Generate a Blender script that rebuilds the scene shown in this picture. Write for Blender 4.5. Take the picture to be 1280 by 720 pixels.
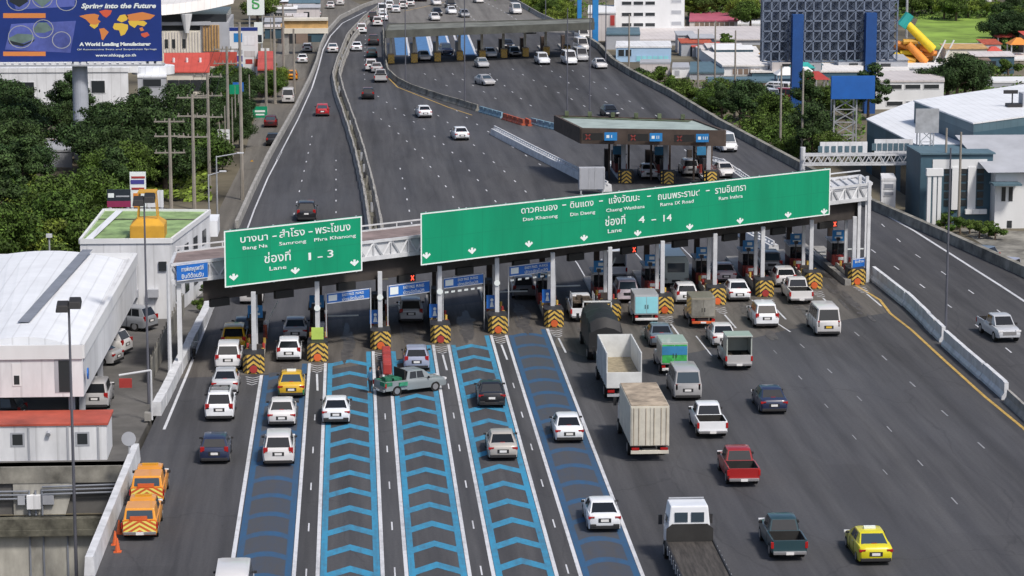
import bpy, math, random
from math import sin, cos, tan, atan, pi, radians, sqrt, floor
from mathutils import Vector, Matrix
for o in list(bpy.data.objects): bpy.data.objects.remove(o)
SC = bpy.context.scene
COL = SC.collection
# ------------------------------------------------------------------ camera, sky, sun, exposure
F = 3380.0; TH = atan(587/F); H = 37.4; AZ = atan(205*cos(TH)/F)
cam_d = bpy.data.cameras.new('camera'); cam = bpy.data.objects.new('camera', cam_d); COL.objects.link(cam)
cam.location = (0, 0, H); cam.rotation_euler = (pi/2-TH, 0, -AZ)
cam_d.sensor_width = 36; cam_d.lens = 36*F/1280; cam_d.clip_start = 1; cam_d.clip_end = 6000
SC.camera = cam
SUN_EL, SUN_AZ = radians(52), radians(145)       # azimuth clockwise from +Y (sun behind the camera, to the right)
w = bpy.data.worlds.new('World'); SC.world = w; w.use_nodes = True
nt = w.node_tree; bg = nt.nodes['Background']; sky = nt.nodes.new('ShaderNodeTexSky')
sky.sky_type = 'NISHITA'; sky.sun_disc = False; sky.sun_elevation = SUN_EL; sky.sun_rotation = SUN_AZ; sky.dust_density = 3.0; sky.air_density=0.8
nt.links.new(sky.outputs[0], bg.inputs[0]); bg.inputs[1].default_value = 0.095
sd = bpy.data.lights.new('sun', 'SUN'); so = bpy.data.objects.new('sun', sd); COL.objects.link(so)
sd.energy = 2.3; sd.angle = radians(8); sd.color = (1, .95, .88)
sv = Vector((sin(SUN_AZ)*cos(SUN_EL), cos(SUN_AZ)*cos(SUN_EL), sin(SUN_EL)))
sd.color = (1, .93, .84)
so.rotation_euler = sv.to_track_quat('Z', 'Y').to_euler()
SC.view_settings.view_transform = 'Standard'; SC.view_settings.look = 'None'
SC.view_settings.gamma = 1; SC.view_settings.use_curve_mapping = False; SC.view_settings.exposure = 0.5

# ------------------------------------------------------------------ measuring helpers
fw = Vector((sin(AZ)*cos(TH), cos(AZ)*cos(TH), -sin(TH))); rt = Vector((cos(AZ), -sin(AZ), 0)); upv = rt.cross(fw)
CP = Vector((0, 0, H))
def ray(x, y): return fw+rt*((x-640)/F)-upv*((y-360)/F)
def P(x, y, z=0.0):
    r = ray(x, y); return CP+r*((z-H)/r.z)
def Q(x, y, Y):
    r = ray(x, y); return CP+r*(Y/r.y)
def Dz(y, z=0.0): return P(640, y, z).y
RNG = random.Random(7)

# ------------------------------------------------------------------ materials
def lin(c):
    if isinstance(c, str):
        c = [int(c[i:i+2], 16)/255 for i in (1, 3, 5)]
        return tuple(v/12.92 if v <= .04045 else ((v+.055)/1.055)**2.4 for v in c)
    return tuple(c)
MATS = {}
def mat(name, col, rough=.6, var=.12, scale=.6, metal=0., spec=.5, coat=0., bump=0., stretch=None, emit=0., island=0., lines=0., tint=None):
    if name in MATS: return MATS[name]
    c = lin(col); m = bpy.data.materials.new(name); m.use_nodes = True; t = m.node_tree; b = t.nodes['Principled BSDF']
    b.inputs['Roughness'].default_value = rough; b.inputs['Metallic'].default_value = metal
    b.inputs['Specular IOR Level'].default_value = spec; b.inputs['Coat Weight'].default_value = coat
    b.inputs['Base Color'].default_value = (*c, 1)
    if emit: b.inputs['Emission Color'].default_value = (*c, 1); b.inputs['Emission Strength'].default_value = emit
    if var > 0:
        tc = t.nodes.new('ShaderNodeTexCoord'); mp = t.nodes.new('ShaderNodeMapping'); t.links.new(tc.outputs['Object'], mp.inputs[0])
        if stretch: mp.inputs['Scale'].default_value = stretch
        n = t.nodes.new('ShaderNodeTexNoise'); n.inputs['Scale'].default_value = scale; n.inputs['Detail'].default_value = 6; n.inputs['Roughness'].default_value = .65
        t.links.new(mp.outputs[0], n.inputs['Vector'])
        r = t.nodes.new('ShaderNodeMapRange'); r.inputs[1].default_value = .3; r.inputs[2].default_value = .7
        r.inputs[3].default_value = 1-var*1.6; r.inputs[4].default_value = 1+var
        t.links.new(n.outputs['Fac'], r.inputs[0])
        mx = t.nodes.new('ShaderNodeMix'); mx.data_type = 'RGBA'; mx.blend_type = 'MULTIPLY'; mx.inputs[0].default_value = 1
        mx.inputs[6].default_value = (*c, 1); t.links.new(r.outputs[0], mx.inputs[7]); out = mx.outputs[2]
        if island:
            g = t.nodes.new('ShaderNodeNewGeometry'); r2 = t.nodes.new('ShaderNodeMapRange'); r2.inputs[3].default_value = 1-island; r2.inputs[4].default_value = 1+island
            t.links.new(g.outputs['Random Per Island'], r2.inputs[0])
            m2 = t.nodes.new('ShaderNodeMix'); m2.data_type = 'RGBA'; m2.blend_type = 'MULTIPLY'; m2.inputs[0].default_value = 1
            t.links.new(out, m2.inputs[6]); t.links.new(r2.outputs[0], m2.inputs[7]); out = m2.outputs[2]
        if tint:
            oi = t.nodes.new('ShaderNodeObjectInfo'); m3 = t.nodes.new('ShaderNodeMix'); m3.data_type = 'RGBA'; m3.blend_type = 'MULTIPLY'; m4 = t.nodes.new('ShaderNodeMix'); m4.data_type = 'RGBA'
            m4.inputs[6].default_value = (1,1,1,1); m4.inputs[7].default_value = (*tint,1); t.links.new(oi.outputs['Random'], m4.inputs[0]); m3.inputs[0].default_value = 1; t.links.new(out, m3.inputs[6]); t.links.new(m4.outputs[2], m3.inputs[7]); out = m3.outputs[2]
        if lines:
            wv = t.nodes.new('ShaderNodeTexWave'); wv.inputs['Scale'].default_value = lines; wv.inputs['Distortion'].default_value = .3; wv.wave_profile = 'SAW'; t.links.new(tc.outputs['Object'], wv.inputs['Vector'])
            r5 = t.nodes.new('ShaderNodeMapRange'); r5.inputs[1].default_value = .0; r5.inputs[2].default_value = .14; r5.inputs[3].default_value = .78; r5.inputs[4].default_value = 1; t.links.new(wv.outputs['Fac'], r5.inputs[0])
            m5 = t.nodes.new('ShaderNodeMix'); m5.data_type = 'RGBA'; m5.blend_type = 'MULTIPLY'; m5.inputs[0].default_value = 1; t.links.new(out, m5.inputs[6]); t.links.new(r5.outputs[0], m5.inputs[7]); out = m5.outputs[2]
        t.links.new(out, b.inputs['Base Color'])
        if bump:
            bp = t.nodes.new('ShaderNodeBump'); bp.inputs['Strength'].default_value = bump; bp.inputs['Distance'].default_value = .05
            t.links.new(n.outputs['Fac'], bp.inputs['Height']); t.links.new(bp.outputs[0], b.inputs['Normal'])
    MATS[name] = m; return m
def asphalt(name, base, dark, light, stain=.5):
    m = bpy.data.materials.new(name); m.use_nodes = True; t = m.node_tree; L = t.links.new; N = t.nodes.new; b = t.nodes['Principled BSDF']
    b.inputs['Roughness'].default_value = .85; b.inputs['Specular IOR Level'].default_value = .3
    tc = N('ShaderNodeTexCoord')
    def noise(sc, det, st=(1, 1, 1), rough=.6):
        mp = N('ShaderNodeMapping'); mp.inputs['Scale'].default_value = st; L(tc.outputs['Object'], mp.inputs[0])
        n = N('ShaderNodeTexNoise'); n.inputs['Scale'].default_value = sc; n.inputs['Detail'].default_value = det; n.inputs['Roughness'].default_value = rough
        L(mp.outputs[0], n.inputs['Vector']); return n.outputs['Fac']
    def ramp(src, lo, hi, a, bb):
        r = N('ShaderNodeMapRange'); r.inputs[1].default_value = lo; r.inputs[2].default_value = hi; r.inputs[3].default_value = a; r.inputs[4].default_value = bb; L(src, r.inputs[0]); return r.outputs[0]
    def mixc(fac, a, c, mode='MIX'):
        x = N('ShaderNodeMix'); x.data_type = 'RGBA'; x.blend_type = mode
        if isinstance(fac, float): x.inputs[0].default_value = fac
        else: L(fac, x.inputs[0])
        for s, v in ((6, a), (7, c)):
            if isinstance(v, tuple): x.inputs[s].default_value = (*v, 1)
            else: L(v, x.inputs[s])
        return x.outputs[2]
    big = ramp(noise(.05, 4, (1, .35, 1)), .35, .68, 0., 1.)
    c = mixc(big, lin(dark), lin(base))
    streak = ramp(noise(.55, 5, (1, .035, 1), .7), .42, .72, 0., 1.)
    c = mixc(streak, c, lin(light))
    lane = ramp(noise(.9, 4, (1, .05, 1)), .5, .7, 1., 1-stain*.45)
    c = mixc(1., c, lane, 'MULTIPLY')
    grain = ramp(noise(6, 4), .3, .7, .88, 1.1)
    c = mixc(1., c, grain, 'MULTIPLY')
    # old repair patches with their own edges
    mp = N('ShaderNodeMapping'); mp.inputs['Scale'].default_value = (.16, .045, 1); L(tc.outputs['Object'], mp.inputs[0])
    v = N('ShaderNodeTexVoronoi'); v.distance = 'CHEBYCHEV'; v.inputs['Scale'].default_value = 1; L(mp.outputs[0], v.inputs['Vector'])
    sp = N('ShaderNodeSeparateColor'); L(v.outputs['Color'], sp.inputs[0])
    c = mixc(1., c, ramp(sp.outputs[0], 0, 1, .93, 1.06), 'MULTIPLY')
    c = mixc(1., c, ramp(noise(.32, 3, (1, .012, 1), .5), .56, .70, 1., .62), 'MULTIPLY')      # oil and tyre trails along the lanes
    c = mixc(1., c, ramp(noise(2.2, 3, (1, .3, 1), .7), .66, .78, 1., .72), 'MULTIPLY')       # drips and small stains
    mp2 = N('ShaderNodeMapping'); mp2.inputs['Scale'].default_value = (.07, .03, 1); L(tc.outputs['Object'], mp2.inputs[0])
    nz = N('ShaderNodeTexNoise'); nz.inputs['Scale'].default_value = 3; nz.inputs['Detail'].default_value = 5; L(mp2.outputs[0], nz.inputs['Vector'])
    va = N('ShaderNodeVectorMath'); va.operation = 'MULTIPLY_ADD'; va.inputs[1].default_value = (.35, .35, 0); L(nz.outputs['Color'], va.inputs[0]); L(mp2.outputs[0], va.inputs[2])
    ve = N('ShaderNodeTexVoronoi'); ve.feature = 'DISTANCE_TO_EDGE'; ve.inputs['Scale'].default_value = 1.3; L(va.outputs[0], ve.inputs['Vector'])
    c = mixc(1., c, ramp(ve.outputs['Distance'], .0, .006, .8, 1.), 'MULTIPLY')            # sealed cracks
    L(c, b.inputs['Base Color']); bp = N('ShaderNodeBump'); bp.inputs['Strength'].default_value = .35; bp.inputs['Distance'].default_value = .03; L(noise(25, 3), bp.inputs['Height']); L(bp.outputs[0], b.inputs['Normal'])
    L(ramp(big, 0, 1, .95, .72), b.inputs['Roughness'])
    MATS[name] = m; return m
def worn(name, col, under, thr=.58, soft=.12, amt=.85):
    m = bpy.data.materials.new(name); m.use_nodes = True; t = m.node_tree; L = t.links.new; N = t.nodes.new; b = t.nodes['Principled BSDF']; b.inputs['Roughness'].default_value = .7
    tc = N('ShaderNodeTexCoord'); fac = None
    for sc, st, w_ in ((1.1, (1, .06, 1), .55), (2.6, (1, .5, 1), .45)):
        mp = N('ShaderNodeMapping'); mp.inputs['Scale'].default_value = st; L(tc.outputs['Object'], mp.inputs[0]); n = N('ShaderNodeTexNoise'); n.inputs['Scale'].default_value = sc; n.inputs['Detail'].default_value = 7; n.inputs['Roughness'].default_value = .7; L(mp.outputs[0], n.inputs['Vector'])
        q = N('ShaderNodeMath'); q.operation = 'MULTIPLY'; q.inputs[1].default_value = w_; L(n.outputs['Fac'], q.inputs[0])
        if fac is None: fac = q.outputs[0]
        else: s_ = N('ShaderNodeMath'); s_.operation = 'ADD'; L(fac, s_.inputs[0]); L(q.outputs[0], s_.inputs[1]); fac = s_.outputs[0]
    r = N('ShaderNodeMapRange'); r.inputs[1].default_value = thr-soft; r.inputs[2].default_value = thr+soft; r.inputs[3].default_value = 0.; r.inputs[4].default_value = amt; L(fac, r.inputs[0])
    x = N('ShaderNodeMix'); x.data_type = 'RGBA'; L(r.outputs[0], x.inputs[0]); x.inputs[6].default_value = (*col, 1); x.inputs[7].default_value = (*under, 1); L(x.outputs[2], b.inputs['Base Color']); MATS[name] = m; return m
worn('white_line', (.58,.60,.64), (.16,.165,.18), .58, .12, .8)
worn('blue_paint', (.035,.245,.42), (.055,.085,.115), .56, .12, .85)
worn('blue_dark', (.022,.085,.185), (.05,.06,.08), .57, .14, .85)
worn('white_faded', (.40,.41,.44), (.09,.093,.10), .50, .16, .9)
worn('blue_wash', (.045,.062,.095), (.062,.062,.066), .48, .14, 1.)
worn('y_stripe', (.60,.40,.08), (.09,.07,.04), .60, .10, .8)
ASPH = asphalt('asphalt', (.068,.070,.079), (.048,.049,.054), (.090,.091,.097))
FRONT_ASPH = asphalt('frontage asphalt', (.15,.14,.125), (.11,.105,.095), (.2,.19,.17))
CONCPAV = asphalt('toll concrete paving', (.115,.108,.100), (.075,.069,.064), (.155,.145,.132), 1.1)
FARASPH = asphalt('worn far asphalt', (.17,.165,.155), (.13,.125,.12), (.2,.195,.185))
def M(k):
    d = dict(
     white_line=dict(col=(.52,.53,.56), var=.2, scale=.9, rough=.7), yellow_line=dict(col=(.5,.33,.08), var=.25, scale=2),
     blue_paint=dict(col=(.035,.235,.42), var=.32, scale=1.8, rough=.6), blue_dark=dict(col=(.028,.09,.18), var=.45, scale=1.2, rough=.7), blue_far=dict(col=(.07,.18,.38), var=.2, scale=1),
     blue_wash=dict(col=(.070,.080,.098), var=.35, scale=.6, rough=.8),
     concrete=dict(col=(.30,.295,.28), var=.22, scale=.8, rough=.9, bump=.2), concrete_dirty=dict(col=(.23,.225,.20), var=.45, scale=.5, rough=.95, bump=.3),
     concrete_old=dict(col=(.40,.395,.36), var=.35, scale=.45, rough=.95, stretch=(1,1,.35)), moss=dict(col=(.12,.118,.095), var=.5, scale=.9, rough=1.),
     barrier_white=dict(col=(.60,.62,.65), var=.16, scale=1.2, rough=.6), steel_white=dict(col=(.55,.57,.60), var=.12, scale=1, rough=.5),
     galv=dict(col=(.42,.44,.47), var=.15, scale=1, rough=.45, metal=.3), dark_steel=dict(col=(.035,.035,.04), var=.2, rough=.5), pole_dark=dict(col=(.10,.105,.13), var=.1, rough=.5),
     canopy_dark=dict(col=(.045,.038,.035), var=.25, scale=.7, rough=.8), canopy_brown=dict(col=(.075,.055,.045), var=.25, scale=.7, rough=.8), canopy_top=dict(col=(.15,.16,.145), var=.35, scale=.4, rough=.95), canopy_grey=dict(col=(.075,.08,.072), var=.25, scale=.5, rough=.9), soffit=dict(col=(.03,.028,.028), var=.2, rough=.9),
     bridge_floor=dict(col=(.21,.165,.16), var=.3, scale=.6, rough=.9), green_joint=dict(col=(.0,.21,.11), var=0.), green_sign=dict(col=(.0,.27,.135), var=.12, scale=.4, stretch=(1,1,.2), rough=.45),
     sign_white=dict(col=(.72,.78,.78), var=.0, rough=.5), blue_sign=dict(col=(.015,.13,.48), var=.08, rough=.45), blue_board=dict(col=(.02,.2,.5), var=.1, rough=.45),
     y_stripe=dict(col=(.62,.42,.08), var=.18, scale=2, rough=.6), k_stripe=dict(col=(.025,.025,.028), var=.2, rough=.6), orange=dict(col=(.62,.12,.03), var=.15, rough=.5), orange_dull=dict(col=(.42,.09,.045), var=.3, scale=2), blue_dull=dict(col=(.20,.33,.42), var=.25, scale=2), red=dict(col=(.36,.04,.035), var=.15, rough=.5),
     red_dark=dict(col=(.20,.03,.025), var=.25, rough=.6), lime=dict(col=(.45,.62,.12), var=.1), glass=dict(col=(.012,.014,.017), var=.0, rough=.08, spec=.6), glass_grey=dict(col=(.045,.045,.045), var=0., rough=.15, spec=.5), glass_blue=dict(col=(.04,.06,.08), var=0., rough=.12, spec=.6),
     tyre=dict(col=(.012,.012,.012), var=.1, rough=.9), rim=dict(col=(.35,.35,.36), var=.1, rough=.4, metal=.6), plate=dict(col=(.7,.7,.7), var=0.), plate_yellow=dict(col=(.65,.42,.03), var=0.),
     tail=dict(col=(.33,.012,.012), var=0., rough=.25), head=dict(col=(.65,.66,.68), var=0., rough=.15), trim=dict(col=(.02,.02,.022), var=.1, rough=.6), chrome=dict(col=(.45,.45,.46), var=.1, rough=.3, metal=.7),
     bed_dark=dict(col=(.022,.022,.022), var=.3, rough=.9), bed_wood=dict(col=(.055,.05,.046), var=.45, scale=1.5, rough=.9, stretch=(4,.4,1)), tarp=dict(col=(.012,.013,.015), var=.3, rough=.6, bump=.6),
     cargo=dict(col=(.10,.08,.06), var=.5, scale=3, rough=1., island=.5), green_net=dict(col=(.02,.16,.09), var=.4, scale=3, rough=.8, island=.5), grain=dict(col=(.30,.26,.18), var=.3, scale=3, rough=1.),
     roof_rust=dict(col=(.36,.30,.23), var=.4, scale=.9, rough=.9), box_cream=dict(col=(.55,.53,.46), var=.14, scale=.8, rough=.6), box_white=dict(col=(.60,.62,.62), var=.12, scale=.8, rough=.6),
     mint=dict(col=(.25,.60,.68), var=.1), ad_green=dict(col=(.04,.38,.08), var=.3, scale=3), ad_blue=dict(col=(.03,.2,.4), var=.2),
     foliage_a=dict(tint=(.7,.85,.75), col=(.085,.135,.024), var=.5, scale=.35, rough=.7, spec=.2, island=.65), foliage_b=dict(tint=(.7,.85,.9), col=(.042,.075,.022), var=.5, scale=.35, rough=.7, spec=.2, island=.65), foliage_c=dict(tint=(.75,.85,.7), col=(.15,.20,.032), var=.5, scale=.35, rough=.7, spec=.2, island=.65),
     bark=dict(col=(.12,.09,.065), var=.3, scale=2, rough=.95), wall_white=dict(col=(.66,.68,.70), var=.06, scale=.3, rough=.8, stretch=(1,1,.3)), wall_cool=dict(lines=.25, col=(.66,.68,.71), var=.14, scale=.5, stretch=(1,1,.3), rough=.7), roof_cool=dict(lines=.32, col=(.73,.76,.80), var=.06, scale=.4, rough=.5),
     wall_grey=dict(col=(.36,.38,.42), var=.1, scale=.3, rough=.8), wall_cream=dict(col=(.66,.63,.55), var=.1, scale=.3), wall_brown=dict(col=(.2,.15,.12), var=.2, scale=.3), roof_red=dict(lines=.32, col=(.48,.075,.055), var=.12, scale=.5, rough=.7), roof_red_flat=dict(col=(.42,.08,.05), var=.2, scale=.6),
     roof_pale=dict(lines=.32, col=(.68,.67,.66), var=.08, scale=.2, rough=.7), roof_pinkish=dict(lines=.32, col=(.55,.52,.52), var=.1, scale=.3), pink=dict(col=(.42,.10,.15), var=.15), teal=dict(col=(.045,.10,.14), var=.12, scale=.3, rough=.6), teal_roof=dict(lines=.32, col=(.085,.15,.19), var=.12, scale=.3, rough=.6),
     gutter=dict(col=(.20,.22,.26), var=.15), roof_green=dict(col=(.24,.36,.15), var=.3, scale=.8, rough=.8), tank_yellow=dict(col=(.55,.30,.03), var=.15, rough=.6), roof_greygreen=dict(col=(.33,.40,.38), var=.15, scale=.5), moss_roof=dict(col=(.10,.13,.07), var=.4, scale=1),
     bb_blue=dict(col=(.012,.035,.20), var=.1, scale=.2, rough=.4), bb_mid=dict(col=(.09,.12,.40), var=.35, scale=.25, rough=.4), bb_orange=dict(col=(.62,.22,.06), var=.0), svc_stripe=dict(col=(.78,.68,.15), var=.1), bb_yellow=dict(col=(.70,.48,.06), var=.0), bb_red=dict(col=(.6,.1,.05), var=0.), bb_grey=dict(col=(.13,.2,.19), var=.2), bb_dark=dict(col=(.012,.02,.03), var=0.),
     pillar=dict(col=(.38,.41,.47), var=.1, scale=.6), lattice=dict(col=(.15,.19,.27), var=.15), lattice_back=dict(col=(.10,.13,.19), var=.3, scale=.5), blue_steel=dict(col=(.012,.07,.26), var=.1, rough=.5), blue_panel=dict(col=(.01,.11,.42), var=.08, rough=.6),
     grass=dict(col=(.20,.32,.045), var=.3, scale=.15, rough=.95), soil=dict(col=(.13,.115,.08), var=.45, scale=.06, rough=1.), slide_yellow=dict(col=(.75,.55,.02), var=.1), slide_teal=dict(col=(.02,.32,.30), var=.1), slide_orange=dict(col=(.7,.25,.04), var=.15),
     gold=dict(col=(.48,.30,.12), var=.2, scale=.8), dark_win=dict(col=(.03,.035,.04), var=0., rough=.2), pole_conc=dict(col=(.27,.25,.22), var=.15), led_red=dict(col=(1,.08,.04), var=0., emit=1.5), led_black=dict(col=(.01,.01,.01), var=0.), flag_blue=dict(col=(.05,.05,.25), var=0.), magenta=dict(col=(.25,.02,.08), var=.1),
     skin=dict(col=(.30,.17,.11), var=.05), cloth_blue=dict(col=(.04,.13,.24), var=.1), cloth_dark=dict(col=(.02,.02,.028), var=.1), hair=dict(col=(.01,.009,.008), var=0.), blue_tarp=dict(col=(.10,.2,.34), var=.2), parking=dict(col=(.11,.108,.105), var=.25, scale=.25, rough=.95))
    if k in MATS: return MATS[k]
    return mat(k, **d[k])

# ------------------------------------------------------------------ mesh helpers
def tag(o, label=None, cat=None, group=None, kind=None):
    if label: o['label'] = label
    if cat: o['category'] = cat
    if group: o['group'] = group
    if kind: o['kind'] = kind
    return o
class MB:
    def __init__(s): s.v = []; s.f = []; s.m = []
    def add(s, vs, fs, mi=0):
        n = len(s.v); s.v += [tuple(v) for v in vs]
        for f in fs: s.f.append(tuple(i+n for i in f)); s.m.append(mi)
        return s
    def hexa(s, b, t, mi=0):    # bottom 4 ccw, top 4 ccw
        return s.add(list(b)+list(t), [(3,2,1,0),(4,5,6,7),(0,1,5,4),(1,2,6,5),(2,3,7,6),(3,0,4,7)], mi)
    def box(s, x0, x1, y0, y1, z0, z1, mi=0):
        return s.hexa([(x0,y0,z0),(x1,y0,z0),(x1,y1,z0),(x0,y1,z0)], [(x0,y0,z1),(x1,y0,z1),(x1,y1,z1),(x0,y1,z1)], mi)
    def prism(s, pts, z0, z1, mi=0, top=None):
        n = len(pts); a = sum(pts[i][0]*pts[(i+1)%n][1]-pts[(i+1)%n][0]*pts[i][1] for i in range(n))
        if a < 0: pts = list(pts)[::-1]
        k = len(s.v); s.v += [(p[0],p[1],z0) for p in pts]+[(p[0],p[1],z1) for p in pts]
        for i in range(n): j = (i+1)%n; s.f.append((k+i,k+j,k+n+j,k+n+i)); s.m.append(mi)
        s.f.append(tuple(k+n+i for i in range(n))); s.m.append(mi if top is None else top)
        s.f.append(tuple(k+i for i in range(n))[::-1]); s.m.append(mi); return s
    def cyl(s, a, b, r0, r1=None, n=8, mi=0):
        a = Vector(a); b = Vector(b); r1 = r0 if r1 is None else r1; d = (b-a).normalized()
        u = d.orthogonal().normalized(); v = d.cross(u); k = len(s.v)
        for c, r in ((a, r0), (b, r1)):
            for i in range(n):
                t = 2*pi*i/n; s.v.append(tuple(c+u*(r*cos(t))+v*(r*sin(t))))
        for i in range(n): j = (i+1)%n; s.f.append((k+i,k+j,k+n+j,k+n+i)); s.m.append(mi)
        s.f.append(tuple(k+i for i in range(n))[::-1]); s.m.append(mi); s.f.append(tuple(k+n+i for i in range(n))); s.m.append(mi); return s
    def bar(s, a, b, t=.08, mi=0): return s.cyl(a, b, t/2*1.3, n=4, mi=mi)
    def loft(s, rings, mi=0, cap=True, closed=True):
        n = len(rings[0]); k = len(s.v)
        for r in rings: s.v += [tuple(p) for p in r]
        for q in range(len(rings)-1):
            for i in range(n if closed else n-1):
                j = (i+1)%n; s.f.append((k+q*n+i,k+q*n+j,k+(q+1)*n+j,k+(q+1)*n+i)); s.m.append(mi)
        if cap:
            s.f.append(tuple(k+i for i in range(n))[::-1]); s.m.append(mi); e = k+(len(rings)-1)*n; s.f.append(tuple(e+i for i in range(n))); s.m.append(mi)
        return s
    def mesh(s, name, mats, smooth=False, bevel=0):
        me = bpy.data.meshes.new(name); me.from_pydata(s.v, [], s.f)
        for m in mats: me.materials.append(M(m) if isinstance(m, str) else m)
        me.polygons.foreach_set('material_index', s.m)
        import bmesh
        bm = bmesh.new(); bm.from_mesh(me); bmesh.ops.recalc_face_normals(bm, faces=bm.faces) if len(s.f) < 20000 else None
        if bevel: 
            bmesh.ops.bevel(bm, geom=[e for e in bm.edges if len(e.link_faces) == 2 and e.calc_face_angle(0) > .6], offset=bevel, segments=2, affect='EDGES', profile=.6)
        bm.to_mesh(me); bm.free()
        if smooth: me.shade_smooth(); me.set_sharp_from_angle(angle=radians(38))
        return me
    def build(s, name, mats, parent=None, smooth=False, bevel=0):
        if isinstance(mats, (str,)) or not isinstance(mats, (list, tuple)): mats = [mats]
        o = bpy.data.objects.new(name, s.mesh(name, mats, smooth, bevel)); COL.objects.link(o)
        if parent:
            o.parent = parent
            if parent.type == 'EMPTY': o.matrix_parent_inverse = Matrix.Translation(parent.location).inverted() if not parent.get('_local') else Matrix()
        return o
def thing(name, loc, label, cat, group=None):
    o = bpy.data.objects.new(name, None); COL.objects.link(o); o.location = loc; o.empty_display_size = .5
    return tag(o, label, cat, group)
def struct(name, mb, m): return tag(mb.build(name, m), kind='structure')
def clip(poly, x0, x1, y0, y1):
    for ax, lim, sg in ((0,x0,1),(0,x1,-1),(1,y0,1),(1,y1,-1)):
        out = []
        for i in range(len(poly)):
            a, b = poly[i-1], poly[i]; ia = sg*(a[ax]-lim) >= 0; ib = sg*(b[ax]-lim) >= 0
            if ia != ib:
                t = (lim-a[ax])/(b[ax]-a[ax]); out.append((a[0]+t*(b[0]-a[0]), a[1]+t*(b[1]-a[1])))
            if ib: out.append(b)
        poly = out
        if not poly: return []
    return poly
def chevrons(mb, org, ux, uy, w, h, step, thick, rise, mi=0, down=False, off=Vector((0,0,0))):
    """stripes meeting in the middle of a w x h panel whose lower left corner is org"""
    sg = -1 if down else 1
    y = -rise*2
    while y < h+rise:
        for side in (0, 1):
            if side == 0: q = [(0, y), (w/2, y+sg*rise), (w/2, y+sg*rise+thick), (0, y+thick)]
            else: q = [(w/2, y+sg*rise), (w, y), (w, y+thick), (w/2, y+sg*rise+thick)]
            c = clip(q, 0, w, 0, h)
            if len(c) > 2: mb.add([org+ux*a+uy*b+off for a, b in c], [tuple(range(len(c)))], mi)
        y += step
def text(name, s, size, org, ux, uy, m, parent, align='CENTER', depth=.02, width=None, bold=.0, shear=0):
    cu = bpy.data.curves.new('t', 'FONT'); cu.body = s; cu.size = size; cu.align_x = align; cu.extrude = depth; cu.offset = bold; cu.resolution_u = 2; cu.shear = shear
    ob = bpy.data.objects.new('t', cu); COL.objects.link(ob); bpy.context.view_layer.update()
    me = bpy.data.meshes.new_from_object(ob.evaluated_get(bpy.context.evaluated_depsgraph_get())); bpy.data.objects.remove(ob)
    xs = [v.co.x for v in me.vertices] or [0, 1]; k = 1
    if width: k = width/(max(xs)-min(xs))
    nrm = ux.cross(uy).normalized()
    for v in me.vertices: c = v.co.copy(); v.co = org+ux*(c.x*k)+uy*c.y+nrm*(c.z+depth)
    me.name = name; me.materials.clear(); me.materials.append(M(m)); o = bpy.data.objects.new(name, me); COL.objects.link(o)
    if parent: o.parent = parent; o.matrix_parent_inverse = Matrix.Translation(parent.location).inverted()
    return o
def offset_line(pts, d):
    out = []
    for i, p in enumerate(pts):
        a = pts[max(i-1, 0)]; b = pts[min(i+1, len(pts)-1)]; t = Vector((b[0]-a[0], b[1]-a[1], 0)).normalized(); n = Vector((-t.y, t.x, 0)); out.append(Vector((p[0], p[1], p[2] if len(p) > 2 else 0))+n*d)
    return out
def strip(mb, pts, wd, z, mi=0):
    a = offset_line(pts, wd/2); b = offset_line(pts, -wd/2)
    for i in range(len(pts)-1): mb.add([(a[i].x,a[i].y,z),(b[i].x,b[i].y,z),(b[i+1].x,b[i+1].y,z),(a[i+1].x,a[i+1].y,z)], [(0,1,2,3)], mi)
def resample(pts, step, jit=0):
    out = [Vector(pts[0])]; acc = 0
    for i in range(len(pts)-1):
        a = Vector(pts[i]); b = Vector(pts[i+1]); L = (b-a).length; t = step-acc
        while t <= L: out.append(a.lerp(b, t/L)); t += step
        acc = L-(t-step)
    return out
def dashes(mb, pts, period, ln, wd, z):
    c = resample(pts, period); 
    for i in range(len(c)-1):
        d = (c[i+1]-c[i]).normalized(); strip(mb, [c[i], c[i]+d*ln], wd, z)
def profile_wall(mb, pts, prof, z0=0., mi=0):
    """prof: list of (offset, height) closed cross-section swept along pts"""
    rings = []
    for off, h in prof: rings.append([v+Vector((0,0,z0+h-v.z)) for v in offset_line(pts, off)])
    mb.loft([[rings[k][i] for k in range(len(prof))] for i in range(len(pts))], mi)
JERSEY = [(-.3,0),(-.28,.12),(-.12,.4),(-.09,.85),(.09,.85),(.12,.4),(.28,.12),(.3,0)]
def LP(*px, z=0.0): return [P(x, y, z) for x, y in px]

# ------------------------------------------------------------------ ground, highway and other roads
GZ = -3.0
g = MB()
for x0, x1, y0, y1, z in ((-1500,-13.3,-300,155.9,-8),(-1500,-13.3,155.9,3500,GZ),(-13.3,1800,-300,3500,GZ)):
    g.add([(x0,y0,z),(x1,y0,z),(x1,y1,z),(x0,y1,z)], [(0,1,2,3)])
struct('ground', g, 'soil')
LB = [Vector((-14.6,60,0)), P(112,720), P(170,575), P(198,515), P(232,450), P(268,375), P(296,285), P(315,242), P(335,200), P(346,180), P(370,137), P(388,100), P(396,80), P(401,60), P(409,42), P(425,24), P(455,9), P(482,0), P(520,-14), P(580,-30)]
RB = [Vector((71,60,0)), Vector((62.5,160,0)), P(1280,345), P(1180,300), P(1080,256), P(1000,212), P(900,158), P(840,121), P(790,95), P(766,80), P(750,62), P(720,42), P(674,21), P(640,1), P(615,-12), P(600,-25)]
d = MB(); d.prism([(p.x, p.y) for p in LB]+[(p.x, p.y) for p in RB[::-1]], -3.4, 0, 0)
struct('highway', d, ASPH)
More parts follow.
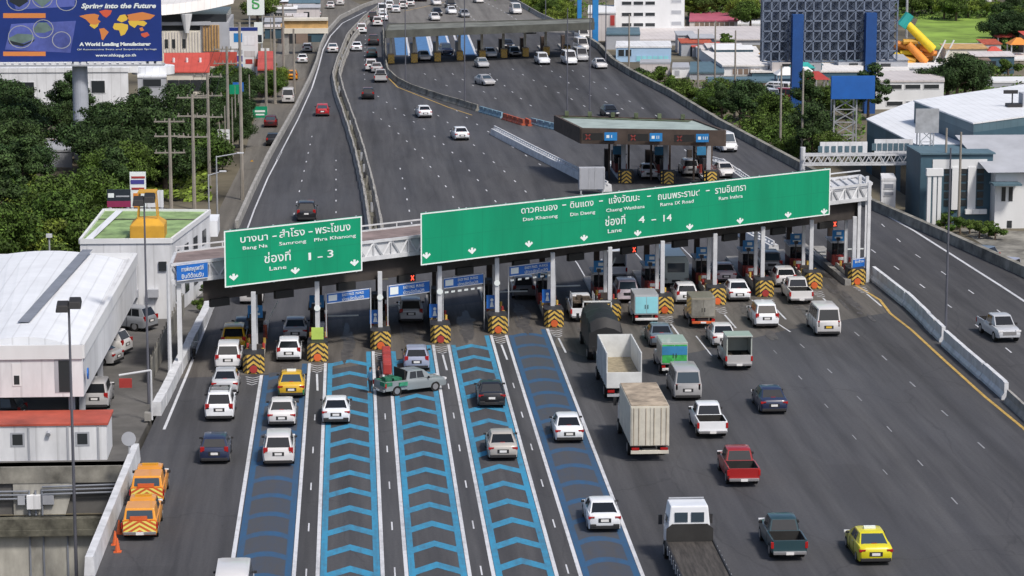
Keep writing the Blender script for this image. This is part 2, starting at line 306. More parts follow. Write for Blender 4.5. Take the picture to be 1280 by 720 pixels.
fr = MB(); fp = LP((256,310),(276,258),(300,210),(318,150),(333,110),(346,60),(352,30),(362,0),(370,-30), z=GZ)
fq = [p+Vector((-.6,0,0)) for p in LB[5:18]]
poly = [(-14, 228), (-18, 228)]+[(p.x, p.y) for p in fp]+[(q.x, q.y) for q in fq[::-1]]
fr.prism(poly, GZ-.3, GZ+.03, 0); struct('frontage_road', fr, FRONT_ASPH)
# worn lighter asphalt beyond the far plaza
fa = MB(); fa.add([tuple(Vector((p.x,p.y,.004))) for p in LP((486,28),(720,42),(674,21),(640,1),(615,-12),(520,-12),(484,1))], [tuple(range(7))]); struct('far_road_surface', fa, FARASPH)
yd = MB(); yd.prism([(-75,156.2),(-13.45,156.2)]+[(p.x-.35,p.y) for p in LB[3:6]]+[(-12.5,226),(-75,226)], GZ-.5, -.12, 0); struct('parking_yard', yd, 'parking')

# plaza frame
PO = Vector((-6.8, 181.6, 0)); SK = .69
def S(a, b, z=0): return Vector((PO.x+a, PO.y+SK*a+b, z))
def Spx(px, py, b):
    r = ray(px, py); t = (PO.y+b-SK*PO.x)/(r.y-SK*r.x); p = CP+r*t; return p.x-PO.x, p.z
def sbox(mb, a0, a1, b0, b1, z0, z1, mi=0): return mb.hexa([S(a0,b0,z0),S(a1,b0,z0),S(a1,b1,z0),S(a0,b1,z0)], [S(a0,b0,z1),S(a1,b0,z1),S(a1,b1,z1),S(a0,b1,z1)], mi)
UX = Vector((1, SK, 0)).normalized(); UZ = Vector((0,0,1)); SN = UX.cross(UZ)  # SN faces the camera side
NPX = [(317,468),(397,453),(476,438),(551,430),(623,418),(693,410),(765,402),(831,393),(897,382),(957,372),(1018,362),(1072,357)]
NOSE = [P(*p) for p in NPX]
cp = MB(); q = LP((693,432),(760,456),(870,440),(985,412),(1108,391)); 
cp.prism([(NOSE[0].x-5,NOSE[0].y-1),(NOSE[1].x,NOSE[1].y-3.2),(NOSE[3].x,NOSE[3].y-3),(NOSE[5].x,NOSE[5].y-2.5)]+[(p.x,p.y) for p in q]+[(41.8,214),(41,228),(-10.6,196)], .0, .006); struct('toll_pavement', cp, CONCPAV)

# lane markings
wl = MB()
for i in range(0, 6):
    n = NOSE[i]
    for sgn in (-1, 1):
        if i == 0 and sgn == -1: strip(wl, [Vector((n.x+.55, 100, 0)), Vector((n.x+.55, n.y-.3, 0))], .22, .012); continue
        if i == 0: continue
        if i == 5 and sgn == 1: continue
        strip(wl, [Vector((n.x+sgn*.62, 100, 0)), Vector((n.x+sgn*.55, n.y-.3, 0))], .2, .012)
    y = 104
    while i in (1,2,3,4) and y < n.y-14: strip(wl, [Vector((n.x+.02, y, 0)), Vector((n.x+.02, y+1.7, 0))], .08, .012); y += 9
for i in range(0, 12):    # V shaped hatching before each nose
    n = NOSE[i]
    for k in range(4):
        yy = n.y-.8-k*.75; ww = .5-.06*k
        strip(wl, [Vector((n.x-ww, yy, 0)), Vector((n.x, yy-.5, 0)), Vector((n.x+ww, yy, 0))], .12, .014)
    if i: strip(wl, [Vector((n.x, n.y-4, 0)), Vector((n.x+.1, n.y-9.5, 0))], .14, .012)
wf = MB()
for line, per, ln, wd in [
  ([(1085,256),(1145,290),(1255,360),(1400,455)], 0, 0, .25), ([(269,377),(235,465),(205,537)], 0, 0, .18), ([(352,190),(335,222),(318,262),(304,300)], 0, 0, .15),
  ([(390,110),(398,85),(404,62),(413,45),(428,29),(458,14)], 0, 0, .2), ([(346,200),(372,150),(390,110)], 0, 0, .15),
  ([(1089,312),(1115,331),(1144,351),(1176,375),(1210,399),(1246,426),(1300,470)], 9, 2.4, .16), ([(1102,280),(1135,312),(1194,351),(1227,374),(1300,425)], 9, 2.4, .16),
  ([(466,140),(482,154),(502,170),(520,188),(548,220),(565,244),(590,290)], 8, 1.7, .2), ([(472,120),(489,132),(508,146),(540,168),(562,187),(592,219),(614,245),(650,290)], 8, 1.7, .2),
  ([(547,144),(557,151),(566,159),(599,187),(622,207),(636,219),(680,262)], 8, 1.7, .2), ([(570,138),(594,154),(611,165),(660,196),(700,222)], 8, 1.7, .2),
  ([(500,210),(507,240),(514,276),(520,310)], 8, 1.7, .2), ([(457,40),(456,65),(455,96),(460,112)], 8, 1.7, .18),
  ([(390,170),(382,206),(367,270),(360,305)], 8, 1.7, .18), ([(420,200),(420,222),(420,263),(420,290)], 8, 1.5, .18),
  ([(675,82),(692,90),(725,114),(754,126),(787,140),(860,190),(910,232)], 9, 2, .2), ([(640,86),(664,99),(696,115),(719,126),(760,150)], 9, 2, .2), ([(612,92),(644,118),(670,137),(687,144)], 9, 2, .2), ([(565,92),(600,112),(640,135)], 9, 2, .2),
  ([(715,88),(760,112),(830,150),(940,222),(1000,262)], 9, 2, .2), ([(530,92),(560,108),(600,126)], 9, 2, .2),
  ([(955,233),(1010,262),(1060,300)],9,2.2,.2),
  ([(1068,415),(1104,446),(1140,480),(1180,516),(1228,558),(1290,615)], 9, 2.2, .15), ([(1000,430),(1068,492),(1104,528),(1145,573),(1190,623),(1243,680)], 9, 2, .12),
  ([(967,438),(1010,482),(1055,532),(1097,580),(1143,630),(1190,690)], 9, 1.6, .09), ([(700,300),(722,330),(745,370)], 0, 0, .1), ([(780,300),(802,325)], 0, 0, .1), ([(840,297),(865,322)], 0,0,.1),
  ([(600,0),(625,12),(650,27)], 6, 3, .2), ([(560,0),(580,14),(600,30)], 6, 3, .2), ([(940,375),(968,402),(988,415)], 0, 0, .12), ([(910,420),(928,440)],0,0,.1), ([(870,420),(890,445)],0,0,.1)]:
    pts = LP(*line)
    if per: dashes(wf if pts[0].y < 200 else wl, pts, per, ln*.75, wd*(.6 if pts[0].y > 235 else .7), .012)
    else: strip(wl, pts, wd, .012)
struct('lane_markings', wl, 'white_line'); struct('faded_lane_markings', wf, 'white_faded')
yl = MB(); strip(yl, LP((1062,352),(1100,375),(1113,392),(1140,413),(1180,450),(1230,495),(1280,536),(1400,655)), .22, .012); strip(yl, LP((486,98),(497,109),(530,122),(560,134),(590,144)), .18, .012); strip(yl,LP((505,14),(560,2)),.2,.012); struct('yellow_edge_line', yl, 'yellow_line')
mat('oil_stain',(.078,.073,.07),rough=.6,var=.4,scale=2)
r_ = random.Random(9); ob = MB()
for i in range(11):
    x_ = (NOSE[i].x+NOSE[i+1].x)/2; y0_ = NOSE[i].y
    for k in range(26):
        px_ = x_+r_.gauss(0,.28); py_ = y0_+(r_.uniform(1.5,12) if i < 5 else r_.uniform(-13,12)); w_ = r_.uniform(.08,.3); l_ = r_.uniform(.6,3.2); n_ = 9
        ob.add([(px_+w_*cos(2*pi*q/n_)*r_.uniform(.6,1.15),py_+l_*sin(2*pi*q/n_)*r_.uniform(.7,1.1),.0155+k*.0002) for q in range(n_)],[tuple(range(n_))])
tag(struct('oil_stains', ob, 'oil_stain'), kind='structure')
# painted easy-pass lanes
bp = MB()
for i in range(5):
    x0 = NOSE[i].x+.66; x1 = NOSE[i+1].x-.66; yt = min(NOSE[i].y, NOSE[i+1].y)-2.2 if i else NOSE[0].y-1.5
    deep = i in (0, 4); mi = 1 if deep else 0; bw = .34 if deep else .33
    strip(bp, [Vector((x0+bw/2+.06, 100, 0)), Vector((x0+bw/2+.06, NOSE[i].y-.4, 0))], bw, .009, mi)
    strip(bp, [Vector((x1-bw/2-.06, 100, 0)), Vector((x1-bw/2-.06, NOSE[i+1].y-.4, 0))], bw, .009, mi)
    y = 101.5+i*.5; xm = (x0+x1)/2; th = .95 if deep else 1.15; r = .9 if deep else 1.3; a0 = x0+bw+.02; a1 = x1-bw-.02
    while y < yt+1:
        if deep:
            n = 6; prev = None
            for k in range(n):
                ta = k/n; tb = (k+1)/n; xa = a0+(a1-a0)*ta; xb = a0+(a1-a0)*tb; ya = y+r*(1-(2*ta-1)**2); yb = y+r*(1-(2*tb-1)**2)
                bp.add([(xa,ya,.008),(xb,yb,.008),(xb,yb+th,.008),(xa,ya+th,.008)], [(0,1,2,3)], 1)
        else:
            bp.add([(a0,y,.008),(xm,y+r,.008),(xm,y+r+th,.008),(a0,y+th,.008)], [(0,1,2,3)], 0)
            bp.add([(xm,y+r,.008),(a1,y,.008),(a1,y+th,.008),(xm,y+r+th,.008)], [(0,1,2,3)], 0)
        y += 4.1
    if deep: bp.add([(a0,100,.0065),(a1,100,.0065),(a1,yt+2,.0065),(a0,yt+2,.0065)], [(0,1,2,3)], 2)
struct('lane_paint', bp, ['blue_paint', 'blue_dark', 'blue_wash'])

# ------------------------------------------------------------------ barriers
def barrier(name, label, pts, m, prof=JERSEY, cat='barrier', z0=0., rail=False, joint=0, group=None):
    t = thing(name, pts[0], label, cat, group); b = MB(); pp = resample(pts, 3.0)
    if (pp[-1]-Vector(pts[-1])).length > .3: pp.append(Vector(pts[-1]))
    if joint:
        k = 0
        while k < len(pp)-1:
            seg = [pp[k]]+[pp[k+1]]; dd = (seg[1]-seg[0]).normalized()*.04; j = Vector((RNG.uniform(-.04,.04),0,RNG.uniform(-.02,.03)))
            profile_wall(b, [seg[0]+dd+j, seg[1]-dd+j], prof, z0); k += 1
    else: profile_wall(b, pp, prof, z0)
    b.build('wall', m, t)
    if rail:
        r = MB(); ps = MB(); hh = prof[3][1] if len(prof) > 3 else .8
        for i in range(len(pp)-1):
            for zz in (.28, .5): r.bar(pp[i]+Vector((0,0,z0+hh+zz)), pp[i+1]+Vector((0,0,z0+hh+zz)), .09)
        r.build('rail', 'galv', t)
        for p in pp[:100]: MB().box(p.x-.07,p.x+.07,p.y-.07,p.y+.07,z0+hh-.05,z0+hh+.52).build('rail_post', 'concrete', t)
    return t
barrier('concrete_barrier', 'long white parapet at the lower left, beside the two orange service trucks', LP((112,720),(170,575)), 'barrier_white', [(-.28,0),(-.2,1.0),(.2,1.0),(.28,0)])
barrier('concrete_barrier', 'weathered white barrier between the parking yard and the leftmost toll lane', LP((196,520),(232,450),(268,375),(278,345)), 'barrier_white', [(-.3,0),(-.3,.9),(.25,.9),(.4,0)], joint=1)
barrier('concrete_barrier', 'white barrier with rails curving along the left edge of the highway above the frontage road', LB[6:18], 'concrete', [(-.2,0),(-.16,.7),(.16,.7),(.2,0)], rail=True)
barrier('concrete_barrier', 'left wall of the double median beside the leftmost highway lanes', LP((480,6),(455,25),(434,48),(422,78),(416,98),(420,120),(432,155),(444,195),(455,245),(461,285),(471,350)), 'concrete', joint=1)
barrier('concrete_barrier', 'right wall of the double median beside the middle highway lanes', LP((487,6),(463,25),(441,50),(429,78),(424,95),(430,120),(443,155),(456,195),(468,245),(476,285),(484,345)), 'concrete', joint=1)
ms = MB(); a = LP((483.5,6),(459,25),(437.5,49),(425.5,78),(420,97),(425,120),(437.5,155),(450,195),(461.5,245),(468.5,285),(478,350)); strip(ms, a, 1.0, .02); struct('median_strip', ms, 'moss')
jn = resample(a, 5.0); RNG.shuffle(jn)
for p in jn[:40]:
    h = RNG.uniform(.5,1.0); o = MB().cyl((p.x,p.y,.02),(p.x+RNG.uniform(-.1,.1),p.y,h),.16,.12,n=6).build('median_post', RNG.choice(['dark_steel','galv','concrete_dirty'])); tag(o, 'short post or stump standing between the two median walls', 'post', 'short posts between the median walls')
barrier('concrete_barrier', 'grimy curved barrier with a yellow edge line below the far toll plaza', LP((479,40),(481,70),(484,92),(497,104),(515,113),(550,125),(575,132),(597,139)), 'concrete_dirty', joint=1)
barrier('concrete_barrier', 'long concrete parapet with railing along the right edge of the highway', RB[1:12], 'concrete_dirty', [(-.3,0),(-.25,.9),(.25,.9),(.3,0)], rail=True)
barrier('concrete_barrier', 'parapet on the right edge of the road beyond the far toll plaza', RB[11:15], 'concrete')
WP = [(-.3,0),(-.3,.2),(-.14,.45),(-.14,1.15),(.14,1.15),(.14,.45),(.3,.2),(.3,0)]
barrier('plastic_barrier', 'upper run of white interlocking barriers right of the rightmost toll lane', LP((1092,350),(1136,385),(1179,428)), 'barrier_white', WP, joint=1)
barrier('plastic_barrier', 'lower run of white interlocking barriers beside the solid yellow line', LP((1181,432),(1220,466),(1258,500)), 'barrier_white', WP, joint=1)
barrier('concrete_barrier', 'grey concrete barrier at the right frame edge continuing the white barriers', LP((1260,503),(1300,540),(1400,632)), 'concrete')
barrier('concrete_barrier', 'low kerb wall running up from the rightmost striped nose under the footbridge', LP((1060,357),(1012,318),(985,296)), 'concrete', [(-.25,0),(-.25,.5),(.25,.5),(.25,0)])
def picket(label, line):
    pts = LP(*line); t = thing('lattice_fence', pts[0], label, 'fence'); pp = resample(pts, 1.0); b = MB(); c = MB()
    for i, p in enumerate(pp): b.box(p.x-.07,p.x+.07,p.y-.1,p.y+.1,.7,.95)
    for i in range(len(pp)-1): b.bar(pp[i]+Vector((0,0,1)), pp[i+1]+Vector((0,0,1)), .16)
    b.build('lattice_panel', 'barrier_white', t); profile_wall(c, pp, [(-.5,0),(-.42,.72),(.42,.72),(.5,0)]); c.build('kerb', 'barrier_white', t)
picket('white lattice barrier leading down to the middle toll booths under their dark roof', [(618,168),(660,190),(727,224),(760,240)])
picket('second white lattice barrier right of the middle toll booths', [(888,207),(905,212),(940,236)])
picket('short white lattice barrier seen under the long green sign', [(905,283),(925,293),(970,318)])
def water_barrier(label, col, line):
    p0, p1 = LP(*line); t = (p1-p0); n = max(1, int(t.length/1.6)); dd = t/n; T = thing('water_barrier', p0, label, 'barrier')
    for i in range(n): b = MB(); profile_wall(b, [p0+dd*i+dd*.05, p0+dd*(i+1)-dd*.05], [(o_*.9,h_*.68) for o_, h_ in WP]); b.build('barrier_block', col, T)
water_barrier('pale blue water barriers at the end of the grimy curved barrier', 'blue_dull', [(600,140),(628,148)])
water_barrier('orange water barriers between two pale blue rows', 'orange_dull', [(629,149),(655,157)])
water_barrier('orange water barrier stub left of the second pale blue row', 'orange_dull', [(657,155),(663,158)])
water_barrier('pale blue water barriers above the dark roof of the middle booths', 'blue_dull', [(664,155),(697,163)])

# ------------------------------------------------------------------ main toll plaza
ORD = ['first','second','third','fourth','fifth','sixth','seventh','eighth','ninth','tenth','eleventh','twelfth']
def person(label, loc, rot, shirt, trousers, group=None):
    t = thing('person', loc, label, 'person', group); t['_local'] = 1; t.rotation_euler = (0,0,rot)
    b = MB()
    def limb(pts, rs):
        rings = []
        for p, r in zip(pts, rs): rings.append([(p[0]+r*cos(k*pi/4), p[1]+r*sin(k*pi/4)*.8, p[2]) for k in range(8)])
        b.loft(rings)
    limb([(0,0,.85),(0,0,1.0),(0,0,1.2),(0,.01,1.38),(0,0,1.44),(0,0,1.5),(0,.01,1.56),(0,.01,1.66),(0,.0,1.73)], [.15,.14,.16,.18,.08,.055,.08,.09,.04])
    for s in (-1,1): limb([(s*.09,0,.9),(s*.10,.02*s,.5),(s*.10,.08*s,.08)],[.095,.06,.045]); limb([(s*.19,0,1.36),(s*.24,.02,1.08),(s*.24,.1,.84)],[.055,.042,.03]); b.box(s*.10-.05,s*.10+.05,.08*s-.06,.08*s+.18,0,.09)
    b.build('body', 'skin', t, smooth=True); b = MB()
    limb([(0,0,.86),(0,0,1.0),(0,0,1.2),(0,.01,1.39),(0,0,1.45)], [.17,.16,.18,.2,.09])
    for s in (-1,1): limb([(s*.18,0,1.40),(s*.235,.02,1.08)],[.075,.06])
    b.build('shirt', shirt, t, smooth=True); b = MB()
    for s in (-1,1): limb([(s*.09,0,.93),(s*.10,.02*s,.5),(s*.10,.08*s,.1)],[.125,.085,.07])
    b.build('trousers', trousers, t, smooth=True); b = MB(); limb([(0,-.02,1.62),(0,-.01,1.7),(0,0,1.76)],[.095,.09,.03]); b.build('hair', 'hair', t, smooth=True)
    return t
def led_box(label, p, red=True, ux=UX):
    t = thing('signal_box', p, label, 'traffic signal', 'lane signals hung under the toll roofs'); b = MB(); n = ux.cross(UZ)
    c = [p-ux*.75, p+ux*.75]; b.hexa([c[0],c[1],c[1]-n*.3,c[0]-n*.3],[v+UZ*.55 for v in (c[0],c[1],c[1]-n*.3,c[0]-n*.3)]); b.build('housing','led_black',t)
    if not red: return t
    b = MB(); q = p+n*.012+ux*.45+UZ*.28
    for s in (-1,1): b.add([q+ux*(-.16)+UZ*(-.16*s)+n*.0, q+ux*(-.10)+UZ*(-.2*s), q+ux*.16+UZ*(.16*s), q+ux*.1+UZ*(.2*s)], [(0,1,2,3)])
    b.build('red_cross','led_red',t); return t
for i, n in enumerate(NOSE):
    t = thing('toll_island', n, f'{ORD[i]} toll island from the left in the main plaza, with striped yellow nose' , 'toll island', 'islands of the main toll plaza')
    L = 19
    b = MB(); b.box(n.x-.55,n.x+.55,n.y+.4,n.y+L,0,.28); b.build('kerb', 'concrete', t, bevel=.04)
    # crash nose: rounded front, chevrons
    b = MB(); pts = [(n.x-.68,n.y+2.2),(n.x-.72,n.y+.5),(n.x-.45,n.y+.1),(n.x+.45,n.y+.1),(n.x+.72,n.y+.5),(n.x+.68,n.y+2.2)]; b.prism(pts,.0,1.35); b.build('crash_cushion','k_stripe',t)
    b = MB(); dn = Vector((0,-1,0))
    ex = Vector((1,0,0)); chevrons(b, Vector((n.x-.45,n.y+.09,0.02)), ex, UZ, .9, 1.33, .36, .19, .36)
    for s in (-1,1):
        e0 = Vector((n.x+s*.45,n.y+.1,.02)); e1 = Vector((n.x+s*.72,n.y+.5,.02)); dv = (e1-e0); nn = Vector((s*.83,-.55,0))*.01; W = dv.length; dv.normalize(); y = -1.
        while y < 1.4:
            c = clip([(0,y),(W,y-.36),(W,y-.17),(0,y+.19)],0,W,0,1.33)
            if len(c) > 2: b.add([e0+dv*p[0]+UZ*p[1]+nn for p in c],[tuple(range(len(c)))])
            y += .36
    b.build('chevron_stripes','y_stripe',t)
    b = MB(); b.cyl((n.x,n.y+.08,.34),(n.x,n.y+.02,.34),.27,n=12); b.build('reflector','orange' if i%3 else 'red',t)
    for s in (-1,1):
        b = MB(); b.box(n.x+s*.55-.05,n.x+s*.55+.05,n.y+2.3,n.y+7,.28,.85); b.build('guard_rail','wall_cream',t)
        for k in range(3): q = MB(); q.cyl((n.x+s*.55,n.y+2.9+k*1.9,.85),(n.x+s*.55,n.y+2.9+k*1.9,1.25),.1); q.build('marker_post','red' if (k+i)%2 else 'y_stripe',t)
    # posts
    for bb, r in ((1.9,.16),(5.6,.14)):
        q = MB(); q.box(n.x-r,n.x+r,n.y+bb-r,n.y+bb+r,.25,5.4 if bb < 3 else 6.4); q.build('post','steel_white',t,bevel=.03)
    q = MB(); q.box(n.x-.22,n.x+.22,n.y+12.8,n.y+13.2,.25,4.9); q.build('roof_column','canopy_brown',t)
    if i in (1,2,3,4): q = MB(); q.cyl((n.x,n.y+1.7,3.55),(n.x,n.y+1.66,3.55),.22,n=14); q.build('round_plate','sign_white',t)
    if i == 1: q = MB(); q.box(n.x-.42,n.x+.42,n.y+1.2,n.y+1.26,1.4,2.25); q.build('lime_board','lime',t)
    if i in (2,3,4,5):
        q = MB(); q.box(n.x-.75,n.x+.05,n.y+2.4,n.y+2.48,1.5,2.5); sg = q.build('lane_board','blue_sign',t)
        q = MB(); q.add([(n.x-.5,n.y+2.39,1.62),(n.x-.2,n.y+2.39,1.62),(n.x-.28,n.y+2.39,2.0),(n.x-.42,n.y+2.39,2.0)],[(0,1,2,3)]); q.cyl((n.x-.35,n.y+2.395,2.15),(n.x-.35,n.y+2.385,2.15),.12,n=10); o = q.build('figure_mark','sign_white'); o.parent = sg; o.matrix_parent_inverse = Matrix.Translation(t.location).inverted() if 0 else Matrix()
        if 1: o.matrix_parent_inverse = sg.matrix_parent_inverse.inverted() if 0 else Matrix()
    # booth
    bx, by = n.x-.1, n.y+8.4
    bt = thing('toll_booth', (bx,by,.28), f'dark toll booth cabin on the {ORD[i]} island from the left', 'toll booth', 'toll booth cabins of the main plaza')
    q = MB(); q.box(bx-.55,bx+.55,by,by+2.6,.28,1.2); q.build('lower_wall','red_dark' if i > 4 or i == 0 else 'canopy_dark',bt)
    q = MB(); q.box(bx-.53,bx+.53,by+.02,by+2.58,1.2,2.2); q.build('glazing','glass',bt)
    q = MB(); q.box(bx-.65,bx+.65,by-.15,by+2.75,2.2,2.35); q.build('roof','galv' if i>4 else 'canopy_dark',bt)
    if i >= 5 or i in (0,1,11):
        q = MB(); q.box(bx-.55,bx+.5,by-.12,by-.04,2.4,3.3); sg = q.build('number_board','blue_board',bt)
        q = MB(); q.box(bx-.35,bx+.3,by-.135,by-.122,2.6,2.75); q.box(bx-.2,bx+.2,by-.135,by-.122,2.9,3.15); o = q.build('number_mark','sign_white'); o.parent = sg
    rr = random.Random(i+40)
    q = MB(); q.box(n.x+.1,n.x+.45,n.y+7.0,n.y+7.5,.28,1.5); q.build('ticket_machine','wall_grey' if i % 2 else 'dark_steel',t)
    q = MB(); q.cyl((n.x-.35,n.y+7.3,.28),(n.x-.35,n.y+7.3,2.6),.05); q.box(n.x-.5,n.x-.2,n.y+7.0,n.y+7.35,2.6,2.85); q.build('camera_post','dark_steel',t)
    q = MB(); q.box(n.x+.3,n.x+.6,n.y+11.4,n.y+11.7,.28,1.3); q.build('boom_housing','orange_dull',t); q = MB(); q.bar((n.x+.45,n.y+11.5,1.15),(n.x+(2.9 if i%3 else 1.4),n.y+11.5,1.2 if i%3 else 3.0),.1); q.build('boom_arm','sign_white',t)
    q = MB(); q.box(n.x-.45,n.x+.45,n.y+4.2,n.y+4.6,.28,1.0+rr.random()*.5); q.build('cable_cabinet','canopy_dark',t)
    for k in range(2): cx_ = n.x+rr.uniform(-.3,.3); q = MB(); q.cyl((cx_,n.y+2.9+k*.6,.28),(cx_,n.y+2.9+k*.6,.95),.15,.03,n=8); q.build('traffic_cone_top' if 0 else 'cone_marker','orange_dull',t)
    if i > 5:
        q = MB(); q.box(bx-.4,bx+.5,by-1.6,by-1.0,.28,1.35); q.build('barrier_machine','red',bt); q = MB(); q.box(bx-.3,bx+.4,by-1.63,by-1.605,1.0,1.25); q.build('machine_label','sign_white',bt)
# steel beams holding the posts, footbridge
a0 = Spx(214,350,3.5)[0]; a1 = Spx(1082,262,6)[0]
fb = thing('footbridge', S(a0,4,0), 'long white truss footbridge running behind the green signs above all the toll lanes', 'footbridge')
BZ = 6.35; TZ = 7.75; B0 = 3.6; B1 = 8.8
q = MB(); sbox(q, a0+.1, a1-3.7, B0+.12, B1-.12, TZ-.25, TZ-.1); q.build('deck','bridge_floor',fb); q = MB(); sbox(q,a0,a1,B0+.1,B1-.1,BZ,BZ+.2); q.build('bottom_plate','galv',fb)
for bb, nm in ((B0,'near_truss'),(B1,'far_truss')):
    q = MB(); sbox(q,a0,a1,bb-.1,bb+.1,TZ-.2,TZ); sbox(q,a0,a1,bb-.1,bb+.1,BZ-.05,BZ+.25); N_ = 44
    for k in range(N_):
        x0 = a0+(a1-a0)*k/N_; x1 = a0+(a1-a0)*(k+1)/N_; xm = (x0+x1)/2
        q.bar(S(x0,bb,TZ-.1),S(xm,bb,BZ+.2),.13); q.bar(S(xm,bb,BZ+.2),S(x1,bb,TZ-.1),.13); q.bar(S(x0,bb,BZ),S(x0,bb,TZ),.1)
    q.build(nm,'steel_white',fb)
q = MB(); sbox(q,a0,a1,B0+.101,B0+.118,BZ+.2,TZ-.26); q.build('mesh_panel','steel_white',fb); q = MB(); sbox(q,a0,a1,B1-.08,B1+.02,TZ+.28,TZ+.38); [sbox(q,a0+k*3.1,a0+k*3.1+.08,B1-.06,B1,TZ,TZ+.28) for k in range(17)]; q.build('hand_rail','steel_white',fb)
q = MB(); sbox(q,a0-.1,a0+.1,B0,B1,TZ-.2,TZ); q.build('end_rail','steel_white',fb); q = MB(); sbox(q,a1-.1,a1+.1,B0,B1,TZ-.2,TZ); sbox(q,a1-3.6,a1-.1,B0,B1,TZ-.35,TZ-.27)
for k in range(5): sbox(q,a1-3.6+k*.8,a1-3.5+k*.8,B0,B1,TZ-.25,TZ-.12)
q.build('end_frame','steel_white',fb)
q = MB(); sbox(q,a0+.3,a0+.6,B0+.3,B0+.6,0,BZ); sbox(q,a1-1.2,a1-.9,B0+.3,B0+.6,0,BZ+2); sbox(q,a1-.5,a1-.2,B0+.3,B0+.6,0,BZ+1.9); sbox(q,a1-1.0,a1-.7,B0-3.0,B0-2.7,0,BZ+1.9); q.build('end_columns','steel_white',fb)
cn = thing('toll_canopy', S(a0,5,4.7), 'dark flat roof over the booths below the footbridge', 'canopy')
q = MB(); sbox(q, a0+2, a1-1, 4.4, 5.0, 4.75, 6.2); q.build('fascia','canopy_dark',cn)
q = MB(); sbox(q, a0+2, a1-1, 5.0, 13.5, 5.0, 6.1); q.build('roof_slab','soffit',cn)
for k in range(13):
    aa = k*4.35-2.3 if k < 12 else 46
    lit = k in (3, 7, 12); led_box(('lane signal with red cross, ' if lit else 'dark unlit lane signal, ')+(ORD[k] if k < 12 else 'last')+' from the left under the long dark roof', S(aa,4.1,4.3), lit)
# green signs
def big_sign(label, l, r, b=1.6):
    (aL, zb), (_, zt) = Spx(*l[1], b), Spx(*l[0], b); (aR, zb2), (_, zt2) = Spx(*r[1], b), Spx(*r[0], b)
    print('sign', aL, aR, zb, zt, zb2, zt2); zb = (zb+zb2)/2; zt = (zt+zt2)/2
    t = thing('direction_sign', S(aL,b,zb), label, 'road sign'); q = MB(); sbox(q,aL,aR,b,b+.22,zb,zt); q.build('panel','green_sign',t)
    q = MB(); e = .09
    sbox(q,aL,aR,b-.015,b-.003,zb,zb+e); sbox(q,aL,aR,b-.015,b-.003,zt-e,zt); sbox(q,aL,aL+e,b-.015,b-.003,zb+e,zt-e); sbox(q,aR-e,aR,b-.015,b-.003,zb+e,zt-e); q.build('border','sign_white',t)
    q = MB(); k = 1
    while aL+k*1.52 < aR-.3: sbox(q,aL+k*1.52,aL+k*1.52+.025,b-.004,b-.001,zb+e,zt-e); k += 1
    sbox(q,aL+e,aR-e,b-.0042,b-.0012,(zb+zt)/2,(zb+zt)/2+.025); q.build('panel_joint','green_joint',t)
    q = MB(); n = int((aR-aL)/3)
    for k in range(n+1): aa = aL+.4+(aR-aL-.8)*k/n; sbox(q,aa-.06,aa+.06,b+.23,b+.6,zb-.1,zt+.0)
    q.build('back_rib','galv',t)
    return t, aL, aR, zb, zt
def line_on(t, s, px, py, hpx, wpx, b=1.6, m='sign_white', bold=.012):
    """one line of lettering whose middle stands at px, baseline py"""
    a, z = Spx(px, py, b); sc = (Vector(S(a,b,z))-CP).length/F
    dpt = S(a,b,z); w_m = wpx*sc/abs((UX.dot(rt)))*.99
    return text('lettering', s, hpx*sc*1.02/.72, dpt+SN*.008, UX, UZ, m, t, width=w_m, bold=hpx*sc*.006, depth=.01)
def arrow(t, px, py, b=1.6):
    a, z = Spx(px, py, b); q = MB(); o = S(a,b,z)+SN*.012; sc = .047
    for pl in ([(-6.5,1.5),(-4.6,4.2),(-1.7,1.6),(-1.7,5.6),(1.7,5.6),(1.7,1.6),(4.6,4.2),(6.5,1.5),(0,-4.5)],):
        q.add([o+UX*(x*sc*1.25)+UZ*(y*sc) for x, y in pl], [tuple(range(len(pl)))])
    q.build('arrow','sign_white',t)
t, *_ = big_sign('smaller green direction sign reading lane 1 - 3, left of the footbridge gap', ((281,289),(281,357)), ((453,270),(453,341)))
for s, x, y, h, w_ in [('บางนา',317.5,301.5,8.5,32),('-',343,298,9,5),('สำโรง',365,295.5,9,30),('-',388,292.5,9,5),('พระโขนง',416,290,9.5,42),('Bang Na',318.5,310.5,4.2,29),('Samrong',365.5,305,4.2,32),('Phra Khanong',418.5,299,4.2,50),('ช่องที่',347,327,11,31),('1',387,325,9.5,3),('-',400,324,9,6),('3',413,321.5,9.5,7),('Lane',347,337,5,20)]: line_on(t, s, x, y, h, w_)
for x, y in ((292,347),(369,339),(443,329)): arrow(t, x, y)
t, *_ = big_sign('very long green direction sign reading lane 4 - 14, spanning the right toll lanes', ((526,263),(526,329)), ((1037,214),(1037,271)))
for s, x, y, h, w_ in [('ดาวคะนอง',674,264.5,8,46),('-',705,259,9,5),('ดินแดง',727,258.5,8,30),('-',751,254,9,5),('แจ้งวัฒนะ',780,252.5,8.5,40),('-',811,248,9,5),('ถนนพระราม๙',848,247,8.5,55),('-',884.5,241,9,5),('รามอินทรา',913,240,8.5,41),
   ('Dao Khanong',675,274,4.2,44),('Din Daeng',728,268.5,4.2,32),('Chaeng Watthana',781.5,262.5,4.2,50),('Rama IX Road',846,255.5,4.2,44),('Ram Inthra',913,248.5,4.2,32),('ช่องที่',769,281,10,26),('4',802,278.5,8.5,8),('-',817,277.5,9,6),('14',833,276.5,8.5,11),('Lane',768,290.5,5,18)]: line_on(t, s, x, y, h, w_)
for x, y in ((533,320),(590,314),(661,305.5),(730,298),(797,292),(862,284),(925,276.5),(985,269),(1030,265)): arrow(t, x, y)
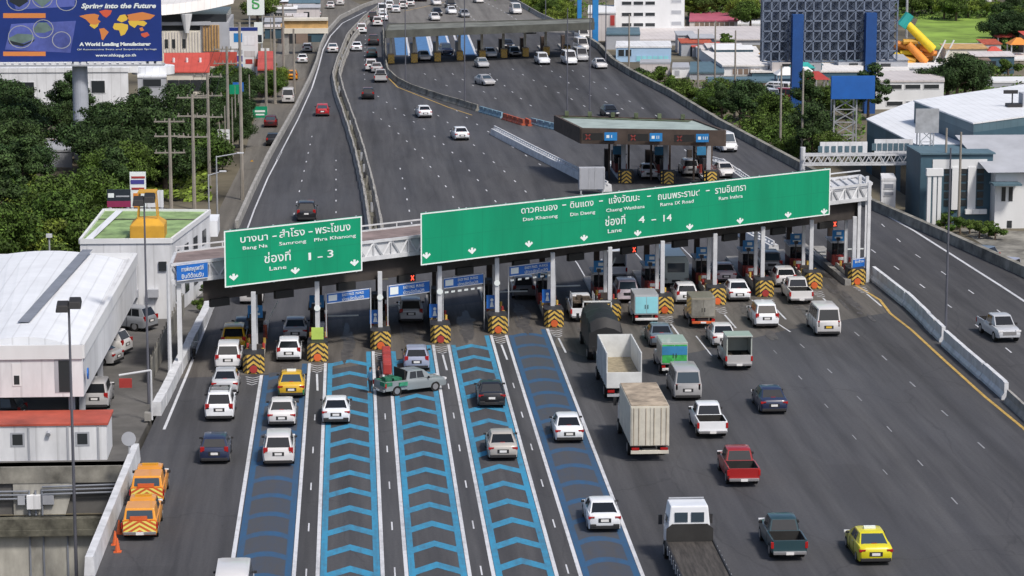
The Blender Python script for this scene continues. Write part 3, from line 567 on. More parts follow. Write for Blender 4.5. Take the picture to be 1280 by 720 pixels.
# small blue signs over the easy-pass lanes
def lane_sign(label, l, r, b, txt, icon=True, bar=False, legs=True):
    (aL, zb), (_, zt) = Spx(l[0], l[2], b), Spx(l[0], l[1], b); aR, _ = Spx(r[0], r[2], b); zt = zb+(zt-zb)
    t = thing('lane_sign', S(aL,b,zb), label, 'road sign', 'blue signs over the painted lanes')
    q = MB(); sbox(q,aL,aR,b,b+.12,zb,zt); q.build('panel','blue_sign',t); q = MB(); e=.06
    sbox(q,aL,aR,b-.02,b-.005,zb,zb+e); sbox(q,aL,aR,b-.02,b-.005,zt-e,zt); q.build('border','barrier_white',t)
    if icon: q = MB(); sbox(q,aL+.1,aL+.7,b-.02,b-.006,zb+.18,zt-.15); q.build('icon','sign_white',t)
    n_ = len(txt); am = (aL+aR)/2+(.3 if icon else 0)
    for k, s in enumerate(txt): text('lettering', s, (zt-zb)*.36, S(am,b,zb+(zt-zb)*(.56-.42*k))+SN*.03, UX, UZ, 'sign_white', t, width=(aR-aL)*(.62 if icon else .85), depth=.01)
    q = MB(); sbox(q,aL-.12,aL-.04,b,b+.1,0,zt); sbox(q,aR+.04,aR+.12,b,b+.1,0,zt)
    if legs: q.build('leg','galv',t)
    if bar:
        q = MB()
        for k in range(6): aa = aL+(aR-aL)*(k+.1)/6; sbox(q,aa,aa+.28,b-.02,b+.06,zb-.35,zb-.22)
        q.build('height_bar','sign_white',t)
    return t
for l, r, txt, bar, nm in [((409,367,380),(462,366,379),['EASY PASS  M-PASS','บัตรอัตโนมัติ'],0,'second'),((486,357,372),(537,355,370),['EASY PASS  M-PASS','บัตรอัตโนมัติ'],0,'third'),((555,348,361),(604,346,359),['EASY PASS  M-PASS','บัตรอัตโนมัติ'],1,'fourth'),((637,333,346),(693,331,344),['EASY PASS  M-PASS','บัตรอัตโนมัติ'],1,'fifth')]:
    lane_sign(f'blue easy pass sign over the {nm} painted lane from the left', l, r, 4.0, txt, bar=bar)
lane_sign('blue and white sign hung on the left end of the footbridge', (221,331,352),(260,328,349), B0-.3, ['ทางพิเศษบูรพาวิถี','ยินดีต้อนรับ'], icon=False, legs=False)
lane_sign('small blue board on the pole at the rightmost striped nose', (1066,324,336),(1081,324,336), .9, ['ชิดซ้าย',''], icon=False)
q = MB(); n = P(483,452); 
for k in range(4): q.box(n.x-.3,n.x+.3,n.y-4.6+k*1.6,n.y-3.1+k*1.6,0,.8)
t = thing('water_barrier', n, 'red water barriers in a line before the third striped nose', 'barrier'); q.build('barrier_block','red',t,bevel=.12)

# ------------------------------------------------------------------ vehicles
PAINT = {}
def paint(key, col, metal=0.):
    if key not in PAINT:
        PAINT[key] = mat('paint '+key, col, rough=.32, var=.05, scale=.8, metal=metal, spec=.5, coat=.5)
    return PAINT[key]
COLS = dict(white=(.70,.71,.73), silver=(.42,.43,.45), grey=(.22,.23,.25), black=(.012,.012,.015), navy=(.02,.03,.075), bluesilver=(.30,.33,.44), red=(.30,.012,.012), brightred=(.45,.02,.03), maroon=(.10,.015,.02), teal=(.02,.055,.07), yellow=(.68,.62,.015), taxi=(.62,.38,.02), green=(.015,.16,.035), orange=(.74,.30,.015), beige=(.52,.50,.46), pinkwhite=(.60,.52,.56), mintgrey=(.40,.45,.43), silver2=(.43,.415,.395), mintgrey2=(.21,.235,.245), greyblue=(.13,.17,.22), tan=(.24,.23,.19), brown=(.09,.06,.045))
def pc(k, v=0):
    c_ = COLS[k]; rr = random.Random(v*7+1); f_ = 1+(rr.random()-.6)*(.28 if k in ('white','silver') else .15); hue = (rr.random()-.5)*.05
    return paint(k+' '+str(v), (c_[0]*f_*(1+hue), c_[1]*f_, c_[2]*f_*(1-hue)))
VN = [0]
PROTO = {}
def section(y, w, zl, zh, tum=.07):
    hm = zl+(zh-zl)*.55
    return [(-w*.96,y,zl),(-w,y,hm),(-w*.985,y,zh-.10),(-w*(1-tum),y,zh-.02),(-w*.6,y,zh+.015),(w*.6,y,zh+.015),(w*(1-tum),y,zh-.02),(w*.985,y,zh-.10),(w,y,hm),(w*.96,y,zl)]
class Parts:
    def __init__(s): s.p = []
    def add(s, name, mb, mats, smooth=False, bevel=0, parent=None):
        if isinstance(mats, str): mats = [mats]
        real = [('dark_win' if m in ('BODY','CAB','LOW','BOX') else m) for m in mats]; mats = ['GLASS' if m == 'glass' else m for m in mats]
        s.p.append((name, mb.mesh(name, real, smooth, bevel), mats, parent)); return len(s.p)-1
def wheels(P_, W, ys, r, wd=.2, dual=False):
    for y in ys:
        for s in (-1, 1):
            x = s*(W/2-wd*.55); ww = wd*(1.8 if dual and y == min(ys) else 1)
            k = P_.add('wheel', MB().cyl((x-s*ww/2*1.0-s*(ww-wd)/2,y,r),(x+s*wd/2,y,r),r,n=14), 'tyre', smooth=True)
            P_.add('rim', MB().cyl((x+s*(wd/2-.01),y,r),(x+s*(wd/2+.012),y,r),r*.6,n=10), 'rim', parent=k)
def rounded_body(L, W, st, low=.58):
    b = MB(); rings = [section(y*L, w*W/2, zl, zh) for y, w, zl, zh in st]; b.loft(rings)
    for i, f in enumerate(b.f):
        zc = sum(b.v[k][2] for k in f)/len(f)
        if zc < low: b.m[i] = 1
    return b
def greenhouse(P_, yb0, yt0, yt1, yb1, zb, zt, wb, wt, pill=.5, roofm='CAB', rear=True, side_n=2, glass='glass', z_rear=None):
    ym = (yt0+yt1)/2
    def ring(y, z, w, zz): return [(-wb,y,zz),(-w,y,z),(-w*.8,y,z+.03),(w*.8,y,z+.03),(w,y,z),(wb,y,zz)]
    b = MB(); zr = z_rear or zb
    def R(y, z, w): return [(-w,y,z),(-w*.8,y,z+.02),(w*.8,y,z+.02),(w,y,z)]
    # frustum skin
    bot = [(-wb*.93,yb0,zr),(wb*.93,yb0,zr),(wb,yt0,zb),(wb,yt1,zb),(wb*.9,yb1,zb),(-wb*.9,yb1,zb),(-wb,yt1,zb),(-wb,yt0,zb)]
    top = [(-wt*.93,yt0,zt-.04),(wt*.93,yt0,zt-.04),(wt*.99,yt0+.15,zt-.02),(wt,yt1-.15,zt-.02),(wt*.93,yt1,zt-.05),(-wt*.93,yt1,zt-.05),(-wt,yt1-.15,zt-.02),(-wt*.99,yt0+.15,zt-.02)]
    k = len(b.v); b.v += bot+top
    for i in range(8): j = (i+1)%8; b.f.append((k+i,k+j,k+8+j,k+8+i)); b.m.append(0)
    c = [(-wt*.72,yt0+.12,zt+.012),(wt*.72,yt0+.12,zt+.012),(wt*.72,yt1-.15,zt+.012),(-wt*.72,yt1-.15,zt+.012)]; k2 = len(b.v); b.v += c
    for f in ((8,9,k2-k+1,k2-k),(9,10,k2-k+1),(10,11,k2-k+2,k2-k+1),(11,12,k2-k+2),(12,13,k2-k+3,k2-k+2),(13,14,k2-k+3),(14,15,k2-k,k2-k+3),(15,8,k2-k)): b.f.append(tuple(k+x for x in f)); b.m.append(0)
    b.f.append((k2,k2+1,k2+2,k2+3)); b.m.append(0)
    P_.add('cabin', b, [roofm], smooth=True)
    def quad(nm, a, bb, c_, d_, t0, t1, s0, s1, push):
        a, bb, c_, d_ = map(Vector, (a, bb, c_, d_))
        def pt(s, t): return (a.lerp(bb, s)).lerp(d_.lerp(c_, s), t)+push
        P_.add(nm, MB().add([pt(s0,t0),pt(s1,t0),pt(s1,t1),pt(s0,t1)],[(0,1,2,3)]), glass)
    if rear: quad('rear_window', bot[0],bot[1],top[1],top[0], .08,.93,.05,.95, Vector((0,-.012,.008)))
    quad('windscreen', bot[5],bot[4],top[4],top[5], .06,.94,.05,.95, Vector((0,.012,.01)))
    for s, (i0, i1, i2, i3) in ((1,(2,3,3,2)),(-1,(7,6,6,7))):
        A = Vector(bot[i0]); B = Vector(bot[i1]); C_ = Vector(top[i2]); D_ = Vector(top[i3])
        for q in range(side_n):
            quad('side_window', A,B,C_,D_, .10,.88, (q+.05)/side_n, (q+.95)/side_n, Vector((s*.012,0,.004)))
        # corner glass
        E_ = Vector(bot[1] if s > 0 else bot[0]); 
    return zt
kind_dark = True
def details(P_, L, W, zt, zh, plate='plate', ztp=.55, mirror_y=.7, zm=1.0, tl=(.34,.14), front=True, y_in=0.03):
    for s in (-1,1):
        x = s*(W/2-.19); P_.add('tail_light', MB().box(x-tl[0]/2,x+tl[0]/2,-L/2+y_in-.03,-L/2+y_in+.12,zt-tl[1]/2,zt+tl[1]/2), 'tail', bevel=.02)
        x = s*(W/2-.24); P_.add('headlight', MB().box(x-.2,x+.2,L/2-.16,L/2-.01,zh-.08,zh+.07), 'head', bevel=.03)
        P_.add('wing_mirror', MB().box(s*(W/2-.05),s*(W/2+.13),mirror_y-.05,mirror_y+.05,zm-.04,zm+.08), 'trim' if kind_dark else 'BODY', bevel=.03)
    P_.add('number_plate', MB().box(-.21,.21,-L/2-.025,-L/2+.02,ztp,ztp+.14), plate)
    P_.add('rear_bumper', MB().box(-W/2*.88,W/2*.88,-L/2-.03,-L/2+.15,.24,.42), 'trim', bevel=.03)
    P_.add('grille', MB().box(-.42,.42,L/2-.06,L/2+.012,.36,.52), 'trim')
    P_.add('plate_recess', MB().box(-.34,.34,-L/2-.015,-L/2+.03,ztp-.04,ztp+.19), 'trim'); P_.add('high_brake_lamp', MB().box(-.14,.14,-L/2+(.55 if zm < 1.05 else .28),-L/2+(.6 if zm < 1.05 else .33),zm+.02,zm+.06), 'tail')
    q = MB()
    for s in (-1,1):
        for yy in (-.75,.25,1.0): q.box(s*(W/2)-.012,s*(W/2)+.006,yy-.012,yy+.012,.35,zm-.08)
        q.box(s*(W/2)-.01,s*(W/2)+.008,-1.0,.9,.30,.34)
    P_.add('door_seams', q, 'trim')
    for s in (-1,1): P_.add('door_handle', MB().box(s*(W/2)-.01,s*(W/2)+.025,-.55,-.38,.86,.9), 'chrome')
def make(kind):
    if kind in PROTO: return PROTO[kind]
    P_ = Parts(); L, W = 4.55, 1.78
    if kind == 'sedan':
        P_.add('body', rounded_body(L,W,[(-.5,.84,.36,.80),(-.485,.93,.26,.93),(-.46,.97,.22,1.0),(-.32,1,.2,1.03),(0,1,.2,.99),(.2,1,.2,.95),(.37,.97,.2,.86),(.45,.92,.22,.75),(.485,.86,.28,.66),(.5,.78,.35,.58)]), ['BODY','LOW'], smooth=True)
        greenhouse(P_,-1.78,-1.0,.35,1.2,.98,1.46,.83,.64); wheels(P_,W,(-1.38,1.36),.315); details(P_,L,W,.80,.66)
    elif kind == 'coupe':
        P_.add('body', rounded_body(L,W,[(-.5,.86,.36,.86),(-.485,.94,.24,.98),(-.46,.98,.2,1.02),(-.3,1,.2,1.03),(0,1,.2,.98),(.2,1,.2,.93),(.37,.97,.2,.84),(.45,.92,.22,.73),(.485,.86,.28,.64),(.5,.78,.35,.56)]), ['BODY','LOW'], smooth=True)
        greenhouse(P_,-1.98,-.95,.3,1.25,.98,1.42,.84,.63); wheels(P_,W,(-1.38,1.36),.33); details(P_,L,W,.84,.64,ztp=.62)
        for s in (-1,1): P_.add('exhaust_grille', MB().box(s*.62-.17,s*.62+.17,-L/2-.05,-L/2+.05,.32,.5), 'trim', bevel=.04)
    elif kind == 'hatch':
        L = 4.0
        P_.add('body', rounded_body(L,W,[(-.5,.84,.36,.85),(-.48,.95,.25,1.0),(-.42,1,.2,1.04),(0,1,.2,1.0),(.2,1,.2,.96),(.37,.97,.2,.88),(.45,.92,.22,.77),(.485,.86,.28,.68),(.5,.78,.35,.6)]), ['BODY','LOW'], smooth=True)
        greenhouse(P_,-1.9,-1.45,.3,1.2,1.0,1.50,.83,.66); wheels(P_,W,(-1.22,1.24),.305); details(P_,L,W,.92,.70,ztp=.6,tl=(.24,.3))
    elif kind in ('suv','suv_rack'):
        L, W = 4.7, 1.86
        P_.add('body', rounded_body(L,W,[(-.5,.88,.42,.95),(-.485,.95,.34,1.08),(-.44,1,.3,1.12),(0,1,.3,1.1),(.2,1,.3,1.08),(.35,.98,.3,1.02),(.45,.94,.32,.94),(.485,.88,.36,.82),(.5,.8,.42,.72)],.6), ['BODY','LOW'], smooth=True)
        greenhouse(P_,-2.22,-1.85,.35,1.1,1.1,1.76,.84,.70,side_n=3); wheels(P_,W,(-1.4,1.42),.37,.23); details(P_,L,W,1.0,.86,ztp=.72,tl=(.26,.34),zm=1.12)
        if kind == 'suv_rack':
            for s in (-1,1): P_.add('roof_rail', MB().box(s*.6-.03,s*.6+.03,-1.5,.2,1.78,1.86), 'chrome')
            q = MB()
            for k in range(4): q.box(-.6,.6,-1.3+k*.4,-1.24+k*.4,1.86,1.9)
            P_.add('roof_rack', q, 'trim')
    elif kind in ('pickup','pickup_canopy','pickup_cargo','pickup_net','service'):
        L, W = 5.2, 1.84; c0 = -.75
        b = rounded_body(L,W,[(c0/L,1,.36,1.12),(.1,1,.36,1.10),(.22,1,.36,1.08),(.36,.98,.36,1.03),(.45,.94,.38,.97),(.485,.9,.4,.86),(.5,.82,.45,.74)],.45)
        P_.add('body', b, ['BODY','LOW'], smooth=True)
        greenhouse(P_,c0-.02,c0+.18,.75,1.45,1.1,1.74,.82,.68); wheels(P_,W,(-1.62,1.6),.38,.24)
        q = MB(); x = W/2-.02
        q.box(-x,-x+.08,-L/2+.05,c0,.42,1.12); q.box(x-.08,x,-L/2+.05,c0,.42,1.12); q.box(-x+.08,x-.08,c0-.08,c0,.42,1.12); k = P_.add('bed', q, ['BODY'], bevel=.02)
        q = MB(); q.box(-x+.09,x-.09,-L/2+.08,c0-.09,.5,.62); q.box(-x+.085,-x+.11,-L/2+.08,c0-.09,.62,1.135); q.box(x-.11,x-.085,-L/2+.08,c0-.09,.62,1.135); q.box(-x+.11,x-.11,c0-.115,c0-.09,.62,1.135); q.box(-x+.11,x-.11,-L/2+.075,-L/2+.11,.62,1.11); P_.add('bed_liner', q, 'bed_dark', parent=k)
        P_.add('tailgate', MB().box(-x+.03,x-.03,-L/2,-L/2+.07,.5,1.10), ['BODY'], bevel=.02)
        P_.add('step_bumper', MB().box(-x+.05,x-.05,-L/2-.14,-L/2+.02,.38,.54), 'chrome', bevel=.02)
        for s in (-1,1):
            P_.add('tail_light', MB().box(s*(x-.02)-.09,s*(x-.02)+.06,-L/2-.02,-L/2+.1,.68,1.02), 'tail', bevel=.02)
            P_.add('headlight', MB().box(s*.66-.2,s*.66+.2,L/2-.2,L/2-.02,.8,.96), 'head', bevel=.03); P_.add('wing_mirror', MB().box(s*(W/2-.05),s*(W/2+.15),.95,1.05,1.08,1.24), 'trim', bevel=.03)
        P_.add('number_plate', MB().box(-.2,.2,-L/2-.17,-L/2-.14,.38,.52), 'plate'); P_.add('grille', MB().box(-.5,.5,L/2-.08,L/2+.012,.6,.86), 'chrome')
        if kind == 'pickup_canopy':
            q = MB(); q.box(-.88,-.80,-2.55,c0-.05,1.1,2.35); q.box(.80,.88,-2.55,c0-.05,1.1,2.35); q.box(-.80,.80,c0-.13,c0-.05,1.1,2.35); P_.add('canopy_wall', q, ['BOX']); P_.add('canopy_roof', MB().box(-.92,.92,-2.66,c0+.02,2.35,2.45), ['BOX'], bevel=.04)
            q = MB()
            for s in (-1,1): q.box(s*.55-.18,s*.55+.18,-2.2,c0-.2,.62,1.0)
            P_.add('bench', q, 'cargo')
        if kind == 'service':
            q = MB(); q.hexa([(-.86,-2.55,1.1),(.86,-2.55,1.1),(.86,c0-.03,1.1),(-.86,c0-.03,1.1)],[(-.76,-2.35,1.72),(.76,-2.35,1.72),(.76,c0+.02,1.72),(-.76,c0+.02,1.72)]); P_.add('canopy_shell', q, ['BODY'], bevel=.05)
            P_.add('canopy_window', MB().add([(-.7,-2.545,1.2),(.7,-2.545,1.2),(.66,-2.41,1.62),(-.66,-2.41,1.62)],[(0,1,2,3)]), 'glass')
            P_.add('striped_panel', MB().box(-.86,.86,-2.69,-2.6,.35,1.12), 'orange'); q = MB(); chevrons(q, Vector((-.86,-2.7,.37)), Vector((1,0,0)), Vector((0,0,1)), 1.72, .74, .26, .13, .5, down=False); P_.add('stripes', q, 'svc_stripe')
            P_.add('light_bar', MB().box(-.45,.45,.15,.3,1.76,1.84), 'tank_yellow'); P_.add('warning_board', MB().box(-.5,.4,-2.62,-2.58,1.14,1.36), 'orange')
        if kind in ('pickup_cargo','pickup_net'):
            r = random.Random(5); q = MB()
            for k in range(26 if kind == 'pickup_cargo' else 18):
                x_, y_, z_ = r.uniform(-.7,.7), r.uniform(-2.4,-.95), r.uniform(.62,1.6 if kind == 'pickup_cargo' else 1.0); s_ = r.uniform(.12,.35); q.box(x_-s_,x_+s_,y_-s_,y_+s_,z_,z_+r.uniform(.1,.4))
            P_.add('load', q, 'cargo' if kind == 'pickup_cargo' else 'green_net')
            q = MB()
            for s in (-1,1):
                for y_ in (-2.5,-1.6,-.85): q.bar((s*.84,y_,1.1),(s*.84,y_,2.1),.05)
                q.bar((s*.84,-2.5,2.1),(s*.84,-.85,2.1),.05)
            if kind == 'pickup_cargo': P_.add('cage', q, 'galv')
            if kind == 'pickup_net': P_.add('rack', MB().box(-.8,.8,-.95,-.85,1.1,1.85), 'bed_dark')
    elif kind in ('van','minivan'):
        L, W, Z = (5.0, 1.86, 2.1) if kind == 'van' else (4.9, 1.86, 2.0)
        b = rounded_body(L,W,[(-.5,.93,.36,1.12),(-.49,.98,.28,1.2),(-.4,1,.26,1.22),(.2,1,.26,1.2),(.32,1,.26,1.12),(.44,.95,.28,.98),(.485,.9,.3,.84),(.5,.84,.36,.7)],.4)
        P_.add('body', b, ['BODY','LOW'], smooth=True); greenhouse(P_,-2.46,-2.3,1.05,1.85,1.15,Z,.90,.78,side_n=4); wheels(P_,W,(-1.5,1.6),.34,.22)
        details(P_,L,W,.98,.78,plate='plate_yellow' if kind == 'van' else 'plate',ztp=.66,tl=(.16,.46),mirror_y=1.5,zm=1.2)
    elif kind == 'minibus':
        L, W = 6.6, 2.05; q = MB(); q.box(-W/2,W/2,-L/2,L/2,.45,2.2); q.hexa([(-W/2,-L/2,2.2),(W/2,-L/2,2.2),(W/2,L/2,2.2),(-W/2,L/2,2.2)],[(-W/2+.2,-L/2+.15,2.65),(W/2-.2,-L/2+.15,2.65),(W/2-.2,L/2-.2,2.65),(-W/2+.2,L/2-.2,2.65)]); P_.add('body', q, ['BODY'], bevel=.06)
        P_.add('rear_window', MB().box(-.7,.7,-L/2-.01,-L/2+.02,1.35,2.1), 'glass_blue'); P_.add('windscreen', MB().box(-.9,.9,L/2-.02,L/2+.012,1.3,2.15), 'glass')
        for s in (-1,1): P_.add('side_window', MB().box(s*W/2-.012,s*W/2+.012,-2.9,2.8,1.35,2.05), 'glass')
        wheels(P_,W,(-2,2.1),.42,.25); details(P_,L,W,.8,.8)
    elif kind in ('box_truck','open_truck','tarp_truck','small_box','flatbed','ad_box','canvas_box'):
        small = kind in ('small_box','ad_box','canvas_box')
        L, W, cw = (5.3, 1.85, 1.7) if small else ((8.6, 2.3, 2.1) if kind != 'flatbed' else (9.6, 2.4, 2.2))
        cl = 1.9; y1 = L/2; zc = 1.95 if small else (2.6 if kind != 'flatbed' else 2.95)
        if small:
            P_.add('body', rounded_body(L,W,[((y1-2.6)/L,1,.36,1.1),(.25,1,.36,1.08),(.36,.98,.36,1.03),(.46,.94,.38,.96),(.5,.82,.45,.74)],.45), ['BODY','LOW'], smooth=True); greenhouse(P_,y1-2.6,y1-2.45,y1-1.7,y1-1.1,1.08,1.72,.82,.68,side_n=1)
        else:
            q = MB(); q.hexa([(-cw/2,y1-cl,.75),(cw/2,y1-cl,.75),(cw/2,y1,.75),(-cw/2,y1,.75)],[(-cw/2,y1-cl,1.6),(cw/2,y1-cl,1.6),(cw/2,y1,1.6),(-cw/2,y1,1.6)]); q.hexa([(-cw/2,y1-cl,1.6),(cw/2,y1-cl,1.6),(cw/2,y1,1.6),(-cw/2,y1,1.6)],[(-cw/2+.14,y1-cl+.05,zc),(cw/2-.14,y1-cl+.05,zc),(cw/2-.14,y1-.35,zc),(-cw/2+.14,y1-.35,zc)]); P_.add('cab', q, ['BODY'], bevel=.07)
            P_.add('windscreen', MB().add([(-.85,y1-.01,1.66),(.85,y1-.01,1.66),(.8,y1-.3,zc-.12),(-.8,y1-.3,zc-.12)],[(0,1,2,3)]), 'glass')
            for s in (-1,1): 
                P_.add('rear_window', MB().box(s*.42-.33,s*.42+.33,y1-cl-.015,y1-cl+.06,zc-.82,zc-.33), 'glass_green' if 0 else 'glass_blue'); P_.add('wing_mirror', MB().box(s*(cw/2+.1),s*(cw/2+.3),y1-.3,y1-.2,1.6,2.1), 'trim'); P_.add('side_window', MB().box(s*(cw/2-.05)-.02,s*(cw/2-.05)+.02,y1-1.3,y1-.5,1.7,2.25), 'glass'); P_.add('headlight', MB().box(s*.75-.2,s*.75+.2,y1-.02,y1+.03,.85,1.05),'head')
        P_.add('chassis', MB().box(-.4,.4,-y1+.1,y1-.3,.5,.8), 'trim')
        wheels(P_,W,(-y1+(1.2 if small else 1.9),y1-(.85 if small else 1.0)),.36 if small else .46,.24,dual=not small)
        yb, yf = -y1, y1-cl-(.12 if not small else .45); 
        if kind == 'box_truck':
            q = MB(); q.box(-W/2,W/2,yb,yf,.95,3.35); P_.add('cargo_box', q, ['box_cream'], bevel=.02); P_.add('roof_sheet', MB().box(-W/2+.05,W/2-.05,yb+.05,yf-.05,3.351,3.40), 'roof_rust')
            for s in (-1,1):
                k = P_.add('rear_door', MB().box(s*.56-.53,s*.56+.53,yb-.04,yb-.005,1.0,3.25), 'box_cream'); q = MB()
                for e in (-.32,.1,.4): q.box(s*.56+s*e-.02,s*.56+s*e+.02,yb-.07,yb-.04,1.0,3.25)
                P_.add('locking_bar', q, 'roof_rust', parent=k); P_.add('tail_light', MB().box(s*.85-.22,s*.85+.22,yb-.08,yb,.72,.86), 'tail')
            P_.add('rear_bumper', MB().box(-1.12,1.12,yb-.1,yb+.05,.5,.7), 'box_cream')
        elif kind == 'open_truck':
            yf2 = yf; q = MB()
            for s in (-1,1): q.box(s*W/2-(.07 if s > 0 else 0),s*W/2+(0 if s > 0 else .07),yb,yf2,1.0,3.3)
            q.box(-W/2+.07,W/2-.07,yf2-.07,yf2,1.0,3.3); P_.add('side_wall', q, 'box_white'); q = MB()
            for s in (-1,1):
                for k in range(7): yy = yb+.3+k*1.0; q.box(s*(W/2+.005)-.03,s*(W/2+.005)+.03,yy,yy+.08,1.0,3.32)
            P_.add('side_rib', q, 'galv'); P_.add('tailgate', MB().box(-W/2,W/2,yb-.06,yb-.003,1.0,2.05), 'box_white', bevel=.02); P_.add('load', MB().box(-W/2+.08,W/2-.08,yb+.05,yf2-.1,1.0,1.75), 'grain')
            for s in (-1,1): P_.add('tail_light', MB().box(s*.85-.22,s*.85+.22,yb-.1,yb-.02,.72,.88), 'tail')
            P_.add('rear_bumper', MB().box(-1.1,1.1,yb-.12,yb+.05,.45,.62), 'galv')
        elif kind == 'tarp_truck':
            b = MB(); rr = random.Random(3); rings = []
            for k in range(12):
                yy = yb+(yf-yb)*k/11; zz = 3.0+.12*sin(k*1.9)+(-.5 if k == 0 else 0); ww = W/2+.03*sin(k*2.3)
                rings.append([(-ww,yy,1.1),(-ww-.02,yy,2.3),(-ww+.12,yy,zz-.25),(-ww*.5,yy,zz+rr.uniform(-.05,.08)),(0,yy,zz+.1+rr.uniform(-.06,.1)),(ww*.5,yy,zz+rr.uniform(-.05,.08)),(ww-.12,yy,zz-.25),(ww+.02,yy,2.3),(ww,yy,1.1)])
            b.loft(rings); P_.add('tarpaulin', b, 'tarp', smooth=True); P_.add('bed', MB().box(-W/2,W/2,yb,yf,.9,1.1), 'green_bed' if 0 else 'bed_dark')
            q = MB(); q.box(-1.05,-.97,yf-.05,yf+.03,1,3.3); q.box(.97,1.05,yf-.05,yf+.03,1,3.3); q.box(-1.05,1.05,yf-.05,yf+.03,3.22,3.32); P_.add('cab_guard', q, 'box_white')
        elif kind == 'flatbed':
            P_.add('bed', MB().box(-W/2,W/2,yb,yf,1.0,1.15), 'bed_wood'); P_.add('headboard', MB().prism([(-W/2,0),(W/2,0),(W/2,.68),(W/2-.3,.92),(-W/2+.3,.92),(-W/2,.68)],0,.06), 'bed_dark')
            m_ = P_.p[-1][1]
            for v in m_.vertices: x_, y_, z_ = v.co; v.co = (x_, yf-.1+z_, 1.15+y_)
            q = MB()
            for s in (-1,1):
                q.box(s*(W/2)-.04,s*(W/2)+.04,yb,yf,.88,1.22)
            P_.add('side_rail', q, 'trim')
            q = MB()
            for s in (-1,1):
                for k in range(8): q.box(s*(W/2+.03)-.05,s*(W/2+.03)+.05,yb+.4+k*.85,yb+.5+k*.85,.75,1.2)
            P_.add('side_stake', q, 'galv'); P_.add('roof_bar', MB().box(-.9,.9,y1-.5,y1-.42,zc+.05,zc+.11), 'galv')
        else:
            bm_ = {'small_box':'BOX','ad_box':'BOX','canvas_box':'BOX'}[kind]
            P_.add('cargo_box', MB().box(-.9,.9,yb,yf,.85,2.35), [bm_], bevel=.03)
            for s in (-1,1):
                k = P_.add('rear_door', MB().box(s*.43-.41,s*.43+.41,yb-.03,yb-.004,.95,2.2), {'small_box':'mint','ad_box':'ad_green','canvas_box':'tan_canvas' if 0 else 'concrete_dirty'}[kind])
                P_.add('door_handle', MB().box(s*.1-.03,s*.1+.03,yb-.05,yb-.03,1.3,1.6), 'trim', parent=k); P_.add('tail_light', MB().box(s*.75-.12,s*.75+.12,yb-.06,yb,.62,.78), 'tail')
            if kind == 'ad_box': P_.add('poster', MB().box(-.86,.86,yb-.045,yb-.034,1.5,2.1), 'ad_blue')
            P_.add('rear_bumper', MB().box(-.85,.85,yb-.1,yb+.05,.42,.6), 'box_white' if kind != 'canvas_box' else 'orange', bevel=.03); P_.add('number_plate', MB().box(-.2,.2,yb-.13,yb-.1,.45,.58), 'plate')
    if kind == 'x': pass
    PROTO[kind] = (P_.p, L, W); return PROTO[kind]
CATS = dict(sedan='car',coupe='car',hatch='car',suv='suv',suv_rack='suv',pickup='pickup truck',pickup_canopy='pickup truck',pickup_cargo='pickup truck',pickup_net='pickup truck',service='service truck',van='van',minivan='van',minibus='minibus',box_truck='truck',open_truck='truck',tarp_truck='truck',small_box='small truck',ad_box='small truck',canvas_box='small truck',flatbed='truck')
NAMES = dict(sedan='sedan_car',coupe='sedan_car',hatch='hatchback_car',suv='suv_car',suv_rack='suv_car',pickup='pickup_truck',pickup_canopy='pickup_truck',pickup_cargo='pickup_truck',pickup_net='pickup_truck',service='service_truck',van='passenger_van',minivan='passenger_van',minibus='minibus',box_truck='box_truck',open_truck='open_truck',tarp_truck='tarpaulin_truck',small_box='small_box_truck',ad_box='small_box_truck',canvas_box='small_box_truck',flatbed='flatbed_truck')
def vehicle(kind, col, px, py, label, yaw=0., z=0., low=None, cab=None, boxc='silver', group=None, taxi=False, scale=1., front=False, nm=None, few=False):
    parts, L, W = make(kind); p = P(px, py, z+.2); rot = radians(yaw)+(pi if front else 0)
    hd = Vector((-sin(rot), cos(rot), 0)); c = p+hd*(L/2*scale)*(-1 if front else 1); c.z = z
    t = thing(nm or ('taxi_car' if taxi else NAMES[kind]), c, label, 'taxi' if taxi else CATS[kind], group); t.rotation_euler = (0,0,rot); t.scale = (scale,)*3
    objs = []; VN[0] += 1; vv = VN[0] % 6; gl = RNG.choice(['glass','glass','glass_blue','glass_grey'])
    for name, me, mats, par in parts:
        if few and name in ('rim','wing_mirror','rear_bumper','grille','number_plate','door_handle','locking_bar','headlight' if not front else 'tail_light'): objs.append(None); continue
        o = bpy.data.objects.new(name, me); COL.objects.link(o); o.parent = t if par is None else objs[par]
        for i, m in enumerate(mats):
            if m == 'GLASS': o.material_slots[i].link = 'OBJECT'; o.material_slots[i].material = M(gl)
            if m in ('BODY','CAB','LOW','BOX'):
                o.material_slots[i].link = 'OBJECT'; o.material_slots[i].material = pc({'BODY':col,'CAB':cab or col,'LOW':low or col,'BOX':boxc}[m], vv)
        objs.append(o)
    if taxi:
        zt = 1.48; o = MB().box(-.3,.3,-.45,-.3,zt,zt+.14).build('taxi_lamp','sign_white'); o.parent = t; o.matrix_parent_inverse = Matrix()
    return t
V = vehicle
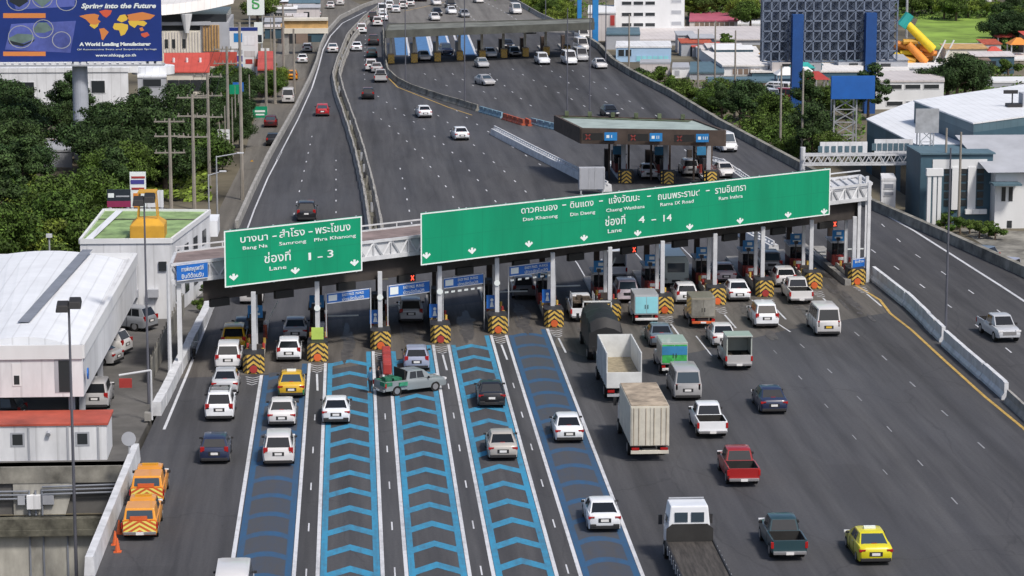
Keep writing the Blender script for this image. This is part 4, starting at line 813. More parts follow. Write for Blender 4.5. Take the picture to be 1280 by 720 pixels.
# queue at the booths and painted lanes, left to right
V('hatch','navy',268,577,'dark navy hatchback alone in the leftmost lane above the orange trucks')
V('suv_rack','white',274,524,'white suv with black roof rack, last in the leftmost toll queue')
V('sedan','silver',281,491,'silver car just ahead of the white suv with the roof rack')
V('suv','white',285,461,'white suv behind the green and yellow taxi in the leftmost queue')
V('suv','taxi',292,438,'green and yellow tall taxi at the front of the leftmost queue',low='green',taxi=True)
V('sedan','teal',305,424,'dark green car beside the first striped nose, half hidden by a post')
V('van','white',314,378,'white van driving off beyond the leftmost booth under the green sign',few=True)
V('hatch','white',361,450,'white hatchback between the first and second striped noses')
V('sedan','silver',369,424,'silver sedan just ahead of the white hatchback between the first two noses')
V('sedan','taxi',364,495,'orange yellow taxi with green lower body in the first painted lane',low='green',taxi=True)
V('sedan','white',352,531,'white sedan right behind the orange yellow taxi in the painted lane')
V('suv','white',348,580,'white suv last of the three vehicles in the first painted lane')
V('van','white',290,770,'white van whose roof shows at the lower edge left of the painted lanes')
V('coupe','white',420,528,'white sedan alone at the left side of the second painted lane')
V('suv','silver',514,402,'silver suv passing under the blue easy pass sign of the third painted lane')
V('hatch','bluesilver',521,461,'blue grey hatchback right behind the grey green pickup standing crosswise')
V('coupe','black',615,507,'black sedan in the fourth painted lane')
V('sedan','silver2',629,573,'champagne silver sedan in the fourth painted lane nearer than the black one')
V('suv','grey',655,372,'dark vehicle in shade under the blue sign of the fifth painted lane',few=True)
V('sedan','white',712,551,'small white sedan in the middle of the fifth painted lane')
V('coupe','white',756,662,'white sports sedan with black rear grilles near the lower edge in the fifth painted lane')
V('pickup_cargo','white',729,400,'white pickup piled with household goods in front of the dark tarpaulin truck')
V('tarp_truck','navy',757,452,'truck covered with a black tarpaulin ahead of the tall open white truck')
V('open_truck','white',780,500,'tall open white truck with ribbed sides, left of the silver van')
V('box_truck','white',812,573,'cream box truck with rusty roof and two rear doors')
V('flatbed','white',886,752,'white cab flatbed truck with dark wooden bed at the lower edge')
V('suv','pinkwhite',785,377,'pale pinkish white suv ahead of the small truck with light blue doors',few=True)
V('small_box','white',808,404,'small truck with light blue rear doors beside a striped nose',boxc='silver')
V('sedan','greyblue',828,432,'grey blue sedan right behind the small truck with light blue doors')
V('ad_box','silver',843,467,'small truck with a green poster on its back doors',boxc='mintgrey')
V('minivan','silver',860,498,'silver van right beside the tall open white truck')
V('minibus','mintgrey',845,358,'pale green grey minibus passing between the booths beyond the fourth right lane',few=True)
V('pickup_canopy','white',770,347,'white roofed dark vehicle leaving the booth beyond the light blue doored truck',boxc='white',few=True)
V('hatch','white',859,378,'white hatchback just behind the pale green grey minibus')
V('canvas_box','grey',879,408,'small truck with grey tarpaulin box and orange bumper left of a striped nose',boxc='tan')
V('sedan','white',906,432,'white sedan just ahead of the grey pickup with the high canopy')
V('pickup_canopy','silver',924,460,'grey pickup with a high open backed canopy and benches',boxc='mintgrey')
V('pickup','white',891,545,'white double cab pickup right of the cream box truck')
V('pickup','red',930,605,'red double cab pickup in the middle of the wide apron')
V('sedan','navy',968,515,'dark navy sedan on the open apron right of the white double cab pickup')
V('pickup','teal',987,697,'dark green pickup near the lower edge right of the flatbed truck')
V('sedan','yellow',1095,703,'bright yellow taxi with roof lamp at the lower right',taxi=True)
V('van','white',1036,418,'white high roof van with yellow plate, rightmost vehicle on the apron')
V('suv','white',959,408,'white suv just left of the white high roof van')
V('sedan','white',925,375,'white sedan left of a striped nose, behind the pale rose sedan')
V('sedan','pinkwhite',908,352,'pale rose sedan at the booth ahead of the white sedan')
V('pickup','white',1002,378,'white pickup ahead of the white high roof van')
V('hatch','white',983,357,'rounded white hatchback ahead of the white pickup at the right booths')
V('suv','grey',965,340,'grey suv inside the booth row ahead of the rounded white hatchback',few=True)
V('pickup','silver',1262,426,'silver pickup coming towards the camera on the right carriageway',front=True,yaw=4)
t = V('pickup_net','mintgrey2',511,497,'grey green pickup standing crosswise over two painted lanes with green nets in its bed',yaw=-62,scale=.9)
p = P(514,497,0); t.location = (p.x-.0,p.y+1.9,0)
person('person in a blue shirt standing behind the tailgate of the crosswise pickup', P(463,491), 1.0, 'cloth_blue', 'cloth_dark')
person('person in dark clothes leaning near the tail of the crosswise pickup', P(473,489), -1.4, 'cloth_dark', 'cloth_dark')
V('service','orange',175,672,'nearer orange service truck with yellow and red stripes by the white parapet')
V('service','orange',184,630,'farther orange service truck right ahead of the other striped one')
# beyond the main plaza
V('suv','black',383,275,'black suv driving away just above the smaller green sign')
V('hatch','brightred',403,144,'red hatchback alone on the upper left carriageway')
V('sedan','white',578,174,'white sedan on the middle carriageway above the long green sign',yaw=6)
V('sedan','white',532,146,'white sedan left of the orange and blue water barriers',yaw=6)
V('hatch','black',460,123,'black hatchback beside the upper median',few=True)
V('pickup','silver',476,102,'silver pickup near the bend of the grimy barrier',few=True)
V('suv','white',464,88,'white suv behind two dark cars below the far toll plaza',few=True)
V('hatch','teal',465,71,'small dark teal car between a black suv and a white suv',few=True)
V('suv','black',467,56,'black suv left of the far toll roof',few=True)
V('sedan','white',446,63,'white sedan in the lane right of the upper median',few=True)
V('suv','white',452,41,'white suv rounding the bend right of the upper median',few=True)
V('sedan','white',416,65,'white sedan on the left carriageway near the bend',few=True)
V('suv','white',472,32,'white suv in the tail of the distant jam',few=True)
V('sedan','silver',471,90,'silver sedan close to the grimy curved barrier',few=True)
for k, (x, y, c_, kd) in enumerate([(478,17,'white','van'),(487,11,'white','suv'),(495,15,'white','sedan'),(504,10,'white','suv'),(513,7,'white','sedan'),(466,26,'black','suv'),(479,25,'white','sedan'),(516,1,'black','sedan'),(528,1,'maroon','suv')]):
    V(kd,c_,x,y,'distant %s %s in the jam at the top of the left bend'%({'maroon':'dark red'}.get(c_,c_),CATS[kd]),few=True,group='distant vehicles in the jam by the bend')
for x, y, c_, kd, lb, fr_ in [(547,6,'white','sedan','white sedan beyond the far toll roof, second from the jam',True),(548,19,'black','sedan','black car between two white ones beyond the far toll roof',True),(545,25,'white','sedan','white sedan just above the left half of the far toll roof',True),(565,10,'black','suv','black suv beyond the far toll roof with a white car before it',True),(566,17,'white','sedan','white sedan directly below a black suv beyond the far toll roof',True),(582,21,'grey','hatch','dark grey car just above the middle of the far toll roof',True),(600,3,'white','sedan','white sedan at the top edge over the far toll roof',True),(647,17,'white','van','white van on the far road beside the right parapet',True),
  (532,75,'white','sedan','white sedan leaving the second far booth lane from the left',True),(560,68,'navy','suv','blue dark suv inside the third far booth lane',True),(615,71,'white','sedan','white sedan at the middle far booths',True),(605,84,'silver','sedan','silver sedan just out of the middle far booths',True),(613,106,'silver','sedan','silver sedan alone on the dark apron below the far booths',True),(645,70,'black','hatch','black hatchback at the far booths right of a white sedan',True),(637,60,'black','sedan','dark sedan inside the far booths',True),(681,80,'white','suv','white suv leaving the right part of the far booths',True),(715,80,'white','van','white van below the right end of the far toll roof',True),(729,76,'silver','van','silver van beside the white van at the right end of the far toll roof',True),(730,63,'white','van','white van, lower of two in line at the right end of the far booths',True),(731,50,'white','van','white van, upper of two in line at the right end of the far booths',True),(753,85,'white','sedan','white sedan outside the right end of the far toll roof',True),(665,41,'white','sedan','white sedan seen through the far booths',True),(766,146,'black','sedan','black sedan half hidden by the dark roof of the middle booths',True),(913,189,'white','van','white van beside the right end of the middle booth roof',True),(911,221,'white','sedan','white sedan right of the middle booths by the lattice barrier',True)]:
    V(kd,c_,x,y,lb,front=fr_,few=(y < 150),yaw=(18 if 100 < y < 120 else 6))
for x, y, c_, kd, lb in [(360,128,'white','van','white van on the frontage road beside the trees'),(338,158,'maroon','hatch','dark red car on the frontage road below the green frontage sign'),(341,181,'black','hatch','black car on the frontage road close to the highway parapet'),(378,78,'white','sedan','white car on the frontage road below the pale footbridge'),(384,64,'white','hatch','white car just below the pale footbridge'),(387,46,'black','suv','dark suv under the pale footbridge'),(413,10,'white','sedan','white car at the top of the frontage road'),(425,6,'white','van','white van at the top of the frontage road near the parapet'),(396,20,'silver','sedan','silver car on the frontage road above the pale footbridge'),(365,99,'orange','hatch','orange car on the frontage road ahead of the white van')]:
    V(kd,c_,x,y,lb,z=GZ+.03,few=True)
V('pickup','white',70,181,'white pickup parked sideways among the trees by the billboard pillar',z=GZ,yaw=80)
for x, y, c_, kd, lb, yw in [(160,440,'white','suv','white suv parked under the edge of the long white building',70),(149,452,'silver','sedan','silver car parked nearer than the white suv in the yard',70),(118,510,'silver','suv','silver suv parked behind the red roofed kiosk',0),(30,525,'black','suv','black vehicle parked under the long white building',80),(190,410,'grey','suv','dark suv in the shade deep in the yard',60)]:
    V(kd,c_,x,y,lb,yaw=yw,z=-.12)
V('suv','greyblue',1245,330,'blue grey vehicle parked beyond the right parapet',z=GZ,yaw=50); V('van','bluesilver',1272,350,'pale blue van parked beyond the right parapet at the frame edge',z=GZ,yaw=50)
for k, (x, y) in enumerate([(144,681),(149,667),(147,690)]):
    p = P(x,y); t = thing('traffic_cone', p, 'orange cone with white band by the parapet behind the orange trucks', 'cone', 'orange cones behind the service trucks'); MB().cyl(p,p+Vector((0,0,.75)),.16,.03,n=10).build('cone','orange',t); MB().cyl(p+Vector((0,0,.35)),p+Vector((0,0,.48)),.096,.075,n=10).build('band','sign_white',t); MB().box(p.x-.2,p.x+.2,p.y-.2,p.y+.2,0,.04).build('base','orange',t)
def rider(x, y, label, z=0):
    p = P(x,y,z); t = thing('motorcycle', p, label, 'motorcycle'); 
    for yy in (-.6,.65): b = MB(); b.cyl((p.x-.05,p.y+yy,z+.3),(p.x+.05,p.y+yy,z+.3),.3,n=14); b.build('wheel','tyre',t)
    b = MB(); b.hexa([(p.x-.12,p.y-.6,z+.4),(p.x+.12,p.y-.6,z+.4),(p.x+.1,p.y+.5,z+.35),(p.x-.1,p.y+.5,z+.35)],[(p.x-.13,p.y-.7,z+.8),(p.x+.13,p.y-.7,z+.8),(p.x+.1,p.y+.4,z+.75),(p.x-.1,p.y+.4,z+.75)]); b.build('body','trim',t,bevel=.04); b = MB(); b.bar((p.x-.35,p.y+.45,z+1.05),(p.x+.35,p.y+.45,z+1.05),.05); b.bar((p.x,p.y+.65,z+.3),(p.x,p.y+.42,z+1.05),.06); b.build('handlebar','galv',t)
rider(243,447,'dark motorcycle at the far left edge of the leftmost toll lane')

# ------------------------------------------------------------------ middle booths and far plaza
def roofed_plaza(label, top_px, ztop, th, wallm, roofm, parapet=True):
    t = thing('toll_roof', P(*top_px[0], ztop), label, 'canopy'); pts = [P(x,y,ztop) for x, y in top_px]
    q = MB(); q.prism([(p.x,p.y) for p in pts], ztop-th, ztop-.15, 0, 1); q.build('roof_slab',[wallm,roofm],t)
    n = len(pts); q = MB()
    for i in range(n):
        a = pts[i]; b = pts[(i+1)%n]; d_ = (b-a).normalized(); nn = Vector((-d_.y,d_.x,0))*.15
        q.hexa([a-nn+UZ*(-th-.01),b-nn+UZ*(-th-.01),b+nn+UZ*(-th-.01),a+nn+UZ*(-th-.01)],[a-nn,b-nn,b+nn,a+nn])
    q.build('fascia',wallm,t); return t, pts
t, pts = roofed_plaza('dark brown flat roof over the three middle toll booths', [(727,160),(906,163),(868,149),(694,144)], 6.0, 1.6, 'canopy_brown', 'roof_greygreen')
q = MB(); a, b = pts[3], pts[2]
for k in range(6): p = a.lerp(b,(k+.5)/6); q.box(p.x-.2,p.x+.2,p.y-.3,p.y+.1,6.0,6.5)
q.build('roof_vent','moss_roof',t); q = MB(); strip(q,[pts[3]+Vector((.6,-.9,0)),pts[2]+Vector((-.6,-.9,0))],1.2,5.9); q.build('moss_gutter','moss_roof',t)
EX = Vector((1,0,0))
for k, (x, y) in enumerate([(783,229),(836,230),(890,230)]):
    n = P(x,y); od = ORD[k]
    t = thing('toll_island', n, f'{od} island of the middle booths from the left, with round yellow striped nose', 'toll island', 'islands of the middle booths'); b = MB(); b.box(n.x-.6,n.x+.6,n.y+.3,n.y+16,0,.35); b.build('kerb','barrier_white',t)
    b = MB(); b.prism([(n.x-.75,n.y+1.5),(n.x-.8,n.y+.4),(n.x-.4,n.y),(n.x+.4,n.y),(n.x+.8,n.y+.4),(n.x+.75,n.y+1.5)],0,1.3); b.build('crash_cushion','k_stripe',t)
    b = MB(); chevrons(b,Vector((n.x-.5,n.y-.012,.02)),EX,UZ,1.0,1.26,.4,.22,.4); chevrons(b,Vector((n.x-.78,n.y+.25,.02)),EX,UZ,.3,1.26,.4,.22,.05); b.build('chevron_stripes','y_stripe',t)
    for dx, m_ in ((-.25,'wall_grey'),): b = MB(); b.box(n.x-.35,n.x+.1,n.y+1.8,n.y+2.2,0.3,4.5); b.build('column',m_,t)
    b = MB(); b.box(n.x-.2,n.x+.15,n.y+12,n.y+12.3,.3,4.5); b.build('rear_column','canopy_dark',t)
    bt = thing('toll_booth', (n.x,n.y+6,0.35), f'dark booth with blue board on the {od} island of the middle plaza', 'toll booth', 'booths of the middle plaza')
    b = MB(); b.box(n.x-.6,n.x+.5,n.y+6,n.y+9,.35,1.3); b.build('lower_wall','red_dark',bt); b = MB(); b.box(n.x-.58,n.x+.48,n.y+6.02,n.y+8.98,1.3,2.2); b.build('glazing','glass',bt); b = MB(); b.box(n.x-.7,n.x+.6,n.y+5.9,n.y+9.1,2.2,2.35); b.build('roof','canopy_dark',bt); b = MB(); b.box(n.x-.85,n.x+.1,n.y+5.85,n.y+5.93,2.3,3.2); b.build('number_board','ad_blue',bt)
    for e, (dx, dy, w2, h2, m_) in enumerate([(-1.1,10,.5,2.0,'canopy_dark'),(.2,3.6,.4,1.2,'red_dark'),(-.3,9.6,.6,1.9,'canopy_dark'),(-.2,4.6,.3,1.7,'dark_steel')]): q = MB(); q.box(n.x+dx-w2/2,n.x+dx+w2/2,n.y+dy,n.y+dy+.8,.35 if abs(dx)<.6 else .0,.35+h2); q.build('machine_cabinet',m_,t)
    for dx, dy in ((-1.5,3.2),(1.2,9.4)): q = MB(); q.box(n.x+dx-.1,n.x+dx+.1,n.y+dy,n.y+dy+.25,0,4.5); q.build('roof_post','canopy_brown',t)
    s0 = pts[0].lerp(pts[1],(k+.08)/3+.02)
    b = thing('roof_sign', s0+UZ*-1, f'lit red cross and blue lane number on the brown roof edge, {od} from the left', 'traffic signal', 'signs on the middle roof edge')
    fx = Q([762,817,873][k],170,pts[0].y).x; fs = (fx-pts[0].x)/(pts[1].x-pts[0].x); fy = min(pts[0].lerp(pts[1],max(0,fs-.22)).y, pts[0].lerp(pts[1],min(1,fs+.1)).y); xs = Vector((fx+.3,fy-.35,6.0-1.15)); q = MB(); q.box(xs.x-3.2,xs.x-1.1,xs.y+.02,xs.y+.07,xs.z,xs.z+.75); q.build('signal_panel','led_black',b); q = MB()
    for s in (-1,1): q.add([(xs.x-2.95,xs.y+.01,xs.z+.37-.25*s),(xs.x-2.8,xs.y+.01,xs.z+.37-.3*s),(xs.x-2.35,xs.y+.01,xs.z+.37+.25*s),(xs.x-2.5,xs.y+.01,xs.z+.37+.3*s)],[(0,1,2,3)])
    q.build('red_cross','red_dark',b); q = MB(); q.box(xs.x-.95,xs.x+.35,xs.y+.0,xs.y+.08,xs.z-.02,xs.z+.82); q.build('number_panel','blue_board',b)
    q = MB(); q.box(xs.x-.75,xs.x-.45,xs.y-.02,xs.y-.005,xs.z+.25,xs.z+.55); [q.box(xs.x-.25+e*.2,xs.x-.18+e*.2,xs.y-.02,xs.y-.005,xs.z+.25,xs.z+.55) for e in range(k+1)]; q.build('number_mark','sign_white',b)
V('sedan','white',812,222,'white sedan in shade under the middle booth roof',few=True); V('suv','grey',864,219,'grey suv in shade under the right part of the middle booth roof',few=True)
p = P(740,243); t = thing('cabinet', p, 'grey steel cabinet on legs at the end of the white lattice barrier', 'cabinet'); MB().box(p.x-1.3,p.x+1.3,p.y,p.y+1.0,.5,2.7).build('body','wall_grey',t,bevel=.03); q = MB(); [q.box(p.x+e-.04,p.x+e+.04,p.y-.02,p.y,.5,2.7) for e in (-1.2,-.3,.3,1.2)]; q.build('door_frame','galv',t); q = MB(); [q.box(p.x+e-.08,p.x+e+.08,p.y+.1,p.y+.3,0,.5) for e in (-1.1,1.1)]; q.build('leg','galv',t)

t, pts = roofed_plaza('long grey flat roof over the far toll plaza', [(482,38),(742,28),(741,22.5),(485,29.5)], 5.6, 1.15, 'canopy_grey', 'canopy_top')
FN = [(489,79),(518,78),(547,76.5),(575,75),(603,74),(630,72),(657,70.5),(683,69),(709,67)]
for k, (x, y) in enumerate(FN):
    n = P(x,y); yb_ = pts[0].lerp(pts[1],(x-482)/260).y
    t = thing('toll_island', n, f'far toll island with yellow nose, {ORD[k]} from the left under the long grey roof', 'toll island', 'islands of the far plaza'); b = MB(); b.box(n.x-.35,n.x+.35,n.y,n.y+16,0,.3); b.build('kerb','concrete',t); b = MB(); b.box(n.x-.5,n.x+.5,n.y-.5,n.y+1.5,0,1.4); b.build('crash_cushion','k_stripe' if k > 7 else 'gold',t,bevel=.1)
    b = MB(); chevrons(b,Vector((n.x-.5,n.y-.52,.02)),EX,UZ,1.0,1.3,.5,.28,.5); b.build('chevron_stripes','y_stripe',t)
    b = MB(); b.box(n.x-.2,n.x+.2,n.y+1.6,n.y+2.0,.3,4.6); b.build('column','wall_cream' if k < 8 else 'steel_white',t); b = MB(); b.box(n.x-.5,n.x+.3,n.y+5,n.y+7.5,.3,2.5); b.build('booth','canopy_brown' if k > 3 else 'wall_grey',t)
q = MB()
for (x0, x1) in ((495,512),(523,540),(552,566),(579,594)):
    q.add([P(x,y)+UZ*.012 for x, y in ((x0,69),(x1,69),(x1-3-(x1-500)*.06,42),(x0-3-(x0-500)*.06,42))],[(0,1,2,3)])
struct('far_lane_paint', q, 'blue_far')
q = MB()
for x0 in (512,540,543,566,577,596): strip(q, LP((x0,70),(x0-4-(x0-500)*.08,42)), .35, .016)
struct('far_lane_edge', q, 'white_line')

# ------------------------------------------------------------------ left side: yard, buildings
q = MB(); q.box(-75,-13.6,156,157.2,-1.1,-.12); t = thing('retaining_wall', (-30,156,-8), 'stepped mossy concrete retaining wall with pipes below the kiosk', 'retaining wall'); q.build('fascia_beam','concrete_dirty',t)
q = MB(); q.box(-75,-22.4,156.04,158,-3.1,-1.1); q.prism([(0,0),(1,0)],0,0) if 0 else None
q.build('pier_wall','concrete_old',t)
xa = Q(88,650,157).x; xb = Q(152,650,157).x
q = MB(); q.box(-22.4,-13.5,159.5,160,-3.1,-1.1); q.build('recess_back','moss',t)
q = MB(); x1_ = Q(95,607,157).x; x2_ = Q(84,650,157).x; q.hexa([(x2_-3,156.04,-3.1),(x2_,156.04,-3.1),(x2_,158,-3.1),(x2_-3,158,-3.1)],[(x2_-3,156.04,-1.1),(x1_,156.04,-1.1),(x1_,158,-1.1),(x2_-3,158,-1.1)]); q.build('pier_shoulder','concrete_old',t)
q = MB(); q.box(-75,-13.6,155.3,159,-3.75,-3.1); q.box(-75,-13.6,155.2,155.7,-4.1,-3.75); q.build('ledge','moss',t)
q = MB(); q.box(-75,-13.6,155.75,157,-8,-4.1); q.build('lower_wall','concrete_old',t)
q = MB()
for x in (38,55,85): xx = Q(x,690,155.7).x; q.box(xx-.05,xx+.05,155.66,155.74,-8,-4.1)
q.build('drain_pipe','gutter',t)
for z_ in (-1.3,-1.52,-1.75): q = MB(); q.cyl((Q(52,600,155.9).x,155.88,z_),(-13.7,155.88,z_+.1),.06); q.cyl((-75,155.88,z_-.25),(Q(34,600,155.9).x,155.88,z_-.25),.06); q.build('pipe','gutter',t)
for x in (38,46,54): xx = Q(x,610,156.6).x; q = MB(); q.cyl((xx,155.9,-1.5),(xx,155.9,-3.0),.06); q.build('riser_pipe','gutter',t)
q = MB(); x0, x1 = Q(35,616,156.5).x, Q(53,636,156.5).x; q.box(x0,x1,155.65,156.02,-2.6,-1.75); q.build('junction_box','wall_cool',t,bevel=.03)
for a_, b_ in ((24,33),(55,69)): q = MB(); q.box(Q(a_,620,156.6).x,Q(b_,620,156.6).x,155.8,156.02,-2.35,-1.8); q.build('small_box','wall_grey',t)
# kiosk
KY = 157.6; kx0, kx1 = Q(-30,570,KY).x, Q(134,570,KY).x
t = thing('kiosk', (kx0,KY,-.12), 'small white kiosk with red flat roof at the edge of the yard', 'kiosk'); b = MB(); b.box(kx0,kx1,KY,KY+3.6,-.12,1.98); b.build('wall','wall_cool',t); b = MB(); b.box(kx0-.1,kx1+.1,KY-.08,KY+3.7,2.0,2.12); b.build('roof','roof_red_flat',t)
for x in (36,85,123): xx = Q(x,550,KY).x; b = MB(); b.box(xx-.06,xx+.06,KY-.05,KY,-.12,1.98); b.build('pilaster','wall_grey',t)
for x in (22,103):
    xx = Q(x,550,KY).x; b = MB(); b.box(xx-.42,xx+.42,KY-.03,KY,.75,1.6); f_ = b.build('window_frame','wall_grey',t); b = MB(); b.box(xx-.3,xx+.3,KY-.04,KY-.031,.85,1.5); o = b.build('pane','dark_win'); o.parent = f_
xx = Q(61,545,KY).x; b = MB(); b.cyl((xx,KY,1.6),(xx,KY-.25,1.5),.14); b.build('lamp','wall_grey',t)
# long white elevated building
B1 = 161.5; zf, zr_ = 2.9, 5.75; xl, xr = Q(-45,470,B1).x, Q(104,470,B1).x; Y2 = 196.5; xr2 = P(172,318,zr_).x; xl2 = xr2-12.5
t = thing('long_building', (xl,B1,0), 'long white building on columns with a shallow curved roof, left of the toll plaza', 'building')
b = MB(); b.hexa([(xl,B1,zf),(xr,B1,zf),(xr2,Y2,zf),(xl2,Y2,zf)],[(xl,B1,zr_),(xr,B1,zr_),(xr2,Y2,zr_),(xl2,Y2,zr_)]); b.build('wall','wall_cool',t)
rings = []
for k in range(13):
    s = k/12; zz = zr_+.02+.75*(1-(2*s-1)**2)
    rings.append([(xl+(xr-xl)*s*.92+.04*(xr-xl),B1+.5,zz),(xl2+(xr2-xl2)*s*.88+.06*(xr2-xl2),Y2-1.2,zz)])
b = MB()
for k in range(12): b.add([rings[k][0],rings[k+1][0],rings[k+1][1],rings[k][1]],[(0,1,2,3)])
for e, r_ in ((0,0),(1,1)): b.add([rings[k][e] for k in range(13)]+[(rings[12][e][0],rings[12][e][1],zr_),(rings[0][e][0],rings[0][e][1],zr_)],[tuple(range(15))])
b.build('roof','roof_cool',t)
b = MB()
for (xa_, ya_, xb_, yb_) in ((xl,B1,xr,B1),(xr,B1,xr2,Y2),(xr2,Y2,xl2,Y2),(xl2,Y2,xl,B1)):
    d_ = Vector((xb_-xa_,yb_-ya_,0)).normalized(); nn = Vector((d_.y,-d_.x,0))*.12; a = Vector((xa_,ya_,0)); c = Vector((xb_,yb_,0)); b.hexa([a-nn+UZ*(zr_-.5),c-nn+UZ*(zr_-.5),c+nn+UZ*(zr_-.5),a+nn+UZ*(zr_-.5)],[a-nn+UZ*(zr_+.35),c-nn+UZ*(zr_+.35),c+nn+UZ*(zr_+.35),a+nn+UZ*(zr_+.35)])
b.build('parapet','wall_white',t)
b = MB(); g0 = Vector(P(22,416,zr_+.75)); g1 = Vector(P(108,316,zr_+.75)); strip(b,[Vector((g0.x,B1+5,0)),Vector((g1.x,Y2-1.3,0))],.75,zr_+.85); b.build('roof_gutter','gutter',t)
b = MB(); x0, x1 = Q(68,460,B1).x, Q(88,460,B1).x; b.box(x0,x1,B1-.02,B1-.005,zf+.25,zr_-.55); f_ = b.build('door_opening','wall_grey',t); b = MB(); b.box(x0+.25,x1-.06,B1-.035,B1-.021,zf+.3,zr_-.6); o = b.build('door','dark_win'); o.parent = f_
b = MB(); x0, x1 = Q(15,460,B1).x, Q(26,460,B1).x; b.box(x0,x1,B1-.03,B1-.005,zf+.7,zf+2.1); f_ = b.build('window_frame','wall_white',t); b = MB(); b.box(x0+.1,x1-.1,B1-.045,B1-.031,zf+.8,zf+1.35); o = b.build('pane','dark_win'); o.parent = f_
for k in range(6):
    s = k/5*.95+.02
    for ss in (.12,.88): b = MB(); xx = (xl+(xr-xl)*ss)*(1-s)+(xl2+(xr2-xl2)*ss)*s; yy = B1+.6+(Y2-B1-1)*s; b.box(xx-.18,xx+.18,yy-.18,yy+.18,-.12,zf); b.build('column','wall_grey',t)
b = MB(); xx = Q(105,455,B1).x; b.cyl((xx+.12,B1+.6,zf+1.3),(xx+.2,B1+.6,zf+1.3),.35,n=12); b.build('round_badge','blue_sign',t)
# green roof building
zt = 6.0; GR = [P(100,300,zt),P(214,299,zt),P(262,263,zt),P(130,262,zt)]
t = thing('green_roof_building', GR[0], 'white building with a mossy green flat roof carrying a yellow tank frame', 'building'); b = MB(); b.prism([(p.x,p.y) for p in GR],-3,zt-.1,0,1); b.build('wall',['wall_cool','roof_green'],t)
b = MB()
for i in range(4):
    a = GR[i]; c = GR[(i+1)%4]; d_ = (c-a).normalized(); nn = Vector((-d_.y,d_.x,0))*.10; b.hexa([a-nn-UZ*.3,c-nn-UZ*.3,c+nn-UZ*.3,a+nn-UZ*.3],[a-nn+UZ*.08,c-nn+UZ*.08,c+nn+UZ*.08,a+nn+UZ*.08])
b.build('parapet','wall_white',t)
b = MB(); a = GR[0].lerp(GR[3],.7); c = GR[1].lerp(GR[2],.7); strip(b,[a,c],.35,zt-.05); b.build('roof_joint','moss',t); b = MB(); strip(b,[P(110,300,zt),P(150,263,zt)],.6,zt+.02); b.build('roof_walkway','roof_cool',t)
b = MB(); b.box(GR[2].x-4.5,GR[2].x+.6,GR[2].y+.2,GR[2].y+4,zt-2.2,zt-.9); b.build('side_canopy','roof_cool',t)
for x, y in ((203,318),(222,312)): p = Q(x,y,GR[0].y-.1); b = MB(); b.box(p.x-.3,p.x+.3,GR[0].y-.16,GR[0].y-.02,3.6,4.3); b.build('window','dark_win',t)
a_ = GR[1]; c_ = GR[2]; d_ = (c_-a_).normalized(); nn = Vector((d_.y,-d_.x,0))
for k in range(4):
    for z0_ in (1.0,3.6): p0_ = a_+d_*(1.2+k*3.6); q = MB(); q.hexa([Vector((v.x,v.y,z0_)) for v in (p0_+nn*.05,p0_+d_*1.5+nn*.05,p0_+d_*1.5-nn*.1,p0_-nn*.1)],[Vector((v.x,v.y,z0_+1.2)) for v in (p0_+nn*.05,p0_+d_*1.5+nn*.05,p0_+d_*1.5-nn*.1,p0_-nn*.1)]); q.build('side_window','dark_win',t)
for k in range(3): p0_ = GR[0].lerp(GR[1],.35+.22*k); q = MB(); q.box(p0_.x-.4,p0_.x+.4,p0_.y-.45,p0_.y-.02,1.6,2.2); q.build('air_conditioner','wall_grey',t)
yk = thing('yellow_tank', P(183,297,zt), 'yellow hopper with a four legged frame on the mossy green roof', 'tank'); p = P(184,298,zt); b = MB(); b.hexa([(p.x-1.3,p.y,zt-.1),(p.x+1.3,p.y,zt-.1),(p.x+1.3,p.y+3,zt-.1),(p.x-1.3,p.y+3,zt-.1)],[(p.x-1.3,p.y,zt+.95),(p.x+1.3,p.y,zt+.95),(p.x+1.3,p.y+3,zt+.95),(p.x-1.3,p.y+3,zt+.95)]); b.hexa([(p.x-1.3,p.y,zt+.95),(p.x+1.3,p.y,zt+.95),(p.x+1.3,p.y+3,zt+.95),(p.x-1.3,p.y+3,zt+.95)],[(p.x-.8,p.y+.8,zt+1.4),(p.x+.8,p.y+.8,zt+1.4),(p.x+.8,p.y+2.2,zt+1.4),(p.x-.8,p.y+2.2,zt+1.4)]); b.build('hopper','tank_yellow',yk,bevel=.05)
b = MB()
for sx in (-1,1):
    for sy in (.8,2.2): b.bar((p.x+sx*.75,p.y+sy,zt+1.3),(p.x+sx*.6,p.y+sy,zt+3.4),.1)
b.box(p.x-.7,p.x+.7,p.y+.6,p.y+2.4,zt+3.35,zt+3.45); b.build('frame','tank_yellow',yk)
